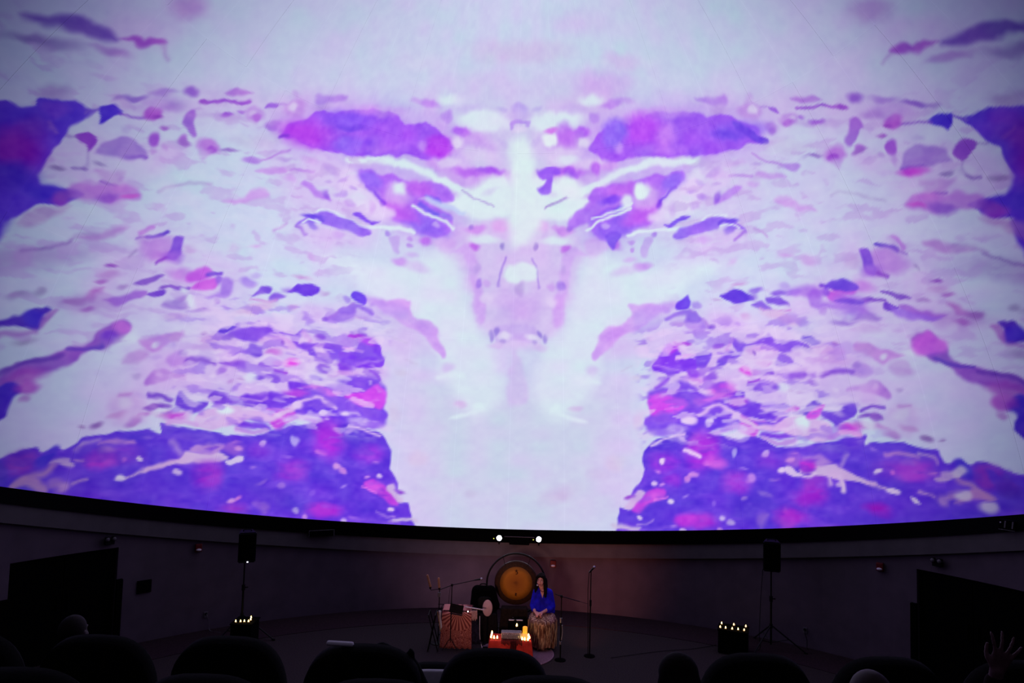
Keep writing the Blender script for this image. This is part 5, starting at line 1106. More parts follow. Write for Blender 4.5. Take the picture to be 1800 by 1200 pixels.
(2,414,0.95,0.21,[26.9,3.04,26.57,3.06,26.85,2.61]),
(2,415,0.95,0.21,[-19.88,0.59,-19.52,0.62,-19.86,0.45]),
(2,415,0.95,0.21,[21.72,0.46,21.37,0.48,21.71,0.31]),
(0,416,0.75,0.47,[-32.3,1.5,-31.2,1.7,-30.5,1.1,-30.6,0.1,-31.5,0.7]),
(0,416,0.75,0.47,[33.4,1.6,32.4,1.8,31.7,1.1,31.8,0.1,32.7,0.7]),
(2,366,0.5,1.51,[-29.38,2.23,-26.68,1.52,-29.67,0.92]),
(2,366,0.5,1.49,[30.72,2.26,28.19,1.48,30.97,0.93]),
(2,417,0.4,1.5,[-30.94,3.46,-28.21,3.73,-30.74,2.11]),
(2,417,0.4,1.49,[32.19,3.55,29.65,3.75,31.97,2.17]),
(1,418,0.5,0.65,[0.87,-24.98,12.9,-24,11.85]),
(1,418,0.5,0.65,[0.86,26.77,12.94,25.79,11.86]),
(1,419,0.7,0.51,[0.66,-23.73,11.59,-22.74,10.96]),
(1,419,0.7,0.51,[0.65,25.53,11.6,24.57,10.95]),
(2,420,0.95,1.17,[-38.07,3.99,-36.4,4.2,-37.79,2.44]),
(2,420,0.95,1.17,[38.74,4.38,37.22,4.51,38.4,2.79]),
(2,421,0.95,1.05,[-28.14,5.63,-26.32,5.81,-27.95,4.38]),
(2,421,0.95,1.04,[29.61,5.68,27.9,5.83,29.42,4.41]),
(2,422,0.95,1.44,[-24.22,9.85,-22.52,10.51,-23.3,7.7]),
(2,422,0.95,1.43,[25.96,9.86,24.34,10.49,25.05,7.68]),
(2,423,0.97,0.63,[-23.51,1.19,-21.53,1.33,-23.42,0.36]),
(2,423,0.97,0.63,[25.2,1.09,23.31,1.21,25.11,0.24]),
(2,424,0.95,0.66,[-34.4,0.55,-32.96,0.68,-34.3,-0.1]),
(2,424,0.95,0.65,[35.28,0.71,33.98,0.79,35.17,0.04]),
(0,425,1,0.36,[-19,4.9,-17.6,5.4,-16.1,4.8,-14.7,3.7,-14.4,2.7,-15.5,2.5,-16.7,3.5,-18.3,4.1]),
(0,425,1,0.36,[20.9,4.8,19.5,5.3,18,4.7,16.7,3.6,16.4,2.6,17.4,2.4,18.6,3.3,20.2,4]),
(2,426,0.95,0.96,[-18.71,8.71,-16.92,8.86,-18.59,7.69]),
(2,426,0.95,0.95,[20.62,8.64,18.88,8.79,20.49,7.62]),
(2,427,0.8,0.44,[-17.5,4.41,-16.5,4.13,-17.61,4]),
(2,427,0.8,0.43,[19.41,4.31,18.44,4.03,19.51,3.89]),
(2,428,0.4,0.96,[-32.69,7.75,-31.33,7.92,-32.52,6.8]),
(2,428,0.4,0.95,[33.96,7.97,32.68,8.1,33.76,7]),
(2,429,0.6,0.63,[-39.48,-0.71,-37.61,-0.53,-39.4,-1.21]),
(2,429,0.6,0.63,[39.77,-0.35,38.11,-0.27,39.68,-0.87]),
(1,430,0.9,0.22,[0.29,-19.18,4.36,-17.29,3.85]),
(1,430,0.9,0.22,[0.29,21.04,4.26,19.21,3.74]),
(0,431,0.95,0.29,[-16.1,5,-15.2,5.2,-14.3,3.9,-13.5,3.1,-14.4,3,-15.4,4]),
(0,431,0.95,0.29,[18,4.8,17.2,5.1,16.3,3.8,15.5,3,16.4,2.9,17.4,3.9]),
(2,432,1,0.22,[-14.29,4.26,-13.81,4.08,-14.37,4.06]),
(2,432,1,0.22,[16.29,4.16,15.81,3.97,16.37,3.95]),
(1,433,0.85,0.22,[0.29,-17.34,1.32,-14.97,0.89]),
(1,433,0.85,0.21,[0.29,19.27,1.19,16.96,0.75]),
(1,434,0.95,0.29,[0.44,-15.07,0.38,-13.33,0.62,-11.86,0.69]),
(1,434,0.95,0.29,[0.43,17.07,0.23,15.38,0.48,13.95,0.56]),
(1,435,0.5,0.36,[0.36,-20.16,0.58,-17.11,0.34,-14.16,-0]),
(1,435,0.5,0.36,[0.36,21.99,0.44,19.05,0.19,16.19,-0.15]),
(0,436,1,0.27,[-40.7,10.9,-39.8,11.5,-38.7,11.8,-37.5,12.5,-35.4,12.7,-33.6,12.3,-31.7,12.1,-30.6,12.9,-29.5,13.5,-29,13.1,-30.8,11.9,-32.3,11.4,-34.4,11.3,-35.7,10.5,-37.3,10,-38.1,9.2,-39.4,9,-40.7,9.5]),
(0,436,1,0.27,[41.8,11.4,41,12,39.9,12.3,38.8,12.9,36.8,13,35,12.5,33.2,12.3,32.2,13,31.1,13.7,30.7,13.2,32.4,12.1,33.8,11.6,35.8,11.6,36.9,10.9,38.4,10.5,39.2,9.7,40.4,9.4,41.6,10.1]),
(2,97,1,0.4,[-37.52,11.73,-36.58,11.89,-37.38,11.13]),
(2,97,1,0.4,[38.79,12.15,37.89,12.28,38.61,11.55]),
(2,437,1,0.27,[-35.84,9.73,-35.17,9.59,-35.9,9.33]),
(2,437,1,0.27,[37.04,10.08,36.39,9.92,37.07,9.68]),
(1,438,0.95,0.27,[0.55,-36.09,9.9,-34.13,9.85,-32.27,10.4]),
(1,438,0.95,0.27,[0.54,37.28,10.26,35.42,10.14,33.67,10.63]),
(1,439,0.95,0.26,[0.58,-43.66,9.15,-41.89,9.67,-40.39,9.46]),
(1,439,0.95,0.26,[0.58,44.49,9.82,42.84,10.26,41.36,10]),
(1,440,0.95,0.36,[0.64,-29.88,11.81,-28.51,12.29,-26.25,12.01]),
(1,440,0.95,0.35,[0.63,31.44,11.97,30.14,12.41,27.96,12.07]),
(1,441,0.95,0.29,[0.43,-29.27,13.63,-27.84,14.71,-26.43,15.21,-25.22,14.79,-23.98,14.14]),
(1,441,0.95,0.29,[0.43,30.91,13.78,29.57,14.82,28.22,15.28,27.04,14.83,25.82,14.16]),
(2,442,1,0.28,[-28.84,13.69,-28.19,13.79,-28.74,13.13]),
(2,442,1,0.28,[30.5,13.83,29.88,13.9,30.38,13.26]),
(1,443,0.8,0.28,[0.35,-32.55,12.56,-30.47,13.02,-29.49,13.6]),
(1,443,0.8,0.28,[0.35,34.03,12.8,32.05,13.2,31.12,13.75]),
(2,444,0.7,0.27,[-38.73,10.42,-38.11,10.65,-38.63,10.17]),
(2,444,0.7,0.26,[39.85,10.89,39.28,11.09,39.73,10.64]),
(1,445,0.7,0.21,[0.27,-36.91,13.02,-34.77,12.9,-33.62,12.53]),
(1,445,0.7,0.2,[0.27,38.29,13.41,36.19,13.22,35.06,12.81]),
(1,446,0.8,0.2,[0.27,-36.39,13.82,-35.24,13.46]),
(1,446,0.8,0.2,[0.27,37.83,14.18,36.69,13.79]),
(2,447,0.85,0.89,[47.31,24.52,49.51,23.62,46.73,23.33]),
(2,448,0.6,0.66,[42.56,27.34,44.65,26.84,42.32,26.56]),
(0,449,0.95,0.26,[44.8,27.2,45.7,27.9,47.2,27.8,48.8,27.1,49.4,26.1,47.7,26.2,45.8,27]),
(0,450,0.8,0.25,[45.7,25.3,47.4,25.3,49.3,24.5,48.5,24.3]),
(2,451,0.9,0.27,[39.33,28.08,40.23,28.02,39.3,27.73]),
(2,452,0.85,0.28,[36.2,28.72,37.28,28.64,36.16,28.37]),
(0,453,0.8,0.36,[51.6,23.4,53.3,22.3,55.5,21.2,56.8,20.6,55.8,20.5,53.5,21.2,51.9,22.2]),
(0,383,1,0.25,[38.6,6,39.6,6.4,41.1,6.4,42.2,6.4,43.4,5.7,44.7,4.5,42.6,4.9,41.4,5.2,40.1,5.4]),
(1,454,1,0.32,[0.57,42.12,5.4,41.92,3.62]),
(1,455,0.9,0.38,[0.51,40.61,5.53,40.8,4.61]),
(1,456,0.9,0.26,[0.39,37.23,6.07,38.46,5.45,39.3,5.84]),
(2,457,0.9,0.52,[38.43,7.04,39.47,6.94,38.31,6.19]),
(2,458,0.9,0.64,[27.42,8.21,28.57,7.71,27.05,7.43]),
(2,410,1,0.2,[35.1,6.64,35.57,6.61,35.06,6.31]),
(2,459,0.95,0.34,[31.48,6.07,32.01,5.95,31.31,5.47]),
(1,460,1,0.29,[0.58,23.93,9.77,25.5,9.25]),
(2,392,1,0.21,[27.8,1.42,28.14,1.41,27.78,1.15]),
(2,461,0.95,0.72,[36.07,1.45,37.76,0.9,35.79,0.71]),
(2,462,0.8,0.97,[37.92,3.32,39.83,3.19,37.79,2.28]),
(0,463,0.95,0.26,[39.8,13.2,40.9,13.7,41.7,13.8,41.1,12.8,40.5,12.2,39.4,12.4]),
(0,464,0.9,0.27,[36.5,13.8,37.6,14.3,38.4,14.1,38,13.7]),
(2,465,0.9,0.4,[60.55,35.79,61.99,35.23,60.32,35.36]),
(0,466,0.9,0.53,[53,18.5,54,19.2,54.9,19.4,55.7,18.7,56.5,17.9,55.9,17,54.2,17,53.2,17.4]),
(2,467,0.7,0.82,[50.08,5.33,51.95,4.93,49.8,4.33]),
(2,468,0.5,0.56,[33.6,19.96,35.76,19.64,33.52,19.54]),
(2,469,0.75,0.84,[9.74,52.1,11.79,51.99,9.57,50.55]),
(2,470,1,0.42,[6.62,51.58,8.2,51.53,6.57,50.73]),
(2,471,0.9,0.28,[6.81,52.77,8.08,52.73,6.79,52.42]),
(2,97,0.9,0.5,[9.62,48.9,11.68,48.91,9.64,48.25]),
(0,472,0.9,0.29,[3.7,47.6,5,48.1,7.2,48.1,8.2,47.4,6.6,46.9,6,45.2,4.6,44.7,3.9,45.5,5.3,46.7,4.2,46.9]),
(2,473,0.9,0.43,[10.11,47.36,11.38,47.29,10.05,46.78]),
(2,469,0.9,0.43,[14.94,47.7,15.89,47.62,14.82,46.98]),
(2,474,1,0.73,[9.93,45.47,12.26,44.54,9.1,44.37]),
(1,475,0.8,0.22,[0.22,5.4,43.17,7.45,43.87,9.22,44.4]),
(0,476,0.9,0.44,[9.5,39.9,9.3,41.4,11.9,42.8,15.1,44,18.1,43.8,18,42.8,15.3,42,14,41.2,11.2,40.6]),
(2,477,0.9,0.36,[16.68,43.39,18.23,43.64,16.84,42.89]),
(2,478,0.9,0.29,[15.73,41.77,17.81,42.19,15.89,41.35]),
(1,97,0.95,0.22,[0.29,13.23,41.37,15.7,41.55,18.26,42.2,20.34,42.79]),
(2,474,1,0.5,[22.1,43.96,23.26,43.81,21.91,43.18]),
(2,479,0.95,0.5,[19.42,43.11,20.35,42.88,19.05,42.28]),
(0,480,0.9,0.3,[15.3,38.9,16.8,39.4,17.9,38.8,17.1,37.6,16.3,37.1,15.7,38]),
(2,481,0.5,0.52,[21.81,17.56,23.33,17.83,21.89,17.05]),
(2,482,0.7,0.64,[29.4,17.24,30.87,17.07,29.3,16.52]),
(2,483,0.5,0.65,[21.62,6.41,22.79,6.36,21.58,5.69]),
(2,484,0.9,0.63,[23.09,1.19,24.22,1.16,23.05,0.35]),
(2,410,1,0.29,[20.74,8.61,21.19,8.59,20.71,8.18]),
(2,410,1,0.29,[21.45,3.62,21.88,3.61,21.43,3.26]),
(2,11,0.9,0.22,[19.39,5.89,19.76,5.88,19.38,5.6]),
(2,485,1,0.36,[24.82,13.57,25.49,13.52,24.77,13.07]),
(2,486,1,0.24,[47.13,3.38,47.66,3.33,47.07,3.02]),
(0,487,1,0.23,[48.9,2.7,49.5,2.3,49.6,1.7,49.1,1.9]),
(2,488,0.9,0.32,[56.28,0.87,57.1,0.79,56.2,0.43]),
(2,489,0.9,0.33,[54.12,2.08,54.81,1.72,53.89,1.67]),
(2,490,0.9,0.34,[54.13,4.6,54.83,4.52,54.04,4.15]),
(2,491,0.8,0.32,[57.37,3.64,58.07,2.92,57.02,3.27]),
(2,492,0.7,0.52,[58.41,2.41,59.35,1.9,58.02,1.73]),
(2,493,0.5,1.37,[73.06,33.6,75.26,32.28,72.07,32.28]),
(2,494,0.9,0.6,[45.47,1.55,46.67,1.12,45.23,0.97])]

AZ0, AZ1, DAZ = -90., 90., 7.5 / 42
EL1, DEL = 74., .2
AZ = np.arange(0, 1009) * DAZ + AZ0; EL = np.arange(0, 371) * DEL
def vnoise(shape, cy, cx, seed):
    """smooth value noise with cells of cy by cx samples"""
    r = np.random.default_rng(seed); ny, nx = int(shape[0] / cy) + 3, int(shape[1] / cx) + 3
    g = r.random((ny, nx)) * 2 - 1
    y = np.arange(shape[0]) / cy; x = np.arange(shape[1]) / cx
    iy = y.astype(int); ix = x.astype(int); fy = y - iy; fx = x - ix
    fy = fy * fy * (3 - 2 * fy); fx = fx * fx * (3 - 2 * fx)
    a = g[iy][:, ix] * (1 - fx) + g[iy][:, ix + 1] * fx
    b = g[iy + 1][:, ix] * (1 - fx) + g[iy + 1][:, ix + 1] * fx
    return a * (1 - fy)[:, None] + b * fy[:, None]
def catmull(p, closed, n):
    m = len(p); out = []
    rg = range(m) if closed else range(m - 1)
    for i in rg:
        if closed: a, b, c, d = p[i - 1], p[i], p[(i + 1) % m], p[(i + 2) % m]
        else: a, b, c, d = p[max(i - 1, 0)], p[i], p[i + 1], p[min(i + 2, m - 1)]
        for k in range(n):
            t = k / n
            out.append(.5 * (2 * b + (c - a) * t + (2 * a - 5 * b + 4 * c - d) * t * t + (3 * b - a - 3 * c + d) * t ** 3))
    if not closed: out.append(p[-1])
    return np.array(out)
def seg_dist(px, py, q, closed):
    best = np.full(px.shape, 1e9)
    a = q; b = np.roll(q, -1, 0) if closed else q[1:]
    if not closed: a = q[:-1]
    for (x0, y0), (x1, y1) in zip(a, b):
        dx, dy = x1 - x0, y1 - y0; L = dx * dx + dy * dy + 1e-12
        t = np.clip(((px - x0) * dx + (py - y0) * dy) / L, 0, 1)
        np.minimum(best, (px - x0 - t * dx) ** 2 + (py - y0 - t * dy) ** 2, out=best)
    return np.sqrt(best)
def inside(px, py, q):
    r = np.zeros(px.shape, bool)
    for (x0, y0), (x1, y1) in zip(q, np.roll(q, -1, 0)):
        if y0 == y1: continue
        c = (y0 > py) != (y1 > py)
        r ^= c & (px < (x1 - x0) * (py - y0) / (y1 - y0) + x0)
    return r
def paint():
    ny, nx = len(EL), len(AZ); sh = (ny, nx)
    w0 = vnoise(sh, 60, 70, 1)[..., None]; w1 = vnoise(sh, 22, 40, 2)[..., None]
    img = np.array((206, 210, 240.)) + np.clip(w0 * .9 + w1 * .5, -1, 1) * np.array((5, -5, 2.))
    # the picture's outlines wobble a little, as in any compressed video frame
    wx = .32 * vnoise(sh, 7, 9, 3) + .10 * vnoise(sh, 3, 3.5, 4); wy = .24 * vnoise(sh, 7, 9, 5) + .08 * vnoise(sh, 3, 3.5, 6)
    gx = AZ[None, :] + wx; gy = EL[:, None] + wy
    for t, ci, al, so, g in ART:
        c = np.array(PAL[ci], float); so = so * 1.25 + .06 if so < .35 else so * 1.5
        if t == 1: wd, g = g[0], g[1:]
        p = np.array(g, float).reshape(-1, 2)
        k = max(.15, math.cos(math.radians(float(p[:, 1].mean()))))
        if t == 2:
            e1 = (p[1] - p[0]) * (k, 1); e2 = (p[2] - p[0]) * (k, 1); ext = abs(e1) + abs(e2)
            lo = p[0] - (ext + so) / (k, 1); hi = p[0] + (ext + so) / (k, 1)
        else:
            ext = so + (wd if t == 1 else 0) + .6
            lo = p.min(0) - ext / np.array((k, 1)); hi = p.max(0) + ext / np.array((k, 1))
        x0 = int(max(0, (lo[0] - AZ0) / DAZ - 3)); x1 = int(min(nx, (hi[0] - AZ0) / DAZ + 4))
        y0 = int(max(0, lo[1] / DEL - 3)); y1 = int(min(ny, hi[1] / DEL + 4))
        if x1 <= x0 or y1 <= y0: continue
        px = gx[y0:y1, x0:x1] * k; py = gy[y0:y1, x0:x1]
        if t == 2:
            det = e1[0] * e2[1] - e1[1] * e2[0]
            dx = px - p[0, 0] * k; dy = py - p[0, 1]
            u = (dx * e2[1] - dy * e2[0]) / det; v = (dy * e1[0] - dx * e1[1]) / det
            sd = (np.sqrt(u * u + v * v) - 1) * min(np.hypot(*e1), np.hypot(*e2))
        else:
            q = catmull(p * (k, 1), t == 0, 3)
            sd = seg_dist(px, py, q, t == 0)
            sd = np.where(inside(px, py, q), -sd, sd) if t == 0 else sd - wd / 2
        a = np.clip(.5 - sd / so, 0, 1); a = (a * a * (3 - 2 * a) * al)[..., None]
        img[y0:y1, x0:x1] = img[y0:y1, x0:x1] * (1 - a) + c * a
    # torn streaks that run along the folds of the picture
    aa = np.abs(gx); tt = gy + .16 * np.maximum(0, aa - 22) + .9 * np.sin(aa * .11)
    def warp_noise(cx, cy, seed):
        r = np.random.default_rng(seed); g = r.random((64, 256)) * 2 - 1
        u = (gx + 200) / cx; v = (tt + 40) / cy
        iu = np.floor(u).astype(int); iv = np.floor(v).astype(int); fu = u - iu; fv = v - iv
        fu = fu * fu * (3 - 2 * fu); fv = fv * fv * (3 - 2 * fv); q = lambda i, j: g[(iv + j) % 64, (iu + i) % 256]
        return (q(0, 0) * (1 - fu) + q(1, 0) * fu) * (1 - fv) + (q(0, 1) * (1 - fu) + q(1, 1) * fu) * fv
    st = .6 * warp_noise(3.4, 1.0, 21) + .45 * warp_noise(1.7, .55, 22) + .25 * warp_noise(.9, .35, 23)
    ss = lambda lo, hi, v: (lambda x: x * x * (3 - 2 * x))(np.clip((v - lo) / (hi - lo), 0, 1))
    band = ss(17.3, 19.3, aa + .18 * np.maximum(0, 8 - tt)) * (1 - ss(40, 50, aa)) * ss(10, 13, tt) * (1 - ss(25.5, 29, tt)) * (aa > 5)
    wing = ss(22, 30, aa) * ss(16, 22, tt) * (1 - ss(47, 52, tt))
    mass = ss(13.5, 15, aa) * (1 - ss(10, 13, tt))
    def over(col, al): img[:] = img * (1 - al[..., None]) + np.array(col, float) * al[..., None]
    over((142, 92, 232), band * ss(.12, .42, st) * .5); over((226, 208, 243), band * ss(.12, .45, -st) * .6)
    keep = 1 - np.clip((img[..., 2] - img[..., 1] - 45) / 60, 0, 1)
    over((190, 150, 226), keep * wing * (1 - band) * ss(.15, .5, st) * .38); over((212, 218, 240), keep * wing * (1 - band) * ss(.1, .5, -st) * .35)
    over((136, 84, 236), (1 - keep) * mass * ss(.1, .6, st) * .35); over((84, 50, 212), (1 - keep) * mass * ss(.1, .6, -st) * .35)
    # fine mottling of the picture itself, stronger in the violet than in the pale parts
    pur = np.clip((img[..., 2:3] - img[..., 1:2] - 20) / 120, 0, 1)
    f = (vnoise(sh, 4, 7, 7) * .6 + vnoise(sh, 2, 3, 8) * .4)[..., None]
    f2 = (vnoise(sh, 9, 16, 9))[..., None]
    img += pur * (f * np.array((13, 15, 5.)) + f2 * np.array((7, -3, 2.))) + (1 - pur) * (f * np.array((2.5, 4.5, 1.5)) + f2 * np.array((4, -4, 2.)))
    return lin(np.clip(img, 0, 255))
def vignette(az, el):  # lens vignette, darkens the glowing colours towards the sides
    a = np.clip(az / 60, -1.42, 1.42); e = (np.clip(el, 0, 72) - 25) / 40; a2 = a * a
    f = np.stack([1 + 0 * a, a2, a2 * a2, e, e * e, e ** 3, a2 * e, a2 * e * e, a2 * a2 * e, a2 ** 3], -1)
    return np.clip(np.exp(f @ np.array(VIGN)), .13, 1.02)
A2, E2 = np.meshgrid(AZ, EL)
IMG = paint() * vignette(A2, E2)[..., None] ** np.array((1.15, 1.15, .86))  # lens vignette multiplied into the emitted picture colours

RD, YC, RW = 9.6, 7.04, 9.39
TILT = math.radians(16.1)
DC = np.array([0, YC, 1.75 + RD * math.sin(TILT)])
EX = np.array([1, 0, 0.]); EF = np.array([0, math.cos(TILT), -math.sin(TILT)]); EN = np.array([0, math.sin(TILT), math.cos(TILT)])
def dome_pt(az, el, r=RD):
    a = np.radians(az); e = np.radians(el)
    return DC + np.asarray(r)[..., None] * (np.cos(e)[..., None] * (np.sin(a)[..., None] * EX + np.cos(a)[..., None] * EF) + np.sin(e)[..., None] * EN)
M_dome, nt, b = nm('projected_dome_surface')
at = nt.nodes.new('ShaderNodeAttribute'); at.attribute_name = 'picture'
b.inputs['Base Color'].default_value = (.02, .02, .02, 1); b.inputs['Roughness'].default_value = .9; b.inputs['Specular IOR Level'].default_value = 0
nt.links.new(at.outputs['Color'], b.inputs['Emission Color']); b.inputs['Emission Strength'].default_value = 1.0
M_dome.cycles.emission_sampling = 'NONE'
bm = NB()
prof = [((RD + .12) * math.cos(PI / 2 * i / 14), (RD + .12) * math.sin(PI / 2 * i / 14)) for i in range(15)]
lathe(bm, prof[:-1] + [(0, RD + .12)], 64)
for f in [f for f in bm.faces if len(f.verts) > 4]: bm.faces.remove(f)
ceiling = struct('ceiling', bm, M_black, None, True)
ceiling.location = DC; ceiling.rotation_euler = (-TILT, 0, 0)
def panel(az, el, colr, r):
    a, e = np.meshgrid(az, el); P = dome_pt(a, e, np.full(a.shape, r)) - DC
    c, s = math.cos(TILT), math.sin(TILT)                       # into the tilted frame of the ceiling
    P = np.stack([P[..., 0], P[..., 1] * c - P[..., 2] * s, P[..., 1] * s + P[..., 2] * c], -1)
    ny, nx = a.shape
    i = np.arange(ny * nx).reshape(ny, nx)
    q = np.stack([i[:-1, :-1], i[:-1, 1:], i[1:, 1:], i[1:, :-1]], -1).reshape(-1, 4)
    me = bpy.data.meshes.new('panel'); n = ny * nx
    me.vertices.add(n); me.vertices.foreach_set('co', P.reshape(-1))
    me.loops.add(q.size); me.loops.foreach_set('vertex_index', q.reshape(-1).astype(np.int32))
    me.polygons.add(len(q)); me.polygons.foreach_set('loop_start', np.arange(0, q.size, 4, dtype=np.int32))
    me.update(calc_edges=True); me.validate()
    ca = me.attributes.new('picture', 'FLOAT_COLOR', 'POINT')
    ca.data.foreach_set('color', np.concatenate([colr.reshape(-1, 3), np.ones((n, 1))], 1).reshape(-1).astype(np.float32))
    me.materials.append(M_dome)
    o = bpy.data.objects.new('panel', me); COL.objects.link(o); o.parent = ceiling
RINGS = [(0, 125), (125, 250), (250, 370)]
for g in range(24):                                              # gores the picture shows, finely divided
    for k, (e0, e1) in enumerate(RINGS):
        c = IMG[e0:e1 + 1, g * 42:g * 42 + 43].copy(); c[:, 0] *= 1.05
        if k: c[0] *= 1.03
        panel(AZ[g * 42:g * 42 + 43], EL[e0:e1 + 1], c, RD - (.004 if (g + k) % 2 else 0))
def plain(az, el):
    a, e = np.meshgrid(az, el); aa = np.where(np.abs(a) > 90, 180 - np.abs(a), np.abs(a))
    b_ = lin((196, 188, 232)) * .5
    return np.broadcast_to(b_, a.shape + (3,)) * np.where(np.abs(a) > 90, np.clip(vignette(90 + 0 * aa, e) * 1.15, .22, .5), np.clip(vignette(aa, e), .2, .9))[..., None]
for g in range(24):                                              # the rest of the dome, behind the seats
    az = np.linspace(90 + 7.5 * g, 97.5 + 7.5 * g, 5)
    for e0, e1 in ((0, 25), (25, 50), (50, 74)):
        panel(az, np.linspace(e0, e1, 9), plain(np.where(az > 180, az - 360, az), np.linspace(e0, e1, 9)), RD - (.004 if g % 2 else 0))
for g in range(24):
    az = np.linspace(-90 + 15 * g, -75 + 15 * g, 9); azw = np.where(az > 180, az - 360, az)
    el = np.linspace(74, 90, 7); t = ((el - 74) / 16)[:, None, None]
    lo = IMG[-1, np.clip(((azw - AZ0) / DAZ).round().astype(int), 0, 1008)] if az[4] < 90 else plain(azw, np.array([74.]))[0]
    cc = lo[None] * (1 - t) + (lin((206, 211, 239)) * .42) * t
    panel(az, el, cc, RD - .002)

# ------------------------------------------------------------------ room shell
def ring_wall(bm, r_in, r_out, a0, a1, zlo, zhi, step=2.5):
    """curved wall piece between azimuths (degrees from the stage direction); zlo / zhi are functions of y"""
    n = max(1, int(round((a1 - a0) / step))); cols = []
    for i in range(n + 1):
        a = math.radians(a0 + (a1 - a0) * i / n); s, c = math.sin(a), math.cos(a)
        y0, y1 = YC + r_in * c, YC + r_out * c
        cols.append([bm.verts.new(v) for v in ((r_in * s, y0, zlo(y0)), (r_in * s, y0, zhi(y0)), (r_out * s, y1, zhi(y0)), (r_out * s, y1, zlo(y0)))])
    for p, q in zip(cols, cols[1:]):
        for k in range(4): bm.faces.new((p[k], q[k], q[(k + 1) % 4], p[(k + 1) % 4]))
    bm.faces.new(cols[0]); bm.faces.new(cols[-1])
zl = lambda y: 1.125 + .287 * (16.43 - y)          # foot of the fascia, parallel to the tilted rim
zb = lambda y: zl(y) + .30                         # foot of the black cove
zr = lambda y: zl(y) + .62                         # above the rim of the dome
flat = lambda z: (lambda y: z)
bm = NB(); ring_wall(bm, RW, RW + .25, -47.9, 50.3, flat(0), lambda y: zl(y) + .05); struct('wall_front', bm, M_wall)
bm = NB(); ring_wall(bm, RW, RW + .25, -100, -58.3, flat(0), lambda y: zl(y) + .05); ring_wall(bm, RW, RW + .25, -58.3, -47.9, flat(1.78), lambda y: zl(y) + .05); struct('wall_left', bm, M_wall)
bm = NB(); ring_wall(bm, RW, RW + .25, 60.9, 100, flat(0), lambda y: zl(y) + .05); ring_wall(bm, RW, RW + .25, 50.3, 60.9, flat(1.86), lambda y: zl(y) + .05); struct('wall_right', bm, M_wall)
bm = NB(); ring_wall(bm, RW, RW + .25, 100, 260, flat(0), lambda y: zl(y) + .05); struct('wall_back', bm, M_wall)
bm = NB(); ring_wall(bm, RW - .07, RW + .2, -180, 180, zl, lambda y: zb(y) + .03); struct('trim_1', bm, M_fascia)
bm = NB(); ring_wall(bm, RW - .03, RW + .2, -180, 180, zb, lambda y: zr(y) - .345 + .07); o = struct('trim_2', bm, M_deep)
# black felt cove that closes the gap up to the rim
bm = NB(); cols = []
for i in range(145):
    a = 360 * i / 144 - 180
    P = dome_pt(np.array(a), np.array(-.15), np.array(RD - .02)); Q = dome_pt(np.array(a), np.array(.12), np.array(RD + .1))
    ar = math.radians(a); b0 = Vector(((RW - .10) * math.sin(ar), YC + (RW - .10) * math.cos(ar), zb(YC + RW * math.cos(ar)) + .02))
    cols.append([bm.verts.new(P), bm.verts.new(Q), bm.verts.new(b0 + Vector((.25 * math.sin(ar), .25 * math.cos(ar), 0))), bm.verts.new(b0)])
for p, q in zip(cols, cols[1:]):
    for k in range(4): bm.faces.new((p[k], q[k], q[(k + 1) % 4], p[(k + 1) % 4]))
struct('trim_3', bm, M_deep)
# floor: the flat stage with its darker border, and the raked seating platform
bm = NB(); lathe(bm, [(0, -.2), (RW + .3, -.2), (RW + .3, 0), (0, 0)], 72); o = struct('floor', bm, M_floor); o.location = (0, YC, 0)
bm = NB(); ring_wall(bm, RW - 1.0, RW + .02, -62, 62, flat(.001), flat(.009)); obj('border', bm, M_border, o, loc=(0, -YC, 0))
bm = NB(); tube(bm, spline([(1.95, 13.55, .012), (2.3, 13.7, .012), (2.9, 13.95, .012), (3.6, 14.15, .012), (4.1, 14.4, .012)], 6), .005, 6)
tag(obj('floor_cable', bm, M_black), 'black cable lying across the stage floor to the right candle box', 'cable')
platform = bpy.data.objects.new('seating_platform', None); COL.objects.link(platform); platform['kind'] = 'structure'
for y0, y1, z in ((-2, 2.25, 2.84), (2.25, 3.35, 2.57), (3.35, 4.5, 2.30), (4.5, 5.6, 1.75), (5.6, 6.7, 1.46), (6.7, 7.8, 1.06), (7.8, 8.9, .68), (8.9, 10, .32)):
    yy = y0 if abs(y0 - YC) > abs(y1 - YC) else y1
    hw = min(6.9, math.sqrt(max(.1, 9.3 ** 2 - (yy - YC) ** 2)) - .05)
    bm = NB(); box(bm, (0, (y0 + y1) / 2, z / 2), (2 * hw, y1 - y0, z)); obj('tier', bm, M_tier, platform)
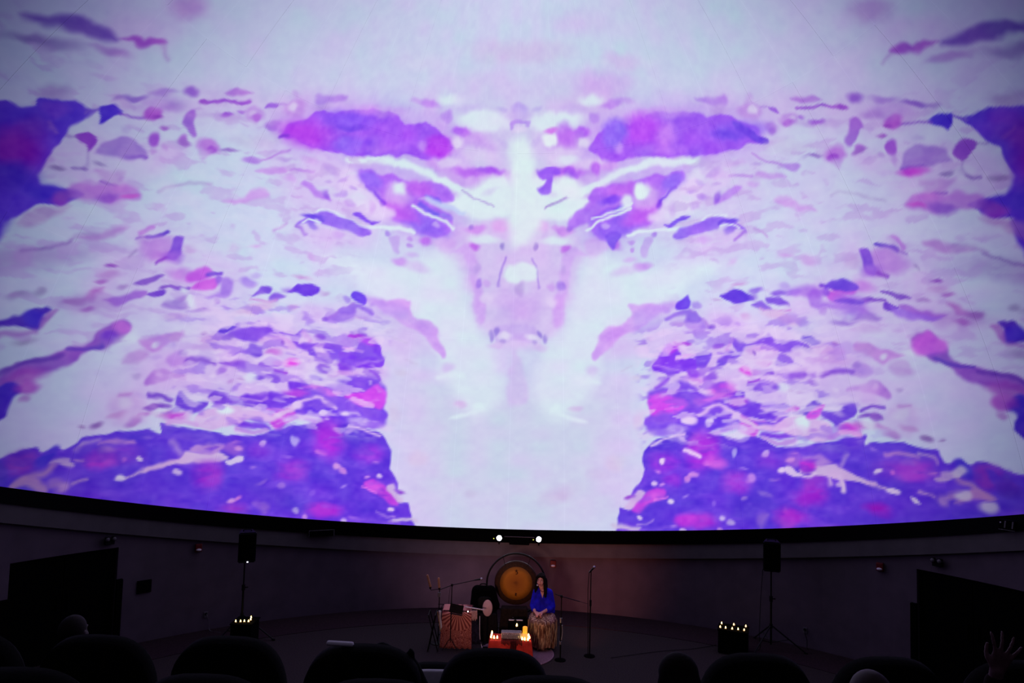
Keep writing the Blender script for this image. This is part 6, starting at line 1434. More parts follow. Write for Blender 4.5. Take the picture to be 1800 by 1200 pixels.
# dark double doorways left and right
for n, (a0, a1, h, hl) in enumerate(((-58.3, -47.9, 1.78, 1.22), (50.3, 60.9, 1.86, 1.27))):
    d = bpy.data.objects.new('door_%d' % (n + 1), None); COL.objects.link(d); d['kind'] = 'structure'
    d['label'] = 'pitch dark doorway in the %s of the curved wall' % ('left' if n == 0 else 'right')
    bm = NB(); ring_wall(bm, RW + .9, RW + 1, a0 - 1.5, a1 + 1.5, flat(0), flat(2.3)); obj('vestibule_wall', bm, M_deep, d)
    bm = NB(); ring_wall(bm, RW + .2, RW + 1, a0 - 1.5, a1 + 1.5, flat(h + .02), flat(h + .1)); obj('vestibule_ceiling', bm, M_deep, d)
    for q in (a0 - 1.2, a1 + .9):
        bm = NB(); ring_wall(bm, RW + .2, RW + 1, q, q + .3, flat(0), flat(h + .1)); obj('vestibule_side', bm, M_deep, d)
    bm = NB(); ring_wall(bm, RW + .24, RW + 1, a0 - 1.5, a1 + 1.5, flat(.002), flat(.012)); obj('threshold', bm, M_deep, d)
    for q0, q1 in ((a0 + .2, (a0 + a1) / 2 - .05), ((a0 + a1) / 2 + .05, a1 - .2)):
        bm = NB(); ring_wall(bm, RW + .05, RW + .1, q0, q1, flat(.01), flat(h - .02), 1.2)
        lf = obj('leaf', bm, M_deep, d)
        am = math.radians((a0 + a1) / 2 + (-.5 if q0 < (a0 + a1) / 2 - 1 else .5))
        bm = NB(); capsule(bm, ((RW + .03) * math.sin(am), YC + (RW + .03) * math.cos(am), .85), ((RW + .03) * math.sin(am), YC + (RW + .03) * math.cos(am), 1.1), .012); obj('handle', bm, M_deep, lf)
    for q in ((a0 - 1.0, a0 + .1), (a1 - .1, a1 + .5) if n == 0 else (a1 - .1, a1 + 1)) if n == 0 else ((a0 - .5, a0 + .1), (a1 - .1, a1 + 1)):
        bm = NB(); ring_wall(bm, RW - .08, RW - .01, q[0], q[1], flat(.01), flat(hl), .6); obj('guard_panel', bm, M_deep, d)

# ------------------------------------------------------------------ fixtures on the wall
def on_wall(az, z, r=RW): a = math.radians(az); return Vector((r * math.sin(a), YC + r * math.cos(a), z)), -a
def strobe(az, z, label):
    p, rz = on_wall(az, z); t = thing('fire_alarm_strobe', label, 'fire alarm', p, rz, 'fire alarm strobes')
    bm = NB(); box(bm, (0, -.03, 0), (.125, .06, .15), .012); obj('housing', bm, M_red, t)
    bm = NB(); ell(bm, (0, -.06, -.035), (.05, .035, .025)); obj('lens', bm, M_lens, t, True)
    bm = NB(); box(bm, (0, -.062, .04), (.07, .008, .012), .002); obj('grille', bm, M_red, t)
strobe(6.4, 1.01, 'red fire alarm strobe on the wall just right of the gong')
strobe(-39.3, 1.60, 'red fire alarm strobe high on the wall left of the left loudspeaker')
strobe(46.6, 1.78, 'red fire alarm strobe high on the wall near the right doorway')
for az, z, lb in ((-49.0, 1.93, 'dark twin head emergency light above the left doorway'), (52.5, 2.05, 'dark twin head emergency light above the right doorway')):
    p, rz = on_wall(az, z); t = thing('emergency_light', lb, 'emergency light', p, rz, 'emergency lights')
    bm = NB(); box(bm, (0, -.04, -.03), (.16, .08, .08), .012); obj('battery_case', bm, M_black, t)
    for s in (-1, 1):
        bm = NB(); lathe(bm, [(0, 0), (.03, 0), (.042, .05), (.042, .07), (0, .07)], 14, lambda v: Matrix.Rotation(PI / 2 + .2, 3, 'X') @ v + Vector((s * .055, -.04, .045)))
        l = obj('lamp_head', bm, M_black, t, True)
        bm = NB(); lathe(bm, [(0, .072), (.036, .071), (.036, .073), (0, .076)], 14, lambda v: Matrix.Rotation(PI / 2 + .2, 3, 'X') @ v + Vector((s * .055, -.04, .045))); obj('lens', bm, M_grey, l, True)
p, rz = on_wall(-45.0, 1.01); t = thing('wall_plaque', 'small black square plate on the wall beside the left doorway', 'plate', p, rz)
bm = NB(); box(bm, (0, -.012, 0), (.25, .024, .23), .004); obj('plate', bm, M_deep, t)
for s in (-1, 1):
    for z in (-.09, .09): bm = NB(); box(bm, (s * .1, -.026, z), (.012, .006, .012), .002); obj('screw', bm, M_black, t)
for az, z, lb, cable in ((-38.0, .30, 'wall socket with a hanging cable left of the left candle box', 1), (38.3, .33, 'small wall socket right of the right speaker stand', 1)):
    p, rz = on_wall(az, z); t = thing('wall_socket', lb, 'socket', p, rz)
    bm = NB(); box(bm, (0, -.008, 0), (.075, .016, .115), .004); obj('cover_plate', bm, M_grey, t)
    bm = NB(); box(bm, (0, -.03, .02), (.04, .03, .035), .006); obj('plug', bm, M_black, t)
    bm = NB(); tube(bm, spline([(0, -.045, .02), (.02, -.07, -.05), (.05, -.06, -.16), (.07, -.1, z * -1 + .012), (.2, -.3, -z + .012)], 6), .007, 6); obj('cord', bm, M_grey if az < 0 else M_black, t)
# spot lamps on the cove
M_spot = glow('white_lamp_glass', (236, 232, 255), 26); M_led = glow('yellow_pilot_light', (220, 225, 90), 1.6)
for az, lb in ((-1.0, 'left of the two dazzling white spot lamps under the dome rim'), (4.4, 'right of the two dazzling white spot lamps under the dome rim')):
    p, rz = on_wall(az, 1.555, RW - .16); t = thing('spot_lamp', lb, 'spot lamp', p, rz, 'spot lamps under the rim')
    bm = NB(); lathe(bm, [(0, .12), (.05, .12), (.062, .06), (.066, -.02), (.060, -.02), (.056, .03), (0, .03)], 24, lambda v: Vector((v.x, v.z, v.y))); obj('housing', bm, M_black, t, True)
    bm = NB(); lathe(bm, [(0, .0), (.055, .0), (.055, .02), (0, .02)], 24, lambda v: Vector((v.x, v.z - .018, v.y))); obj('lamp_glass', bm, M_spot, t)
    bm = NB(); box(bm, (0, .08, -.09), (.03, .05, .12), .004); obj('bracket', bm, M_black, t)
    bm = NB(); ell(bm, (-.118, -.02, -.012), (.011, .008, .011), 10); l = obj('pilot_light', bm, M_led, t, True)
    bm = NB(); box(bm, (-.118, .05, -.012), (.05, .12, .05), .006); obj('driver_box', bm, M_black, t)
p, rz = on_wall(1.75, 1.50, RW - .13); t = thing('control_box', 'black control box between the two white spot lamps', 'box', p, rz)
bm = NB(); box(bm, (0, 0, 0), (.44, .12, .16), .01); obj('case', bm, M_deep, t)
bm = NB(); box(bm, (0, -.01, .09), (.66, .1, .012), .003); obj('top_lip', bm, M_fascia, t)
bm = NB(); capsule(bm, (.02, 0, .10), (.02, 0, .14), .012); obj('knob', bm, M_deep, t)
p, rz = on_wall(-24.7, 1.715, RW - .13); t = thing('wall_monitor', 'black box with a thin pale edge on the dark band, left of the gong', 'box', p, rz)
bm = NB(); box(bm, (0, .02, 0), (.52, .1, .13), .006); obj('case', bm, M_deep, t)
bm = NB(); box(bm, (0, -.035, .062), (.52, .012, .008), .002); box(bm, (-.256, -.035, 0), (.008, .012, .13), .002); box(bm, (.256, -.035, 0), (.012, .012, .13), .002); obj('edge_trim', bm, M_grey, t)
p, rz = on_wall(59.4, 2.87, RW - .13); t = thing('wall_loudspeaker', 'small black unit with two grey bars on the dark band at far right', 'box', p, rz)
bm = NB(); box(bm, (0, .02, 0), (.24, .1, .16), .006); obj('case', bm, M_deep, t)
for x in (-.02, .09):
    bm = NB(); box(bm, (x, -.035, .01), (.022, .012, .11), .004, (0, .12, 0)); obj('bar', bm, M_grey, t)
bm = NB(); ell(bm, (-.085, -.035, .03), (.014, .008, .014), 10); obj('knob', bm, M_silver, t, True)
bm = NB(); box(bm, (0, -.035, -.076), (.24, .012, .007), .002); obj('ledge', bm, M_grey, t)

# ------------------------------------------------------------------ loudspeakers on stands, candle boxes
M_screen = glow('white_status_light', (225, 225, 255), 8)
def speaker(loc, rz, label, led, tilt=0):
    t = thing('loudspeaker', label, 'loudspeaker', loc, rz, 'loudspeakers on stands'); t.rotation_euler = (tilt, 0, rz)
    bm = NB()
    v = box(bm, (0, 0, .28), (.32, .30, .56))
    for q in v:
        if q.co.y > 0: q.co.x *= .72
    bmesh.ops.bevel(bm, geom=list(bm.edges), offset=.018, segments=2, affect='EDGES'); obj('cabinet', bm, M_black, t)
    bm = NB(); box(bm, (0, -.155, .29), (.275, .012, .47), .012); obj('grille', bm, M_deep, t)
    bm = NB(); tube(bm, spline([(-.07, 0, .56), (-.06, 0, .585), (.06, 0, .585), (.07, 0, .56)], 5), .010, 8); obj('handle', bm, M_black, t)
    bm = NB(); lathe(bm, [(0, -.03), (.026, -.03), (.026, .005), (0, .005)], 14); obj('pole_socket', bm, M_metal, t)
    if led:
        bm = NB(); ell(bm, (.015, -.165, .02), (.012, .006, .012), 10); obj('status_light', bm, M_screen, t, True)
def stand(loc, rz, label, top):
    t = thing('speaker_stand', label, 'stand', loc, rz, 'speaker stands')
    bm = NB(); lathe(bm, [(0, .1), (.019, .1), (.019, .95), (0, .95)], 14); obj('lower_pole', bm, M_metal, t)
    bm = NB(); lathe(bm, [(0, .9), (.014, .9), (.014, top), (0, top)], 12); obj('upper_pole', bm, M_metal, t)
    bm = NB(); lathe(bm, [(0, .9), (.032, .9), (.032, 1.0), (0, 1.0)], 14); c = obj('collar', bm, M_black, t)
    bm = NB(); capsule(bm, (.03, 0, .95), (.075, 0, .95), .012); obj('clamp_knob', bm, M_black, c)
    bm = NB(); lathe(bm, [(0, .4), (.03, .4), (.03, .48), (0, .48)], 14); obj('hub', bm, M_black, t)
    for k in range(3):
        a = math.radians(-20 + 120 * k); u = Vector((math.cos(a), math.sin(a), 0))
        bm = NB(); tube(bm, [u * .03 + Vector((0, 0, .44)), u * .62 + Vector((0, 0, .02))], .013, 8); l = obj('leg', bm, M_metal, t)
        bm = NB(); capsule(bm, u * .6 + Vector((0, 0, .022)), u * .64 + Vector((0, 0, .018)), .017); obj('rubber_foot', bm, M_black, l)
        bm = NB(); tube(bm, [u * .02 + Vector((0, 0, .14)), u * .33 + Vector((0, 0, .235))], .008, 6); obj('brace', bm, M_metal, t)
stand((-4.93, 14.02, 0), .3, 'black stand carrying the left loudspeaker behind the left candle box', 1.44)
speaker((-4.90, 13.99, 1.45), .42, 'black loudspeaker on the left stand, with a white status light', 1, .05)
stand((5.10, 14.25, 0), 0, 'black tripod stand carrying the right loudspeaker', 1.50)
speaker((5.09, 14.2, 1.50), -.3, 'black loudspeaker on the right stand', 0, .02)
bm = NB(); tube(bm, spline([(4.94, 14.25, 1.5), (4.9, 14.25, .9), (4.86, 14.2, .3), (4.82, 14.15, .012), (4.4, 14.5, .012)], 6), .006, 6); tag(obj('speaker_cable', bm, M_black), 'thin black cable hanging down left of the right speaker stand', 'cable')
M_flame = glow('candle_flame', (255, 214, 120), 14); M_wax = mat('candle_wax', (236, 205, 160), .5, 0, .3, .05, 20)
M_cup = mat('clear_candle_cup', (210, 180, 150), .1, 0, .5, .05, 20)
def tealight(loc, label, group, hot=1.0):
    t = thing('tealight', label, 'candle', loc, 0, group)
    bm = NB(); lathe(bm, [(0, 0), (.018, 0), (.02, .016), (.018, .017), (.017, .012), (0, .012)], 14); obj('cup', bm, M_cup, t, True)
    bm = NB(); lathe(bm, [(0, .004), (.016, .004), (.016, .011), (0, .012)], 12); obj('wax', bm, M_wax, t)
    bm = NB(); lathe(bm, [(0, .014), (.010 * hot, .018), (.0145 * hot, .028), (.012 * hot, .014 + .03 * hot), (.006 * hot, .014 + .046 * hot), (0, .014 + .056 * hot)], 10); obj('flame', bm, M_flame, t, True)
def candle_box(loc, rz, size, label):
    t = thing('candle_box', label, 'box', loc, rz, 'black boxes with candles')
    sx, sy, sz = size
    bm = NB(); box(bm, (0, 0, sz / 2), (sx, sy, sz - .03), .006); obj('crate', bm, M_deep, t)
    bm = NB(); box(bm, (0, 0, sz - .012), (sx + .03, sy + .03, .024), .006); obj('lid', bm, M_deep, t)
candle_box((-4.76, 13.72, 0), .0, (.38, .42, .44), 'black box with candles in front of the left speaker stand')
candle_box((4.33, 14.08, 0), -.35, (.53, .40, .44), 'black box with candles left of the right speaker stand')
for (x, y), s in (((-4.882, 13.576), 'leftmost of the front candles on the left black box'), ((-4.797, 13.583), 'second from left front candle on the left black box'), ((-4.734, 13.60), 'third from left front candle on the left black box'), ((-4.657, 13.596), 'rightmost front candle on the left black box'), ((-4.655, 13.70), 'middle candle along the right edge of the left black box'), ((-4.69, 13.82), 'rearmost candle along the right edge of the left black box')):
    tealight((x, y, .44), s, 'candles on the left black box', .72)
for (x, y), s in (((4.16, 14.26), 'left of the three rear candles on the right black box'), ((4.373, 14.194), 'middle of the three rear candles on the right black box'), ((4.574, 14.11), 'right of the three rear candles on the right black box'), ((4.067, 14.03), 'leftmost of the five front candles on the right black box'), ((4.156, 13.99), 'second of the five front candles on the right black box'), ((4.267, 13.95), 'middle of the five front candles on the right black box'), ((4.371, 13.926), 'fourth of the five front candles on the right black box'), ((4.47, 13.886), 'rightmost of the five front candles on the right black box')):
    tealight((x, y, .44), s, 'candles on the right black box', .72)

# ------------------------------------------------------------------ gong
M_bronze, nt, b = nm('gong_bronze')
tc = nt.nodes.new('ShaderNodeTexCoord'); n1 = nt.nodes.new('ShaderNodeTexNoise'); n1.inputs['Scale'].default_value = 9; n1.inputs['Detail'].default_value = 6
ln = nt.nodes.new('ShaderNodeVectorMath'); ln.operation = 'LENGTH'; nt.links.new(tc.outputs['Object'], ln.inputs[0])
mx = nt.nodes.new('ShaderNodeMath'); mx.operation = 'MULTIPLY_ADD'; mx.inputs[1].default_value = .12; nt.links.new(n1.outputs['Fac'], mx.inputs[0]); nt.links.new(ln.outputs['Value'], mx.inputs[2])
rp = nt.nodes.new('ShaderNodeValToRGB'); cr = rp.color_ramp
for p_, c_ in ((.05, (104, 54, 16)), (.12, (168, 98, 22)), (.30, (192, 120, 30)), (.37, (160, 98, 28))):
    e = cr.elements.new(p_); e.color = (*[float(v) for v in lin(c_)], 1)
cr.elements.remove(cr.elements[0]); cr.elements.remove(cr.elements[-1])
nt.links.new(mx.outputs[0], rp.inputs['Fac']); nt.links.new(rp.outputs['Color'], b.inputs['Base Color'])
nt.links.new(tc.outputs['Object'], n1.inputs['Vector'])
b.inputs['Metallic'].default_value = .25; b.inputs['Roughness'].default_value = .6; b.inputs['Specular IOR Level'].default_value = .3
M_rim = mat('darkened_gong_rim', (58, 34, 20), .6, .2, .2, .3, 20)
yf = lambda v: Vector((v.x, -v.z, v.y))
t = thing('gong', 'large round bronze gong with a dark rim hanging in its ring stand', 'gong', (.215, 14.7, .99))
bm = NB(); lathe(bm, [(0, .012), (.06, .014), (.2, .010), (.325, .0), (.325, -.006), (0, -.002)], 48, yf); face = obj('face', bm, M_bronze, t, True)
bm = NB(); lathe(bm, [(.322, .001), (.40, -.012), (.425, -.03), (.43, -.075), (.42, -.075), (.415, -.035), (.395, -.02), (.322, -.007)], 48, yf)
for f in [f for f in bm.faces if len(f.verts) > 4]: bm.faces.remove(f)
obj('rim', bm, M_rim, t, True)
bm = NB()
G = lambda pts: [(x, -.0135, z) for x, z in pts]
tube(bm, G([(-.03, .25), (.03, .255)]), .006, 6); tube(bm, spline(G([(.0, .27), (-.004, .235), (.022, .212), (.018, .19), (-.016, .185)]), 5), .008, 6); tube(bm, G([(-.026, .222), (.026, .228)]), .006, 6)
obj('painted_character', bm, M_rim, face)
bm = NB(); tube(bm, G([(-.02, -.205), (.02, -.20)]), .009, 6); tube(bm, G([(0, -.18), (.0, -.235)]), .009, 6); tube(bm, G([(-.02, -.23), (.018, -.238)]), .006, 6); obj('painted_character', bm, M_rim, face)
for s in (-1, 1):
    bm = NB(); tube(bm, spline([(s * .23, .02, .345), (s * .25, .02, .43), (s * .27, .0, .51)], 5), .005, 6); obj('cord', bm, M_black, t)
t = thing('gong_stand', 'dark round ring stand that holds the gong', 'gong stand', (.215, 14.72, 0))
bm = NB(); tube(bm, [(.58 * math.cos(2 * PI * k / 64), 0, .98 + .585 * math.sin(2 * PI * k / 64)) for k in range(64)], .018, 10, True); obj('ring', bm, M_metal, t, True)
for s in (-1, 1):
    bm = NB(); tube(bm, [(s * .40, 0, .57), (s * .42, 0, .04)], .018, 10); obj('upright', bm, M_metal, t)
    bm = NB(); tube(bm, [(s * .42, -.10, .02), (s * .42, .32, .02)], .02, 10); obj('foot', bm, M_metal, t)
bm = NB(); tube(bm, [(-.42, 0, .12), (.42, 0, .12)], .014, 8); obj('crossbar', bm, M_metal, t)

# ------------------------------------------------------------------ dark instruments left of the gong
M_blk2 = mat('worn_black_fabric', (24, 20, 22), .9, 0, .1, .3, 25, .3)
M_drk = mat('dark_brown_cloth', (36, 28, 26), .95, 0, .05, .3, 18, .3)
t = thing('draped_crate', 'dark cloth-draped crate standing under the gong behind the red altar', 'crate', (.19, 14.46, 0))
def drape(bm, sx, sy, sz, amp=.012, n=12, flare=.03):
    """closed cloth box with wavy sides"""
    loops = []
    for z, fl, am in ((.004, flare, amp), (sz * .5, flare * .5, amp * .8), (sz - .02, 0, amp * .2), (sz, -.012, 0)):
        ring = []
        for k in range(4 * n):
            s, u = divmod(k, n); u = u / n - .5
            cx, cy = [(u, -.5), (.5, u), (-u, .5), (-.5, -u)][s]
            nx_, ny_ = [(0, -1), (1, 0), (0, 1), (-1, 0)][s]
            wv = am * math.sin(k * 2.1) + am * .6 * math.sin(k * 3.7 + 1)
            ring.append(bm.verts.new((cx * (sx + 2 * fl) + nx_ * wv, cy * (sy + 2 * fl) + ny_ * wv, z)))
        loops.append(ring)
    for a, b_ in zip(loops, loops[1:]):
        m_ = len(a)
        for k in range(m_): bm.faces.new((a[k], a[(k + 1) % m_], b_[(k + 1) % m_], b_[k]))
    bm.faces.new(loops[0]); bm.faces.new(loops[-1])
bm = NB(); drape(bm, .50, .22, .60); obj('cloth', bm, M_drk, t)
bm = NB(); box(bm, (-.02, -.125, .44), (.03, .006, .012), .002); obj('metal_clasp', bm, M_grey, t)
t = thing('instrument_bag', 'big black padded instrument bag standing on a dark stool left of the gong', 'bag', (-.385, 14.45, .53))
bm = NB()
capsule(bm, (-.17, 0, .10), (.17, 0, .10), .12); capsule(bm, (-.15, .0, .36), (.10, .0, .36), .11); capsule(bm, (-.17, 0, .10), (-.15, 0, .36), .115); capsule(bm, (.17, 0, .10), (.10, 0, .36), .115); ell(bm, (0, 0, .22), (.2, .13, .2))
ell(bm, (-.20, 0, .24), (.07, .08, .10))
remesh(obj('body', bm, M_deep, t, True), .014, 4)
bm = NB(); tube(bm, spline([(-.12, -.02, .455), (-.08, -.02, .50), (.0, -.02, .50), (.05, -.02, .455)], 5), .012, 8); obj('handle', bm, M_black, t)
bm = NB(); seat_outline(bm, .26, .24, .05, 0, 3.5); bmesh.ops.translate(bm, vec=(.0, -.125, .17), verts=bm.verts); obj('front_pocket', bm, M_black, t, True)
t = thing('draped_stool', 'dark cloth-covered stool under the big black instrument bag', 'stool', (-.38, 14.42, 0))
bm = NB(); drape(bm, .46, .30, .51); obj('cloth', bm, M_blk2, t)
t = thing('oval_drum', 'pale oval paddle drum on a thin stand in front of the black bag', 'drum', (-.325, 14.16, 0))
bm = NB(); lathe(bm, [(0, .012), (.09, .010), (.098, 0), (.09, -.012), (0, -.014)], 32, lambda v: Vector((v.x * .98, -v.z, v.y * 1.62 + .655))); obj('drumhead', bm, mat('pale_drum_skin', (205, 168, 180), .6, 0, .2, .06, 12), t, True)
bm = NB(); tube(bm, [(.098 * .98 * math.cos(2 * PI * k / 40), .003, .655 + .159 * math.sin(2 * PI * k / 40)) for k in range(40)], .007, 6, True); obj('hoop', bm, M_drk, t)
bm = NB(); tube(bm, [(0, .02, .52), (0, .02, .03)], .009, 8); obj('post', bm, M_metal, t)
bm = NB(); lathe(bm, [(0, 0), (.075, 0), (.075, .012), (.02, .03), (0, .03)], 24); obj('base', bm, M_metal, t)

# ------------------------------------------------------------------ cloth covered instrument table (left)
M_mand, nt, b = nm('mandala_cloth')
tc = nt.nodes.new('ShaderNodeTexCoord'); sx = nt.nodes.new('ShaderNodeSeparateXYZ'); nt.links.new(tc.outputs['Object'], sx.inputs[0])
def mth(op, a, b_=None, c=None):
    n = nt.nodes.new('ShaderNodeMath'); n.operation = op
    for i, v in enumerate((a, b_, c)):
        if v is None: continue
        if isinstance(v, (int, float)): n.inputs[i].default_value = v
        else: nt.links.new(v, n.inputs[i])
    return n.outputs[0]
X = sx.outputs['X']; Zz = mth('SUBTRACT', sx.outputs['Z'], .70)
rad = mth('SQRT', mth('ADD', mth('MULTIPLY', X, X), mth('MULTIPLY', Zz, Zz)))
ang = mth('ARCTAN2', X, Zz)
ray_ = mth('MULTIPLY_ADD', mth('SINE', mth('MULTIPLY', ang, 30)), .5, .5)
ringp = mth('MULTIPLY_ADD', mth('SINE', mth('MULTIPLY', rad, 95)), .5, .5)
vo = nt.nodes.new('ShaderNodeTexVoronoi'); vo.inputs['Scale'].default_value = 17; nt.links.new(tc.outputs['Object'], vo.inputs['Vector'])
flo = mth('MULTIPLY_ADD', mth('SINE', mth('MULTIPLY', vo.outputs['Distance'], 22)), .5, .5)
ci_ = mth('LESS_THAN', rad, .10); ce = mth('GREATER_THAN', rad, .36)
pat = mth('ADD', mth('MULTIPLY', ci_, ringp), mth('ADD', mth('MULTIPLY', ce, flo), mth('MULTIPLY', mth('SUBTRACT', 1, mth('ADD', ci_, ce)), ray_)))
pat = mth('MULTIPLY', pat, mth('MAXIMUM', mth('SUBTRACT', 1.15, mth('MULTIPLY', rad, .75)), .45))
rp = nt.nodes.new('ShaderNodeValToRGB'); rp.color_ramp.elements[0].color = (*[float(v) for v in lin((112, 44, 48))], 1); rp.color_ramp.elements[1].color = (*[float(v) for v in lin((208, 134, 122))], 1)
nt.links.new(pat, rp.inputs['Fac']); nt.links.new(rp.outputs['Color'], b.inputs['Base Color']); b.inputs['Roughness'].default_value = .9; b.inputs['Specular IOR Level'].default_value = .1
t = thing('instrument_table', 'folding table hidden under the red mandala cloth', 'table', (-.86, 14.05, 0))
bm = NB(); box(bm, (0, 0, .665), (.56, .40, .03), .004); obj('tabletop', bm, M_drk, t)
for x in (-.24, .24):
    for y in (-.16, .16):
        bm = NB(); tube(bm, [(x, y, .65), (x, y, .006)], .012, 8); obj('leg', bm, M_metal, t)
bm = NB()
n, rows = 28, 14; grid = []
for j in range(rows + 6):
    row = []
    for i in range(n + 1):
        u = i / n - .5
        if j < 6: y = .21 - .43 * j / 6; z = .686 - .004 * (abs(u) > .45); yy = y
        else:
            f = (j - 5) / rows; z = .686 - .665 * f; yy = -.225 - .03 * f + (.004 + .016 * f) * math.sin(i * 1.35) + .006 * math.sin(i * .6 + 1)
        xx = u * (.54 + (.05 * max(0, (j - 5) / rows)))
        row.append(bm.verts.new((xx - .03, yy, z)))
    grid.append(row)
for a, b_ in zip(grid, grid[1:]):
    for i in range(n): bm.faces.new((a[i], a[i + 1], b_[i + 1], b_[i]))
cl = tag(obj('mandala_cloth', bm, M_mand, None, True, (-.85, 14.03, 0)), 'dusty red mandala cloth hanging over the front of the instrument table', 'cloth')
so = cl.modifiers.new('thickness', 'SOLIDIFY'); so.thickness = .006
M_navy = mat('navy_patterned_cloth', (30, 27, 48), .9, 0, .1, .6, 22); M_blush = mat('blush_cloth', (176, 138, 142), .9, 0, .1, .25, 30)
bm = NB(); grid = []
for j in range(12):
    f = j / 11; row = []
    for i in range(9):
        u = i / 8; row.append(bm.verts.new((.02 + u * (.10 + .10 * f), -.225 + .03 * u + .016 * math.sin(i * 1.7 + j * .3) * f - .02 * f, .69 - .60 * f)))
    grid.append(row)
for a, b_ in zip(grid, grid[1:]):
    for i in range(8): bm.faces.new((a[i], a[i + 1], b_[i + 1], b_[i]))
sh = thing('navy_shawl', 'navy patterned shawl with a blush upper edge on the right end of the table', 'cloth', (-.64, 14.06, 0))
o = obj('hanging_part', bm, M_navy, sh, True); so = o.modifiers.new('thickness', 'SOLIDIFY'); so.thickness = .006
bm = NB(); grid = []
for j in range(7):
    f = j / 6; row = []
    for i in range(9):
        u = i / 8; row.append(bm.verts.new((.01 + u * .125, -.245 + .03 * u + .01 * math.sin(i * 1.9 + j * .3) - .01 * f, .70 - .17 * f - .03 * math.sin(i * 2.3) * f)))
    grid.append(row)
for a, b_ in zip(grid, grid[1:]):
    for i in range(8): bm.faces.new((a[i], a[i + 1], b_[i + 1], b_[i]))
o = obj('blush_edge', bm, M_blush, sh, True); so = o.modifiers.new('thickness', 'SOLIDIFY'); so.thickness = .005
t = thing('white_flute', 'pale wooden flute lying over the right end of the table', 'flute', (-.56, 13.86, .715))
bm = NB(); tube(bm, [(-.16, 0, .035), (.18, .03, -.02)], .012, 10); fl_ = obj('tube', bm, M_white, t, True)
for k in range(5): bm = NB(); ell(bm, (-.05 + .04 * k, -.003 + .003 * k, .018 - .0065 * k), (.005, .005, .005), 8); obj('finger_hole', bm, M_drk, fl_)
bm = NB(); ell(bm, (-.16, 0, .035), (.018, .015, .015), 10); obj('mouthpiece', bm, M_white, t, True)
M_bright = glow('small_lamp_bulb', (255, 225, 215), 6)
t = thing('small_lamp', 'tiny bright lamp at the right front corner of the table', 'lamp', (-.675, 13.775, .67))
bm = NB(); lathe(bm, [(0, 0), (.016, 0), (.012, .016), (0, .016)], 12); obj('holder', bm, M_black, t)
bm = NB(); ell(bm, (0, 0, .022), (.012, .012, .014), 10); obj('bulb', bm, M_bright, t, True)
t = thing('tablet_desk', 'dark tilted music desk standing in front of the table', 'music stand', (-.885, 13.71, 0))
bm = NB(); box(bm, (0, 0, .755), (.25, .014, .155), .006, None)
bmesh.ops.rotate(bm, cent=(0, 0, .755), matrix=Euler((-.25, .16, 0)).to_matrix(), verts=bm.verts); obj('desk', bm, M_blk2, t)
bm = NB(); box(bm, (0, -.03, .665), (.22, .05, .01), .003, None); bmesh.ops.rotate(bm, cent=(0, 0, .665), matrix=Euler((0, .16, 0)).to_matrix(), verts=bm.verts); obj('lip', bm, M_blk2, t)
bm = NB(); tube(bm, [(-.1, .03, .75), (-.1, .03, .2)], .008, 8); obj('post', bm, M_metal, t)
for k in range(3):
    a = math.radians(90 + 120 * k); bm = NB(); tube(bm, [(-.1, .03, .22), (-.1 + .16 * math.cos(a), .03 + .09 * math.sin(a), .008)], .006, 6); obj('leg', bm, M_metal, t)
# black folding stand, sticks and scarf at the table's left side
t = thing('folding_stand', 'thin black folding frame standing left of the mandala table', 'stand', (-1.26, 13.77, 0))
for s in (-1, 1):
    bm = NB(); tube(bm, [(-.13, s * .14, .66), (.06, s * .14, .012)], .010, 8); obj('leg', bm, M_metal, t)
    bm = NB(); tube(bm, [(.0, s * .16, .66), (-.12, s * .16, .012)], .010, 8); obj('leg', bm, M_metal, t)
for x, z in ((-.13, .655), (.0, .655), (.055, .03), (-.115, .03)):
    bm = NB(); tube(bm, [(x, -.17, z), (x, .17, z)], .008, 6); obj('crossbar', bm, M_metal, t)
bm = NB(); tube(bm, [(-1.235, 13.76, .68), (-1.17, 13.78, .32)], .009, 8); tag(obj('drum_stick', bm, mat('tan_wood', (150, 112, 84), .6)), 'tan wooden stick leaning on the black frame left of the table', 'stick')
bm = NB(); grid = []
for j in range(9):
    f = j / 8; grid.append([bm.verts.new((-.02 + .05 * i / 5 + .015 * f + .012 * math.sin(i * 2 + j * .5), -.01 * math.sin(i * 1.9) - .02 * f, .0 - .30 * f * (1 - .25 * math.sin(i * 1.3)))) for i in range(6)])
for a, b_ in zip(grid, grid[1:]):
    for i in range(5): bm.faces.new((a[i], a[i + 1], b_[i + 1], b_[i]))
o = tag(obj('white_scarf', bm, M_white, None, True, (-1.20, 13.80, .69)), 'crumpled white scarf hanging at the left edge of the mandala cloth', 'scarf'); so = o.modifiers.new('thickness', 'SOLIDIFY'); so.thickness = .006
t = thing('mallet_rack', 'dark upright rack with a grey clamp behind the left side of the table', 'rack', (-1.24, 14.1, 0))
bm = NB(); tube(bm, [(0, 0, .02), (0, 0, 1.02)], .010, 8); obj('post', bm, M_metal, t)
bm = NB(); lathe(bm, [(0, 0), (.14, 0), (.14, .014), (.02, .03), (0, .03)], 20); obj('base', bm, M_metal, t)
bm = NB(); box(bm, (-.005, -.01, .90), (.055, .05, .085), .008); obj('clamp', bm, M_grey, t)
bm = NB(); tube(bm, [(-.02, 0, .72), (.10, 0, .72)], .007, 6); tube(bm, [(-.01, 0, .55), (.08, 0, .72)], .006, 6); obj('arm', bm, M_metal, t)
bm = NB(); tube(bm, [(0, 0, 1.0), (-.16, -.04, .985)], .007, 6); obj('arm', bm, M_metal, t)
M_fuzz = mat('tan_fleece', (172, 124, 96), .95, 0, .05, .3, 60, .4)
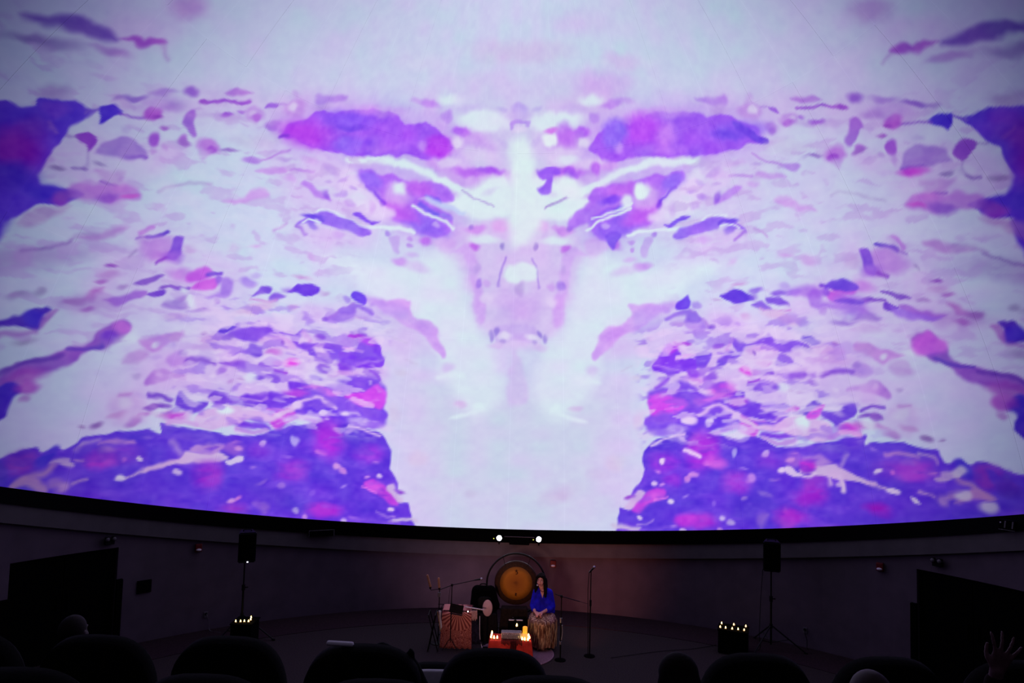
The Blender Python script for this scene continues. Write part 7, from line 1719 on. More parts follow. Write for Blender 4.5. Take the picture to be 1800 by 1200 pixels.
for (x0, z0), (x1, z1), lb in (((-1.475, 1.255), (-1.415, 1.04), 'left of the two tan fleece mallets on the rack'), ((-1.262, 1.205), (-1.245, 1.03), 'right of the two tan fleece mallets on the rack')):
    t = thing('gong_mallet', lb, 'mallet', (x1, 14.05, z1), 0, 'tan mallets on the rack')
    bm = NB(); tube(bm, [(x0 - x1, 0, z0 - z1), (0, 0, 0)], .006, 6); tube(bm, [(0, 0, 0), (.01, .01, -.05)], .008, 6); obj('handle', bm, M_black, t)
    bm = NB(); capsule(bm, (x0 - x1, 0, z0 - z1), (0, 0, .02), .022, .024); obj('head', bm, M_fuzz, t, True)
    bm = NB(); capsule(bm, (0, 0, -.01), (.005, 0, .0), .02); obj('ferrule', bm, M_black, t)
# ------------------------------------------------------------------ microphones
def mic(t, p, d):
    d = Vector(d).normalized(); p = Vector(p)
    bm = NB(); capsule(bm, p, p + d * .11, .012, .017); o = obj('microphone', bm, M_metal, t, True)
    bm = NB(); ell(bm, p + d * .135, (.024, .024, .026), 12); obj('microphone_grille', bm, M_silver, o, True)
def mic_stand(loc, label, h, boom=None, tip=None, clutch=None, tripod=False):
    t = thing('microphone_stand', label, 'microphone stand', loc, 0, 'microphone stands')
    bm = NB(); tube(bm, [(0, 0, .02), (0, 0, h * .62)], .013, 8); obj('lower_pole', bm, M_metal, t)
    bm = NB(); tube(bm, [(0, 0, h * .6), (0, 0, h)], .009, 8); obj('upper_pole', bm, M_metal, t)
    bm = NB(); lathe(bm, [(0, h * .59), (.02, h * .59), (.02, h * .66), (0, h * .66)], 12); obj('clutch', bm, M_silver if clutch else M_black, t)
    if tripod:
        for k in range(3):
            a = math.radians(30 + 120 * k); bm = NB(); tube(bm, [(0, 0, .14), (.28 * math.cos(a), .28 * math.sin(a), .012)], .009, 8); obj('leg', bm, M_metal, t)
    else:
        bm = NB(); lathe(bm, [(0, 0), (.10, 0), (.10, .012), (.025, .03), (0, .03)], 24); obj('base', bm, M_deep, t)
    if boom:
        bm = NB(); tube(bm, boom, .008, 8); obj('boom', bm, M_metal, t)
        bm = NB(); box(bm, (0, 0, h), (.04, .035, .045), .006); obj('pivot', bm, M_black, t)
    return t
t = mic_stand((-1.03, 14.40, 0), 'black boom stand whose arm reaches over the mandala table', 1.00, [(-.22, -.02, .915), (0, 0, 1.00), (.46, -.1, 1.135)], tripod=True)
mic(t, (.44, -.095, 1.13), (1, -.2, .25))
bm = NB(); tube(bm, spline([(-.03, -.02, .98), (-.05, -.03, .7), (-.045, -.02, .2)], 6), .004, 6); obj('cable', bm, M_black, t)
t = mic_stand((1.02, 13.39, 0), 'black boom stand right beside the seated woman, its arm swung to the right', 1.12, [(-.12, .0, 1.16), (0, 0, 1.12), (.34, .1, 1.01)], clutch=1)
bm = NB(); tube(bm, [(.34, .1, 1.01), (.50, .15, .955)], .004, 6); obj('thin_rod', bm, M_metal, t)
bm = NB(); lathe(bm, [(0, .28), (.022, .28), (.022, .33), (0, .33)], 12); obj('lower_clutch', bm, M_silver, t)
bm = NB(); tube(bm, spline([(.02, -.02, .62), (.03, -.02, .5), (.015, -.02, .36)], 5), .012, 6); obj('cable_coil', bm, M_silver, t)
t = mic_stand((1.57, 13.63, 0), 'tall straight black microphone stand right of the woman', 1.52)
mic(t, (-.03, 0, 1.50), (.6, -.25, .75))
bm = NB(); tube(bm, spline([(-.035, 0, 1.49), (-.05, 0, 1.2), (-.045, 0, .9), (-.035, 0, .4), (-.03, 0, .04)], 6), .006, 6); obj('cable', bm, M_black, t)

# ------------------------------------------------------------------ altar
M_redc = mat('red_altar_cloth', (196, 58, 48), .85, 0, .1, .3, 9, .3)
M_rug = mat('mauve_rug', (120, 92, 104), .95, 0, .05, .25, 40, .4)
t = thing('round_rug', 'pale mauve round rug under the red altar', 'rug', (.24, 13.66, 0))
bm = NB(); lathe(bm, [(0, .002), (.66, .002), (.68, .012), (.66, .022), (0, .022)], 56); obj('pile', bm, M_rug, t)
bm = NB(); tube(bm, [(.675 * math.cos(2 * PI * k / 56), .675 * math.sin(2 * PI * k / 56), .014) for k in range(56)], .012, 6, True); obj('binding', bm, mat('mauve_rug_binding', (140, 110, 122), .9), t)
t = thing('altar', 'low altar table under a bright red cloth in front of the gong', 'table', (.12, 13.24, .022))
bm = NB(); box(bm, (0, 0, .195), (.68, .36, .38), .01); obj('crate', bm, M_drk, t)
bm = NB(); drape(bm, .74, .40, .40, .010, 16, .035); obj('red_cloth', bm, M_redc, t)
t = thing('silver_chest', 'silver embossed metal chest on the middle of the red altar', 'chest', (.135, 13.21, .425))
bm = NB(); box(bm, (0, 0, .058), (.36, .15, .115), .008); bd = obj('body', bm, mat('embossed_silver', (160, 142, 150), .4, .5, .5, .7, 60, .6), t)
bm = NB()
for k in range(16): lathe(bm, [(0, -.07), (.0105, -.07), (.0105, .07), (0, .07)], 8, lambda v: Vector((-.168 + .0224 * k, v.z, .12 + v.y)))
l = obj('ribbed_lid', bm, M_silver, t, True)
bm = NB(); ell(bm, (.165, -.06, .13), (.012, .012, .012), 8); obj('clasp', bm, M_silver, t)
bm = NB()
for k in range(9): box(bm, (-.15 + .0375 * k, -.078, .052), (.026, .008, .06), .003)
obj('embossed_plates', bm, M_silver, bd)
bm = NB()
for k in range(15): tube(bm, [(-.17 + .0243 * k, -.08, .012), (-.17 + .0243 * k + .003, -.17, .006), (-.17 + .0243 * k + .004, -.218, -.03 - .014 * (k % 3))], .006, 5)
obj('fringe', bm, M_drk, t)['kind'] = 'stuff'
bm = NB(); grid = []
for j in range(9):
    f = j / 8; grid.append([bm.verts.new((-.05 + .10 * i / 6 + .006 * math.sin(j + i), -.25 - .01 * f + .005 * math.sin(i * 2.1), .44 - .36 * f)) for i in range(7)])
for a, b_ in zip(grid, grid[1:]):
    for i in range(6): bm.faces.new((a[i], a[i + 1], b_[i + 1], b_[i]))
o = tag(obj('altar_runner', bm, mat('dark_embroidered_red', (66, 16, 20), .9, 0, .1, .6, 60), None, True, (.165, 13.245, 0)), 'dark embroidered strip of cloth hanging down the front of the altar', 'cloth'); so = o.modifiers.new('thickness', 'SOLIDIFY'); so.thickness = .005
for (x, y), s in (((-.212, 13.37), 'rearmost candle on the left side of the altar'), ((-.216, 13.26), 'middle candle along the left edge of the altar'), ((-.222, 13.15), 'front left corner candle of the altar'), ((-.17, 13.12), 'second candle from the left at the front of the altar'), ((-.115, 13.125), 'third candle from the left at the front of the altar'), ((.324, 13.085), 'front candle left of the orange lamp'), ((.369, 13.07), 'front candle directly before the orange lamp'), ((.424, 13.064), 'front candle right of the orange lamp'), ((.439, 13.27), 'rear candle at the right edge of the altar'), ((.452, 13.16), 'middle candle at the right edge of the altar')):
    tealight((x, y, .424), s, 'candles on the red altar')
M_amber, nt, b = nm('glowing_amber')
b.inputs['Base Color'].default_value = (.6, .2, .02, 1)
tc = nt.nodes.new('ShaderNodeTexCoord'); n1 = nt.nodes.new('ShaderNodeTexNoise'); n1.inputs['Scale'].default_value = 30; nt.links.new(tc.outputs['Object'], n1.inputs['Vector'])
rp = nt.nodes.new('ShaderNodeValToRGB'); rp.color_ramp.elements[0].color = (.55, .10, .002, 1); rp.color_ramp.elements[1].color = (1, .42, .03, 1)
nt.links.new(n1.outputs['Fac'], rp.inputs['Fac']); nt.links.new(rp.outputs['Color'], b.inputs['Emission Color']); b.inputs['Emission Strength'].default_value = 1.5
M_peach = glow('glowing_peach_glass', (255, 160, 75), 1.25)
t = thing('orange_lamp', 'glowing orange two-tier lamp at the right end of the altar', 'lamp', (.372, 13.17, .424))
bm = NB(); lathe(bm, [(0, 0), (.054, 0), (.054, .006), (.050, .10), (.042, .105), (0, .105)], 20); obj('lower_glass', bm, M_peach, t, True)
bm = NB(); lathe(bm, [(0, .105), (.041, .105), (.041, .205), (.036, .215), (0, .215)], 20); obj('upper_glass', bm, M_amber, t, True)
bm = NB(); lathe(bm, [(0, .0), (.05, .0), (.05, .008), (0, .008)], 20); obj('foot', bm, M_drk, t)
t = thing('rose', 'dark red rose among the left candles of the altar', 'flower', (-.16, 13.25, .424))
bm = NB()
for k in range(7):
    a = 2.4 * k; r = .006 + .004 * k
    ell(bm, (r * math.cos(a), r * math.sin(a), .045 - .002 * k), (.016, .016, .02), 8, (.4 * math.sin(a), .4 * math.cos(a), 0))
obj('petals', bm, mat('rose_red', (150, 16, 24), .7), t, True)
bm = NB(); tube(bm, [(0, 0, .0), (0, 0, .04)], .004, 6); ell(bm, (.02, 0, .012), (.02, .008, .004), 8); obj('stem', bm, mat('leaf_green', (40, 60, 24), .7), t)
t = thing('small_plinth', 'low black plinth behind the altar', 'plinth', (.22, 13.86, .022))
bm = NB(); box(bm, (0, 0, .245), (.30, .12, .49), .008); obj('block', bm, M_deep, t)
t = thing('white_wand', 'white horizontal wand resting on the black plinth behind the altar', 'wand', (.215, 13.86, .535))
bm = NB(); capsule(bm, (-.12, 0, 0), (-.03, 0, 0), .012); obj('rod', bm, M_white, t, True)
bm = NB(); capsule(bm, (.01, 0, 0), (.12, 0, 0), .012); obj('rod', bm, M_white, t, True)
bm = NB(); box(bm, (-.01, 0, -.005), (.05, .03, .03), .004); obj('holder', bm, M_black, t)
tealight((.235, 13.77, .44), 'single candle in front of the white wand behind the altar', 'candles on the red altar')
t = thing('candle_riser', 'slim black riser holding the single candle behind the altar', 'riser', (.235, 13.75, .022))
bm = NB(); box(bm, (0, 0, .208), (.06, .06, .416), .004); obj('block', bm, M_deep, t)
t = thing('power_box', 'small black box with a blue light on the floor left of the altar', 'box', (-.335, 13.66, .022))
bm = NB(); box(bm, (0, 0, .04), (.10, .07, .08), .006); obj('case', bm, M_deep, t)
bm = NB(); ell(bm, (0, -.04, .05), (.013, .009, .013), 10); obj('blue_light', bm, glow('blue_status_light', (70, 60, 255), 4), t, True)
bm = NB(); tube(bm, spline([(-.455, 13.84, .60), (-.45, 13.80, .42), (-.44, 13.84, .2), (-.41, 13.86, .06), (-.37, 13.72, .045)], 8), .006, 6); tag(obj('white_cable', bm, M_white), 'white cable running from the table down to the box with the blue light', 'cable')

# ------------------------------------------------------------------ the seated performer
def hand(bm, wrist, f, n, side, curl, size=1.0, spread=.02):
    """palm, four unequal fingers bent towards the palm normal n, and a thumb leaving the palm's side"""
    W = Vector(wrist); f = Vector(f).normalized(); n = Vector(n); n = (n - n.dot(f) * f).normalized(); s = f.cross(n) * side
    for k in range(4):
        o = (k - 1.5) * .019 * size
        base = W + f * .085 * size + s * o * 1.15
        capsule(bm, W + s * o * .55, base, .014 * size, .011 * size, 8, 3)
        L = (.036, .042, .040, .030)[k] * size; d = (f + s * o * spread * 10).normalized(); p = base
        for j in range(3):
            d = (Matrix.Rotation(curl[j] , 3, f.cross(n)) @ d)
            q = p + d * L * (1, .72, .55)[j]
            capsule(bm, p, q, (.0092 - .0008 * j) * size, (.0086 - .0008 * j) * size, 8, 3); p = q
    b0 = W + f * .02 * size - s * .02 * size
    k1 = b0 + (f * .6 - s * .65 + n * .3).normalized() * .045 * size; k2 = k1 + (f * .9 - s * .25 + n * .35).normalized() * .032 * size
    capsule(bm, b0, k1, .014 * size, .011 * size, 8, 3); capsule(bm, k1, k2, .0105 * size, .009 * size, 8, 3)
    capsule(bm, k2, k2 + (f + n * .4).normalized() * .024 * size, .0095 * size, .0075 * size, 8, 3)
M_skin = mat('warm_skin', (214, 150, 140), .55, 0, .25, .08, 30)
M_hair = mat('dark_brown_hair', (20, 13, 13), .85, 0, .08, .4, 60)
M_blue, nt, b = nm('cobalt_blouse'); 
M_blue = mat('cobalt_blouse_fabric', (26, 22, 196), .8, 0, .15, .3, 14, .3)
P0 = (.72, 14.12, 0)
wm = thing('person', 'seated dark-haired woman in a bright blue blouse and a shiny bronze fringed skirt', 'person', P0)
HC = Vector((-.045, -.030, 1.222)); HR = Matrix.Rotation(-.30, 3, 'Z') @ Matrix.Rotation(.06, 3, 'X')
hp = lambda v: HC + HR @ Vector(v)
def head_shape(bm, hp, s=1.0):
    def e(c, r):
        c = hp(Vector(c) * s); ell(bm, c, [x * s for x in r], 16)
    e((0, .018, .022), (.073, .090, .088)); e((0, -.028, -.022), (.060, .062, .085)); e((0, -.040, -.070), (.046, .042, .042)); e((0, -.062, -.094), (.026, .022, .020))
    for k in (-1, 1):
        e((k * .033, -.058, -.034), (.026, .026, .028)); e((k * .075, .012, -.015), (.012, .020, .030)); e((k * .026, -.080, .020), (.026, .010, .008))
    capsule(bm, hp(Vector((0, -.086, .008)) * s), hp(Vector((0, -.108, -.034)) * s), .008 * s, .014 * s, 10, 3)
    e((0, -.087, -.062), (.022, .009, .012))
bm = NB()
head_shape(bm, hp)
capsule(bm, (-.035, -.005, 1.13), (-.015, .03, .97), .047, .058)
capsule(bm, (-.11, .02, 1.0), (.11, .02, 1.0), .048); capsule(bm, (0, .03, .93), (0, .07, .56), .115, .12); capsule(bm, (-.08, .08, .53), (.08, .08, .53), .10)
q = [bm.verts.new(v) for v in ((-.062, -.060, 1.06), (.034, -.060, 1.06), (-.012, -.130, .905), (-.062, .02, 1.06), (.034, .02, 1.06), (-.012, .02, .905))]   # skin of the open V neckline
for f in ((0, 1, 2), (3, 5, 4), (0, 3, 4, 1), (1, 4, 5, 2), (2, 5, 3, 0)): bm.faces.new([q[k] for k in f])
for s in (-1, 1):
    capsule(bm, (s * .13, .02, .99), (s * .180, -.01, .72), .045, .038)
    capsule(bm, (s * .10, .06, .52), (s * .115, -.28, .52), .085, .062); capsule(bm, (s * .115, -.28, .52), (s * .10, -.14, .09), .056, .038)
    capsule(bm, (s * .10, -.12, .062), (s * .115, -.26, .045), .034, .026)
capsule(bm, (-.180, -.01, .72), (-.150, -.215, .684), .038, .026); capsule(bm, (.180, -.01, .72), (-.012, -.225, .680), .038, .026)
hand(bm, (-.150, -.215, .684), (.80, -.50, -.15), (.15, -.1, -1), 1, (.35, .5, .4))
hand(bm, (-.012, -.225, .680), (-.80, -.55, -.05), (-.15, -.15, -1), -1, (.35, .55, .45))
remesh(obj('body', bm, M_skin, wm, True), .0065, 3)
M_eye = mat('eye_white', (225, 215, 215), .3); M_iris = mat('dark_iris', (28, 18, 14), .3); M_lip = mat('rose_lips', (168, 70, 78), .5)
for k in (-1, 1):
    bm = NB(); ell(bm, hp((k * .029, -.076, .004)), (.0125, .0125, .0095), 12); e_ = obj('eye', bm, M_eye, wm, True)
    bm = NB(); ell(bm, hp((k * .029 - .002, -.0875, .004)), (.0062, .003, .0062), 10); obj('iris', bm, M_iris, e_, True)
    bm = NB(); tube(bm, [hp((k * .012, -.090, .024)), hp((k * .030, -.090, .031)), hp((k * .046, -.080, .026))], .0038, 6); obj('eyebrow', bm, M_hair, wm)
bm = NB(); tube(bm, spline([hp((-.022, -.088, -.062)), hp((-.006, -.097, -.058)), hp((.006, -.097, -.058)), hp((.022, -.088, -.062))], 3), .0045, 6); tube(bm, spline([hp((-.018, -.088, -.065)), hp((0, -.096, -.070)), hp((.018, -.088, -.065))], 3), .005, 6); obj('lips', bm, M_lip, wm, True)
bm = NB()
ell(bm, hp((0, .034, .038)), (.086, .094, .092), 20); ell(bm, hp((-.035, -.025, .078)), (.045, .050, .032), 14); ell(bm, hp((.035, -.025, .078)), (.045, .050, .032), 14)
for s in (-1, 1):
    capsule(bm, hp((s * .066, -.035, .06)), hp((s * .086, .0, -.07)), .026, .034); capsule(bm, hp((s * .086, .0, -.07)), hp((s * .094, -.02, -.24)), .036, .034)
    capsule(bm, hp((s * .05, .08, -.02)), hp((s * .07, .08, -.24)), .055, .05)
capsule(bm, hp((0, .09, 0)), hp((0, .10, -.25)), .06, .055)
capsule(bm, hp((.088, -.01, -.1)), hp((.105, -.06, -.28)), .036, .026)
remesh(obj('hair', bm, M_hair, wm, True), .008, 3)
bm = NB()
capsule(bm, (-.118, .02, .990), (.118, .02, .990), .064); capsule(bm, (-.06, .025, 1.018), (.05, .025, 1.018), .066); capsule(bm, (0, .03, .91), (0, .06, .67), .128, .150); capsule(bm, (-.06, .04, .64), (.07, .04, .64), .140, .150)
for s in (-1, 1):
    capsule(bm, (s * .130, .02, .985), (s * .178, .0, .74), .062, .066)
    capsule(bm, (s * .08, -.02, .82), (s * .10, -.04, .67), .08, .085)
capsule(bm, (-.178, .0, .74), (-.172, -.11, .700), .064, .050); capsule(bm, (.178, .0, .74), (.115, -.12, .700), .068, .056)
capsule(bm, (.17, -.02, .76), (.185, .0, .64), .062, .055)
remesh(obj('blouse', bm, M_blue, wm, True), .011, 4)
bm = NB(); tube(bm, spline([(-.075, -.02, 1.075), (-.055, -.070, 1.045), (-.014, -.092, 1.020), (.026, -.070, 1.045), (.045, -.02, 1.075)], 6), .006, 6); obj('necklace', bm, mat('red_bead_necklace', (120, 30, 34), .4), wm)
bm = NB(); tube(bm, spline([hp((-.085, .0, -.01)), hp((-.075, -.055, -.045)), hp((-.040, -.105, -.066))], 6), .0035, 6); hm = obj('headset_boom', bm, M_black, wm)
bm = NB(); ell(bm, hp((-.040, -.112, -.068)), (.015, .015, .016), 12); obj('foam_tip', bm, M_white, hm, True)
for s in (-1, 1):
    bm = NB(); capsule(bm, (s * .10, -.11, .052), (s * .117, -.275, .046), .044, .034); obj('shoe', bm, M_black, wm, True)
# skirt: shimmering vertical bands
M_skirt, nt, b = nm('bronze_sequin_skirt')
tc = nt.nodes.new('ShaderNodeTexCoord'); mp = nt.nodes.new('ShaderNodeMapping'); mp.inputs['Scale'].default_value = (42, 42, 8)
n1 = nt.nodes.new('ShaderNodeTexNoise'); n1.inputs['Scale'].default_value = 1; n1.inputs['Detail'].default_value = 3
nt.links.new(tc.outputs['Object'], mp.inputs['Vector']); nt.links.new(mp.outputs[0], n1.inputs['Vector'])
rp = nt.nodes.new('ShaderNodeValToRGB'); cr = rp.color_ramp
cr.elements[0].position = .36; cr.elements[0].color = (*[float(v) for v in lin((84, 46, 36))], 1); cr.elements[1].position = .68; cr.elements[1].color = (*[float(v) for v in lin((232, 200, 160))], 1)
e = cr.elements.new(.52); e.color = (*[float(v) for v in lin((146, 100, 74))], 1)
nt.links.new(n1.outputs['Fac'], rp.inputs['Fac']); nt.links.new(rp.outputs['Color'], b.inputs['Base Color']); b.inputs['Metallic'].default_value = .35; b.inputs['Roughness'].default_value = .42
bp = nt.nodes.new('ShaderNodeBump'); bp.inputs['Strength'].default_value = .6; bp.inputs['Distance'].default_value = .02; nt.links.new(n1.outputs['Fac'], bp.inputs['Height']); nt.links.new(bp.outputs['Normal'], b.inputs['Normal'])
bm = NB(); loops = []; NS = 96
for z, cx, cy, rx, ry, am in ((.065, .0, -.12, .250, .27, .018), (.10, .0, -.12, .264, .275, .017), (.20, .0, -.12, .264, .275, .013), (.36, 0, -.12, .268, .285, .010), (.48, 0, -.12, .268, .30, .008), (.555, 0, -.11, .252, .285, .006), (.60, 0, -.08, .220, .235, .004), (.63, 0, -.02, .19, .16, .003), (.66, 0, .05, .16, .13, .002)):
    ring = []
    for k in range(NS):
        a = 2 * PI * k / NS
        am2 = am * (math.sin(a * 16 + .6 * math.sin(a * 3)) + .5 * math.sin(a * 29 + 1))
        zz = z + (.02 * math.sin(a * 5 + 1) if z < .09 else 0)
        ring.append(bm.verts.new((cx + (rx + am2) * math.cos(a), cy + (ry + am2) * math.sin(a), zz)))
    loops.append(ring)
for a, b_ in zip(loops, loops[1:]):
    for k in range(NS): bm.faces.new((a[k], a[(k + 1) % NS], b_[(k + 1) % NS], b_[k]))
o = obj('skirt', bm, M_skirt, wm, True); so = o.modifiers.new('thickness', 'SOLIDIFY'); so.thickness = .006
bm = NB()
for k in range(64):                                               # loose fringe strands over the knees
    a = random.uniform(PI * 1.02, PI * 1.98); z0 = random.uniform(.18, .55); L_ = random.uniform(.10, .22); q = 1.0 if z0 < .5 else .985
    x, y = .276 * q * math.cos(a), -.12 + .300 * q * math.sin(a)
    tube(bm, [(x, y, z0), (x * 1.015, y + .012 * math.sin(a), z0 - L_ * .5), (x * 1.01, y + .01 * math.sin(a), max(.08, z0 - L_))], .003, 4)
obj('fringe', bm, mat('gold_tinsel', (196, 166, 132), .4, .5, .5, .3, 80), wm)['kind'] = 'stuff'
t = thing('stool', 'dark wooden stool hidden under the woman', 'stool', (.72, 14.19, 0))
bm = NB(); lathe(bm, [(0, .40), (.16, .40), (.165, .42), (.16, .435), (0, .435)], 24); obj('seat', bm, M_drk, t)
for k in range(4):
    a = PI / 4 + PI / 2 * k; bm = NB(); tube(bm, [(.10 * math.cos(a), .10 * math.sin(a), .41), (.13 * math.cos(a), .13 * math.sin(a), .008)], .016, 8); obj('leg', bm, M_drk, t)

# ------------------------------------------------------------------ audience seats
def make_seat(loc, label, rz=0, lean=.20):
    t = thing('theatre_seat', label, 'seat', loc, rz, 'black theatre seats')
    bm = NB(); seat_outline(bm, .60, .78, .11, 0, 3.0)
    bmesh.ops.transform(bm, matrix=Matrix.Translation((0, -.16, .76)) @ Matrix.Rotation(lean, 4, 'X'), verts=bm.verts); bk = obj('backrest', bm, M_seat, t, True)
    bm = NB(); seat_outline(bm, .50, .66, .03, .0, 3.0)
    bmesh.ops.transform(bm, matrix=Matrix.Translation((0, -.085, .76)) @ Matrix.Rotation(lean, 4, 'X'), verts=bm.verts); obj('back_cushion', bm, M_seat, bk, True)
    bm = NB(); box(bm, (0, .17, .40), (.52, .50, .12), .04); obj('seat', bm, M_seat, t, True)
    for s in (-1, 1):
        bm = NB(); box(bm, (s * .30, .12, .60), (.055, .42, .05), .02); ar = obj('armrest', bm, M_black, t, True)
        bm = NB(); box(bm, (s * .30, .05, .30), (.04, .26, .58), .012); obj('arm_panel', bm, M_black, ar)
    bm = NB(); lathe(bm, [(0, .003), (.16, .003), (.16, .02), (.05, .05), (.05, .34), (0, .34)], 20); obj('pedestal', bm, M_metal, t)
    return t
zA, zB, zC = 2.30, 2.57, 1.75
proto = make_seat((-2.80, 4.10, zA), 'black theatre seat at the far left end of the farther row')
for x, y, z, lb, k in ((-2.11, 4.10, zA, 'black theatre seat directly behind the rim-lit viewer at far left', 1), (-1.427, 4.10, zA, 'black theatre seat in the farther row in front of the left candle box', 1.01), (-.725, 4.10, zA, 'black theatre seat with a white strip along its top', .993), (-.044, 4.10, zA, 'black theatre seat directly in front of the red altar', .988), (1.321, 4.10, zA, 'black theatre seat in the farther row below the right candle box', 1), (2.005, 4.10, zA, 'black theatre seat in the farther row below the right speaker stand', 1), (2.689, 4.10, zA, 'black theatre seat at the far right end of the farther row', 1),
                       (-1.791, 3.0, zB, 'black theatre seat at the left end of the nearest row', .98), (-1.112, 3.0, zB, 'black theatre seat in the nearest row, second from left', .975), (-.46, 3.0, zB, 'black theatre seat in the nearest row, third from left', .975), (.17, 3.0, zB, 'black theatre seat in the nearest row below the seated woman', 1), (.79, 3.0, zB, 'low black theatre seat of the small long-haired viewer', .88), (1.287, 2.48, zB, 'black theatre seat of the balding viewer at the bottom right', .93), (2.36, 3.0, zB, 'black theatre seat of the maroon-clad viewer at far right', .9),
                       (-.43, 5.05, zC, 'black theatre seat one row ahead with a white headrest cover', 1.10), (-3.03, 5.12, zC, 'black theatre seat under the rim-lit viewer at far left', .95)):
    c = copy_tree(proto); c.location = (x, y, z); c['label'] = lb; c.scale = (1.06 if k == .993 else .93 if y < 3.2 else 1, 1, k)
bm = NB(); capsule(bm, (-.64, 3.94, 3.38), (-.50, 3.95, 3.30), .055, .06); capsule(bm, (-.49, 3.95, 3.30), (-.405, 3.96, 3.12), .055, .06); ell(bm, (-.487, 3.94, 3.37), (.022, .03, .04)); capsule(bm, (-.56, 3.95, 3.32), (-.50, 3.96, 3.10), .06, .06)
o = tag(obj('jacket', bm, M_seat, None, True), 'black jacket slung over the right corner of the seat with the white strip', 'jacket'); remesh(o, .012, 4)
bm = NB(); box(bm, (0, 0, 0), (.140, .035, .022), .010); o = tag(obj('white_programme', bm, M_white, None, True, (-.845, 3.865, 3.446)), 'folded white programme lying along the top of a black seat', 'paper')
o.rotation_euler = (0, .03, 0)
bm = NB(); seat_outline(bm, .40, .22, .03, 0, 4)
bmesh.ops.transform(bm, matrix=Matrix.Rotation(.2, 4, 'X'), verts=bm.verts); tag(obj('headrest_cover', bm, M_white, None, True, (-.385, 4.66, 2.93)), 'white headrest cover showing in the gap between two black seats', 'cover')

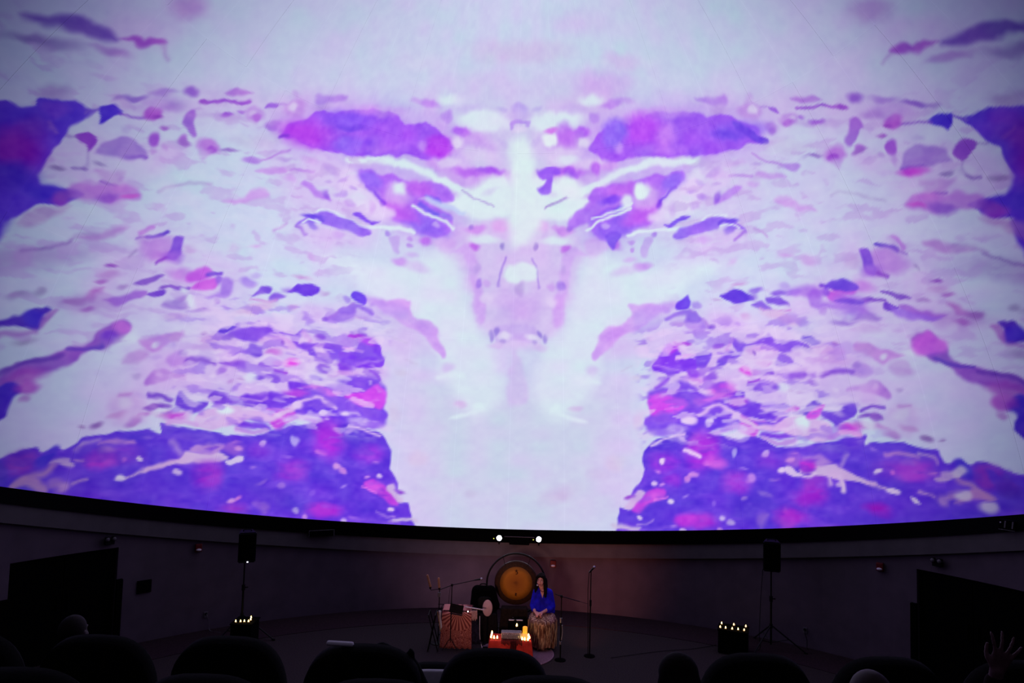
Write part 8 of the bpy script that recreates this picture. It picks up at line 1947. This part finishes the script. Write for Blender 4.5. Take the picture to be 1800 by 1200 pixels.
# ------------------------------------------------------------------ audience
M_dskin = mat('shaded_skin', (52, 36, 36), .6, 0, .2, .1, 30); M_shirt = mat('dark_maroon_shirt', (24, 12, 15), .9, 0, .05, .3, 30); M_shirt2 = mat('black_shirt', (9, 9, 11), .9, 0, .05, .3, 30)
M_trousers = mat('dark_trousers', (12, 12, 16), .9, 0, .05, .3, 30); M_fuzzhair = mat('dark_hair_shade_tone', (26, 18, 18), .8, 0, .15, .4, 160)  # hair tone; on the far left viewer it puts shade on a bald head
def viewer(loc, label, skin, shirt, hair, hairmat, turn=0, arm=None, shoe=True):
    t = thing('person', label, 'person', loc)
    hc = Vector((0, .02, 1.23)); hr = Matrix.Rotation(PI + turn, 3, 'Z'); hp = lambda v: hc + hr @ Vector(v)
    bm = NB(); head_shape(bm, hp, 1.05)
    capsule(bm, (0, .02, 1.12), (0, .0, .98), .055, .06); capsule(bm, (-.15, 0, .94), (.15, 0, .94), .06); capsule(bm, (0, .02, .88), (0, .0, .58), .13, .14)
    capsule(bm, (-.08, .02, .55), (.08, .02, .55), .11)
    for s in (-1, 1):
        capsule(bm, (s * .1, .05, .54), (s * .11, .44, .54), .085, .062); capsule(bm, (s * .11, .44, .54), (s * .11, .50, .10), .055, .04); capsule(bm, (s * .11, .47, .05), (s * .12, .64, .035), .038, .03)
        if arm and s == arm[0]:
            el, wr, fd, pn = arm[1:]
            capsule(bm, (s * .19, .0, .93), el, .05, .042); capsule(bm, el, wr, .042, .028); hand(bm, wr, fd, pn, s, (.08, .3, .25), 1.0, 1.6)
        else:
            capsule(bm, (s * .19, .0, .93), (s * .24, .06, .70), .05, .042); capsule(bm, (s * .24, .06, .70), (s * .16, .30, .66), .042, .028); hand(bm, (s * .16, .30, .66), (-.2 * s, 1, -.1), (0, -.1, -1), -s, (.2, .3, .3))
    remesh(obj('body', bm, skin, t, True), .0065 if arm else .010, 3)
    bm = NB(); capsule(bm, (-.15, 0, .935), (.15, 0, .935), .078); capsule(bm, (0, .02, .88), (0, .0, .56), .15, .16)
    for s in (-1, 1):
        if arm and s == arm[0]:
            e_ = Vector(arm[1]); capsule(bm, (s * .19, .0, .92), e_, .066, .060); capsule(bm, e_, e_.lerp(Vector(arm[2]), .85), .060, .044)
        else: capsule(bm, (s * .19, .0, .92), (s * .24, .06, .70), .066, .060); capsule(bm, (s * .24, .06, .70), (s * .18, .24, .665), .058, .045)
    remesh(obj('shirt', bm, shirt, t, True), .013, 4)
    bm = NB(); capsule(bm, (-.08, .02, .54), (.08, .02, .54), .125)
    for s in (-1, 1): capsule(bm, (s * .1, .05, .54), (s * .11, .44, .54), .10, .076); capsule(bm, (s * .11, .44, .54), (s * .11, .50, .12), .070, .055)
    remesh(obj('trousers', bm, M_trousers, t, True), .014, 3)
    bm = NB()
    if hair == 'short': ell(bm, hp((0, .024, .030)), (.0805, .098, .094), 20)
    elif hair == 'fringe': 
        ell(bm, hp((0, .034, -.01)), (.0805, .092, .065), 20)
    else:
        ell(bm, hp((0, .03, .03)), (.094, .10, .10), 20); capsule(bm, hp((0, .07, .0)), hp((0, .10, -.22)), .08, .07); capsule(bm, hp((.05, .05, .0)), hp((.08, .07, -.2)), .05, .05); capsule(bm, hp((-.05, .05, .0)), hp((-.08, .07, -.2)), .05, .05)
    remesh(obj('hair', bm, hairmat, t, True), .009, 3)
    if shoe:
        for s in (-1, 1):
            bm = NB(); capsule(bm, (s * .11, .47, .045), (s * .12, .66, .04), .045, .038); obj('shoe', bm, M_black, t, True)
    return t
v = viewer((-3.03, 5.25, zC + .02), 'viewer at far left, rim-lit bald head with shade put in as dark hair', M_dskin, M_shirt2, 'short', M_fuzzhair); v.scale = (1.06, 1.06, .995)
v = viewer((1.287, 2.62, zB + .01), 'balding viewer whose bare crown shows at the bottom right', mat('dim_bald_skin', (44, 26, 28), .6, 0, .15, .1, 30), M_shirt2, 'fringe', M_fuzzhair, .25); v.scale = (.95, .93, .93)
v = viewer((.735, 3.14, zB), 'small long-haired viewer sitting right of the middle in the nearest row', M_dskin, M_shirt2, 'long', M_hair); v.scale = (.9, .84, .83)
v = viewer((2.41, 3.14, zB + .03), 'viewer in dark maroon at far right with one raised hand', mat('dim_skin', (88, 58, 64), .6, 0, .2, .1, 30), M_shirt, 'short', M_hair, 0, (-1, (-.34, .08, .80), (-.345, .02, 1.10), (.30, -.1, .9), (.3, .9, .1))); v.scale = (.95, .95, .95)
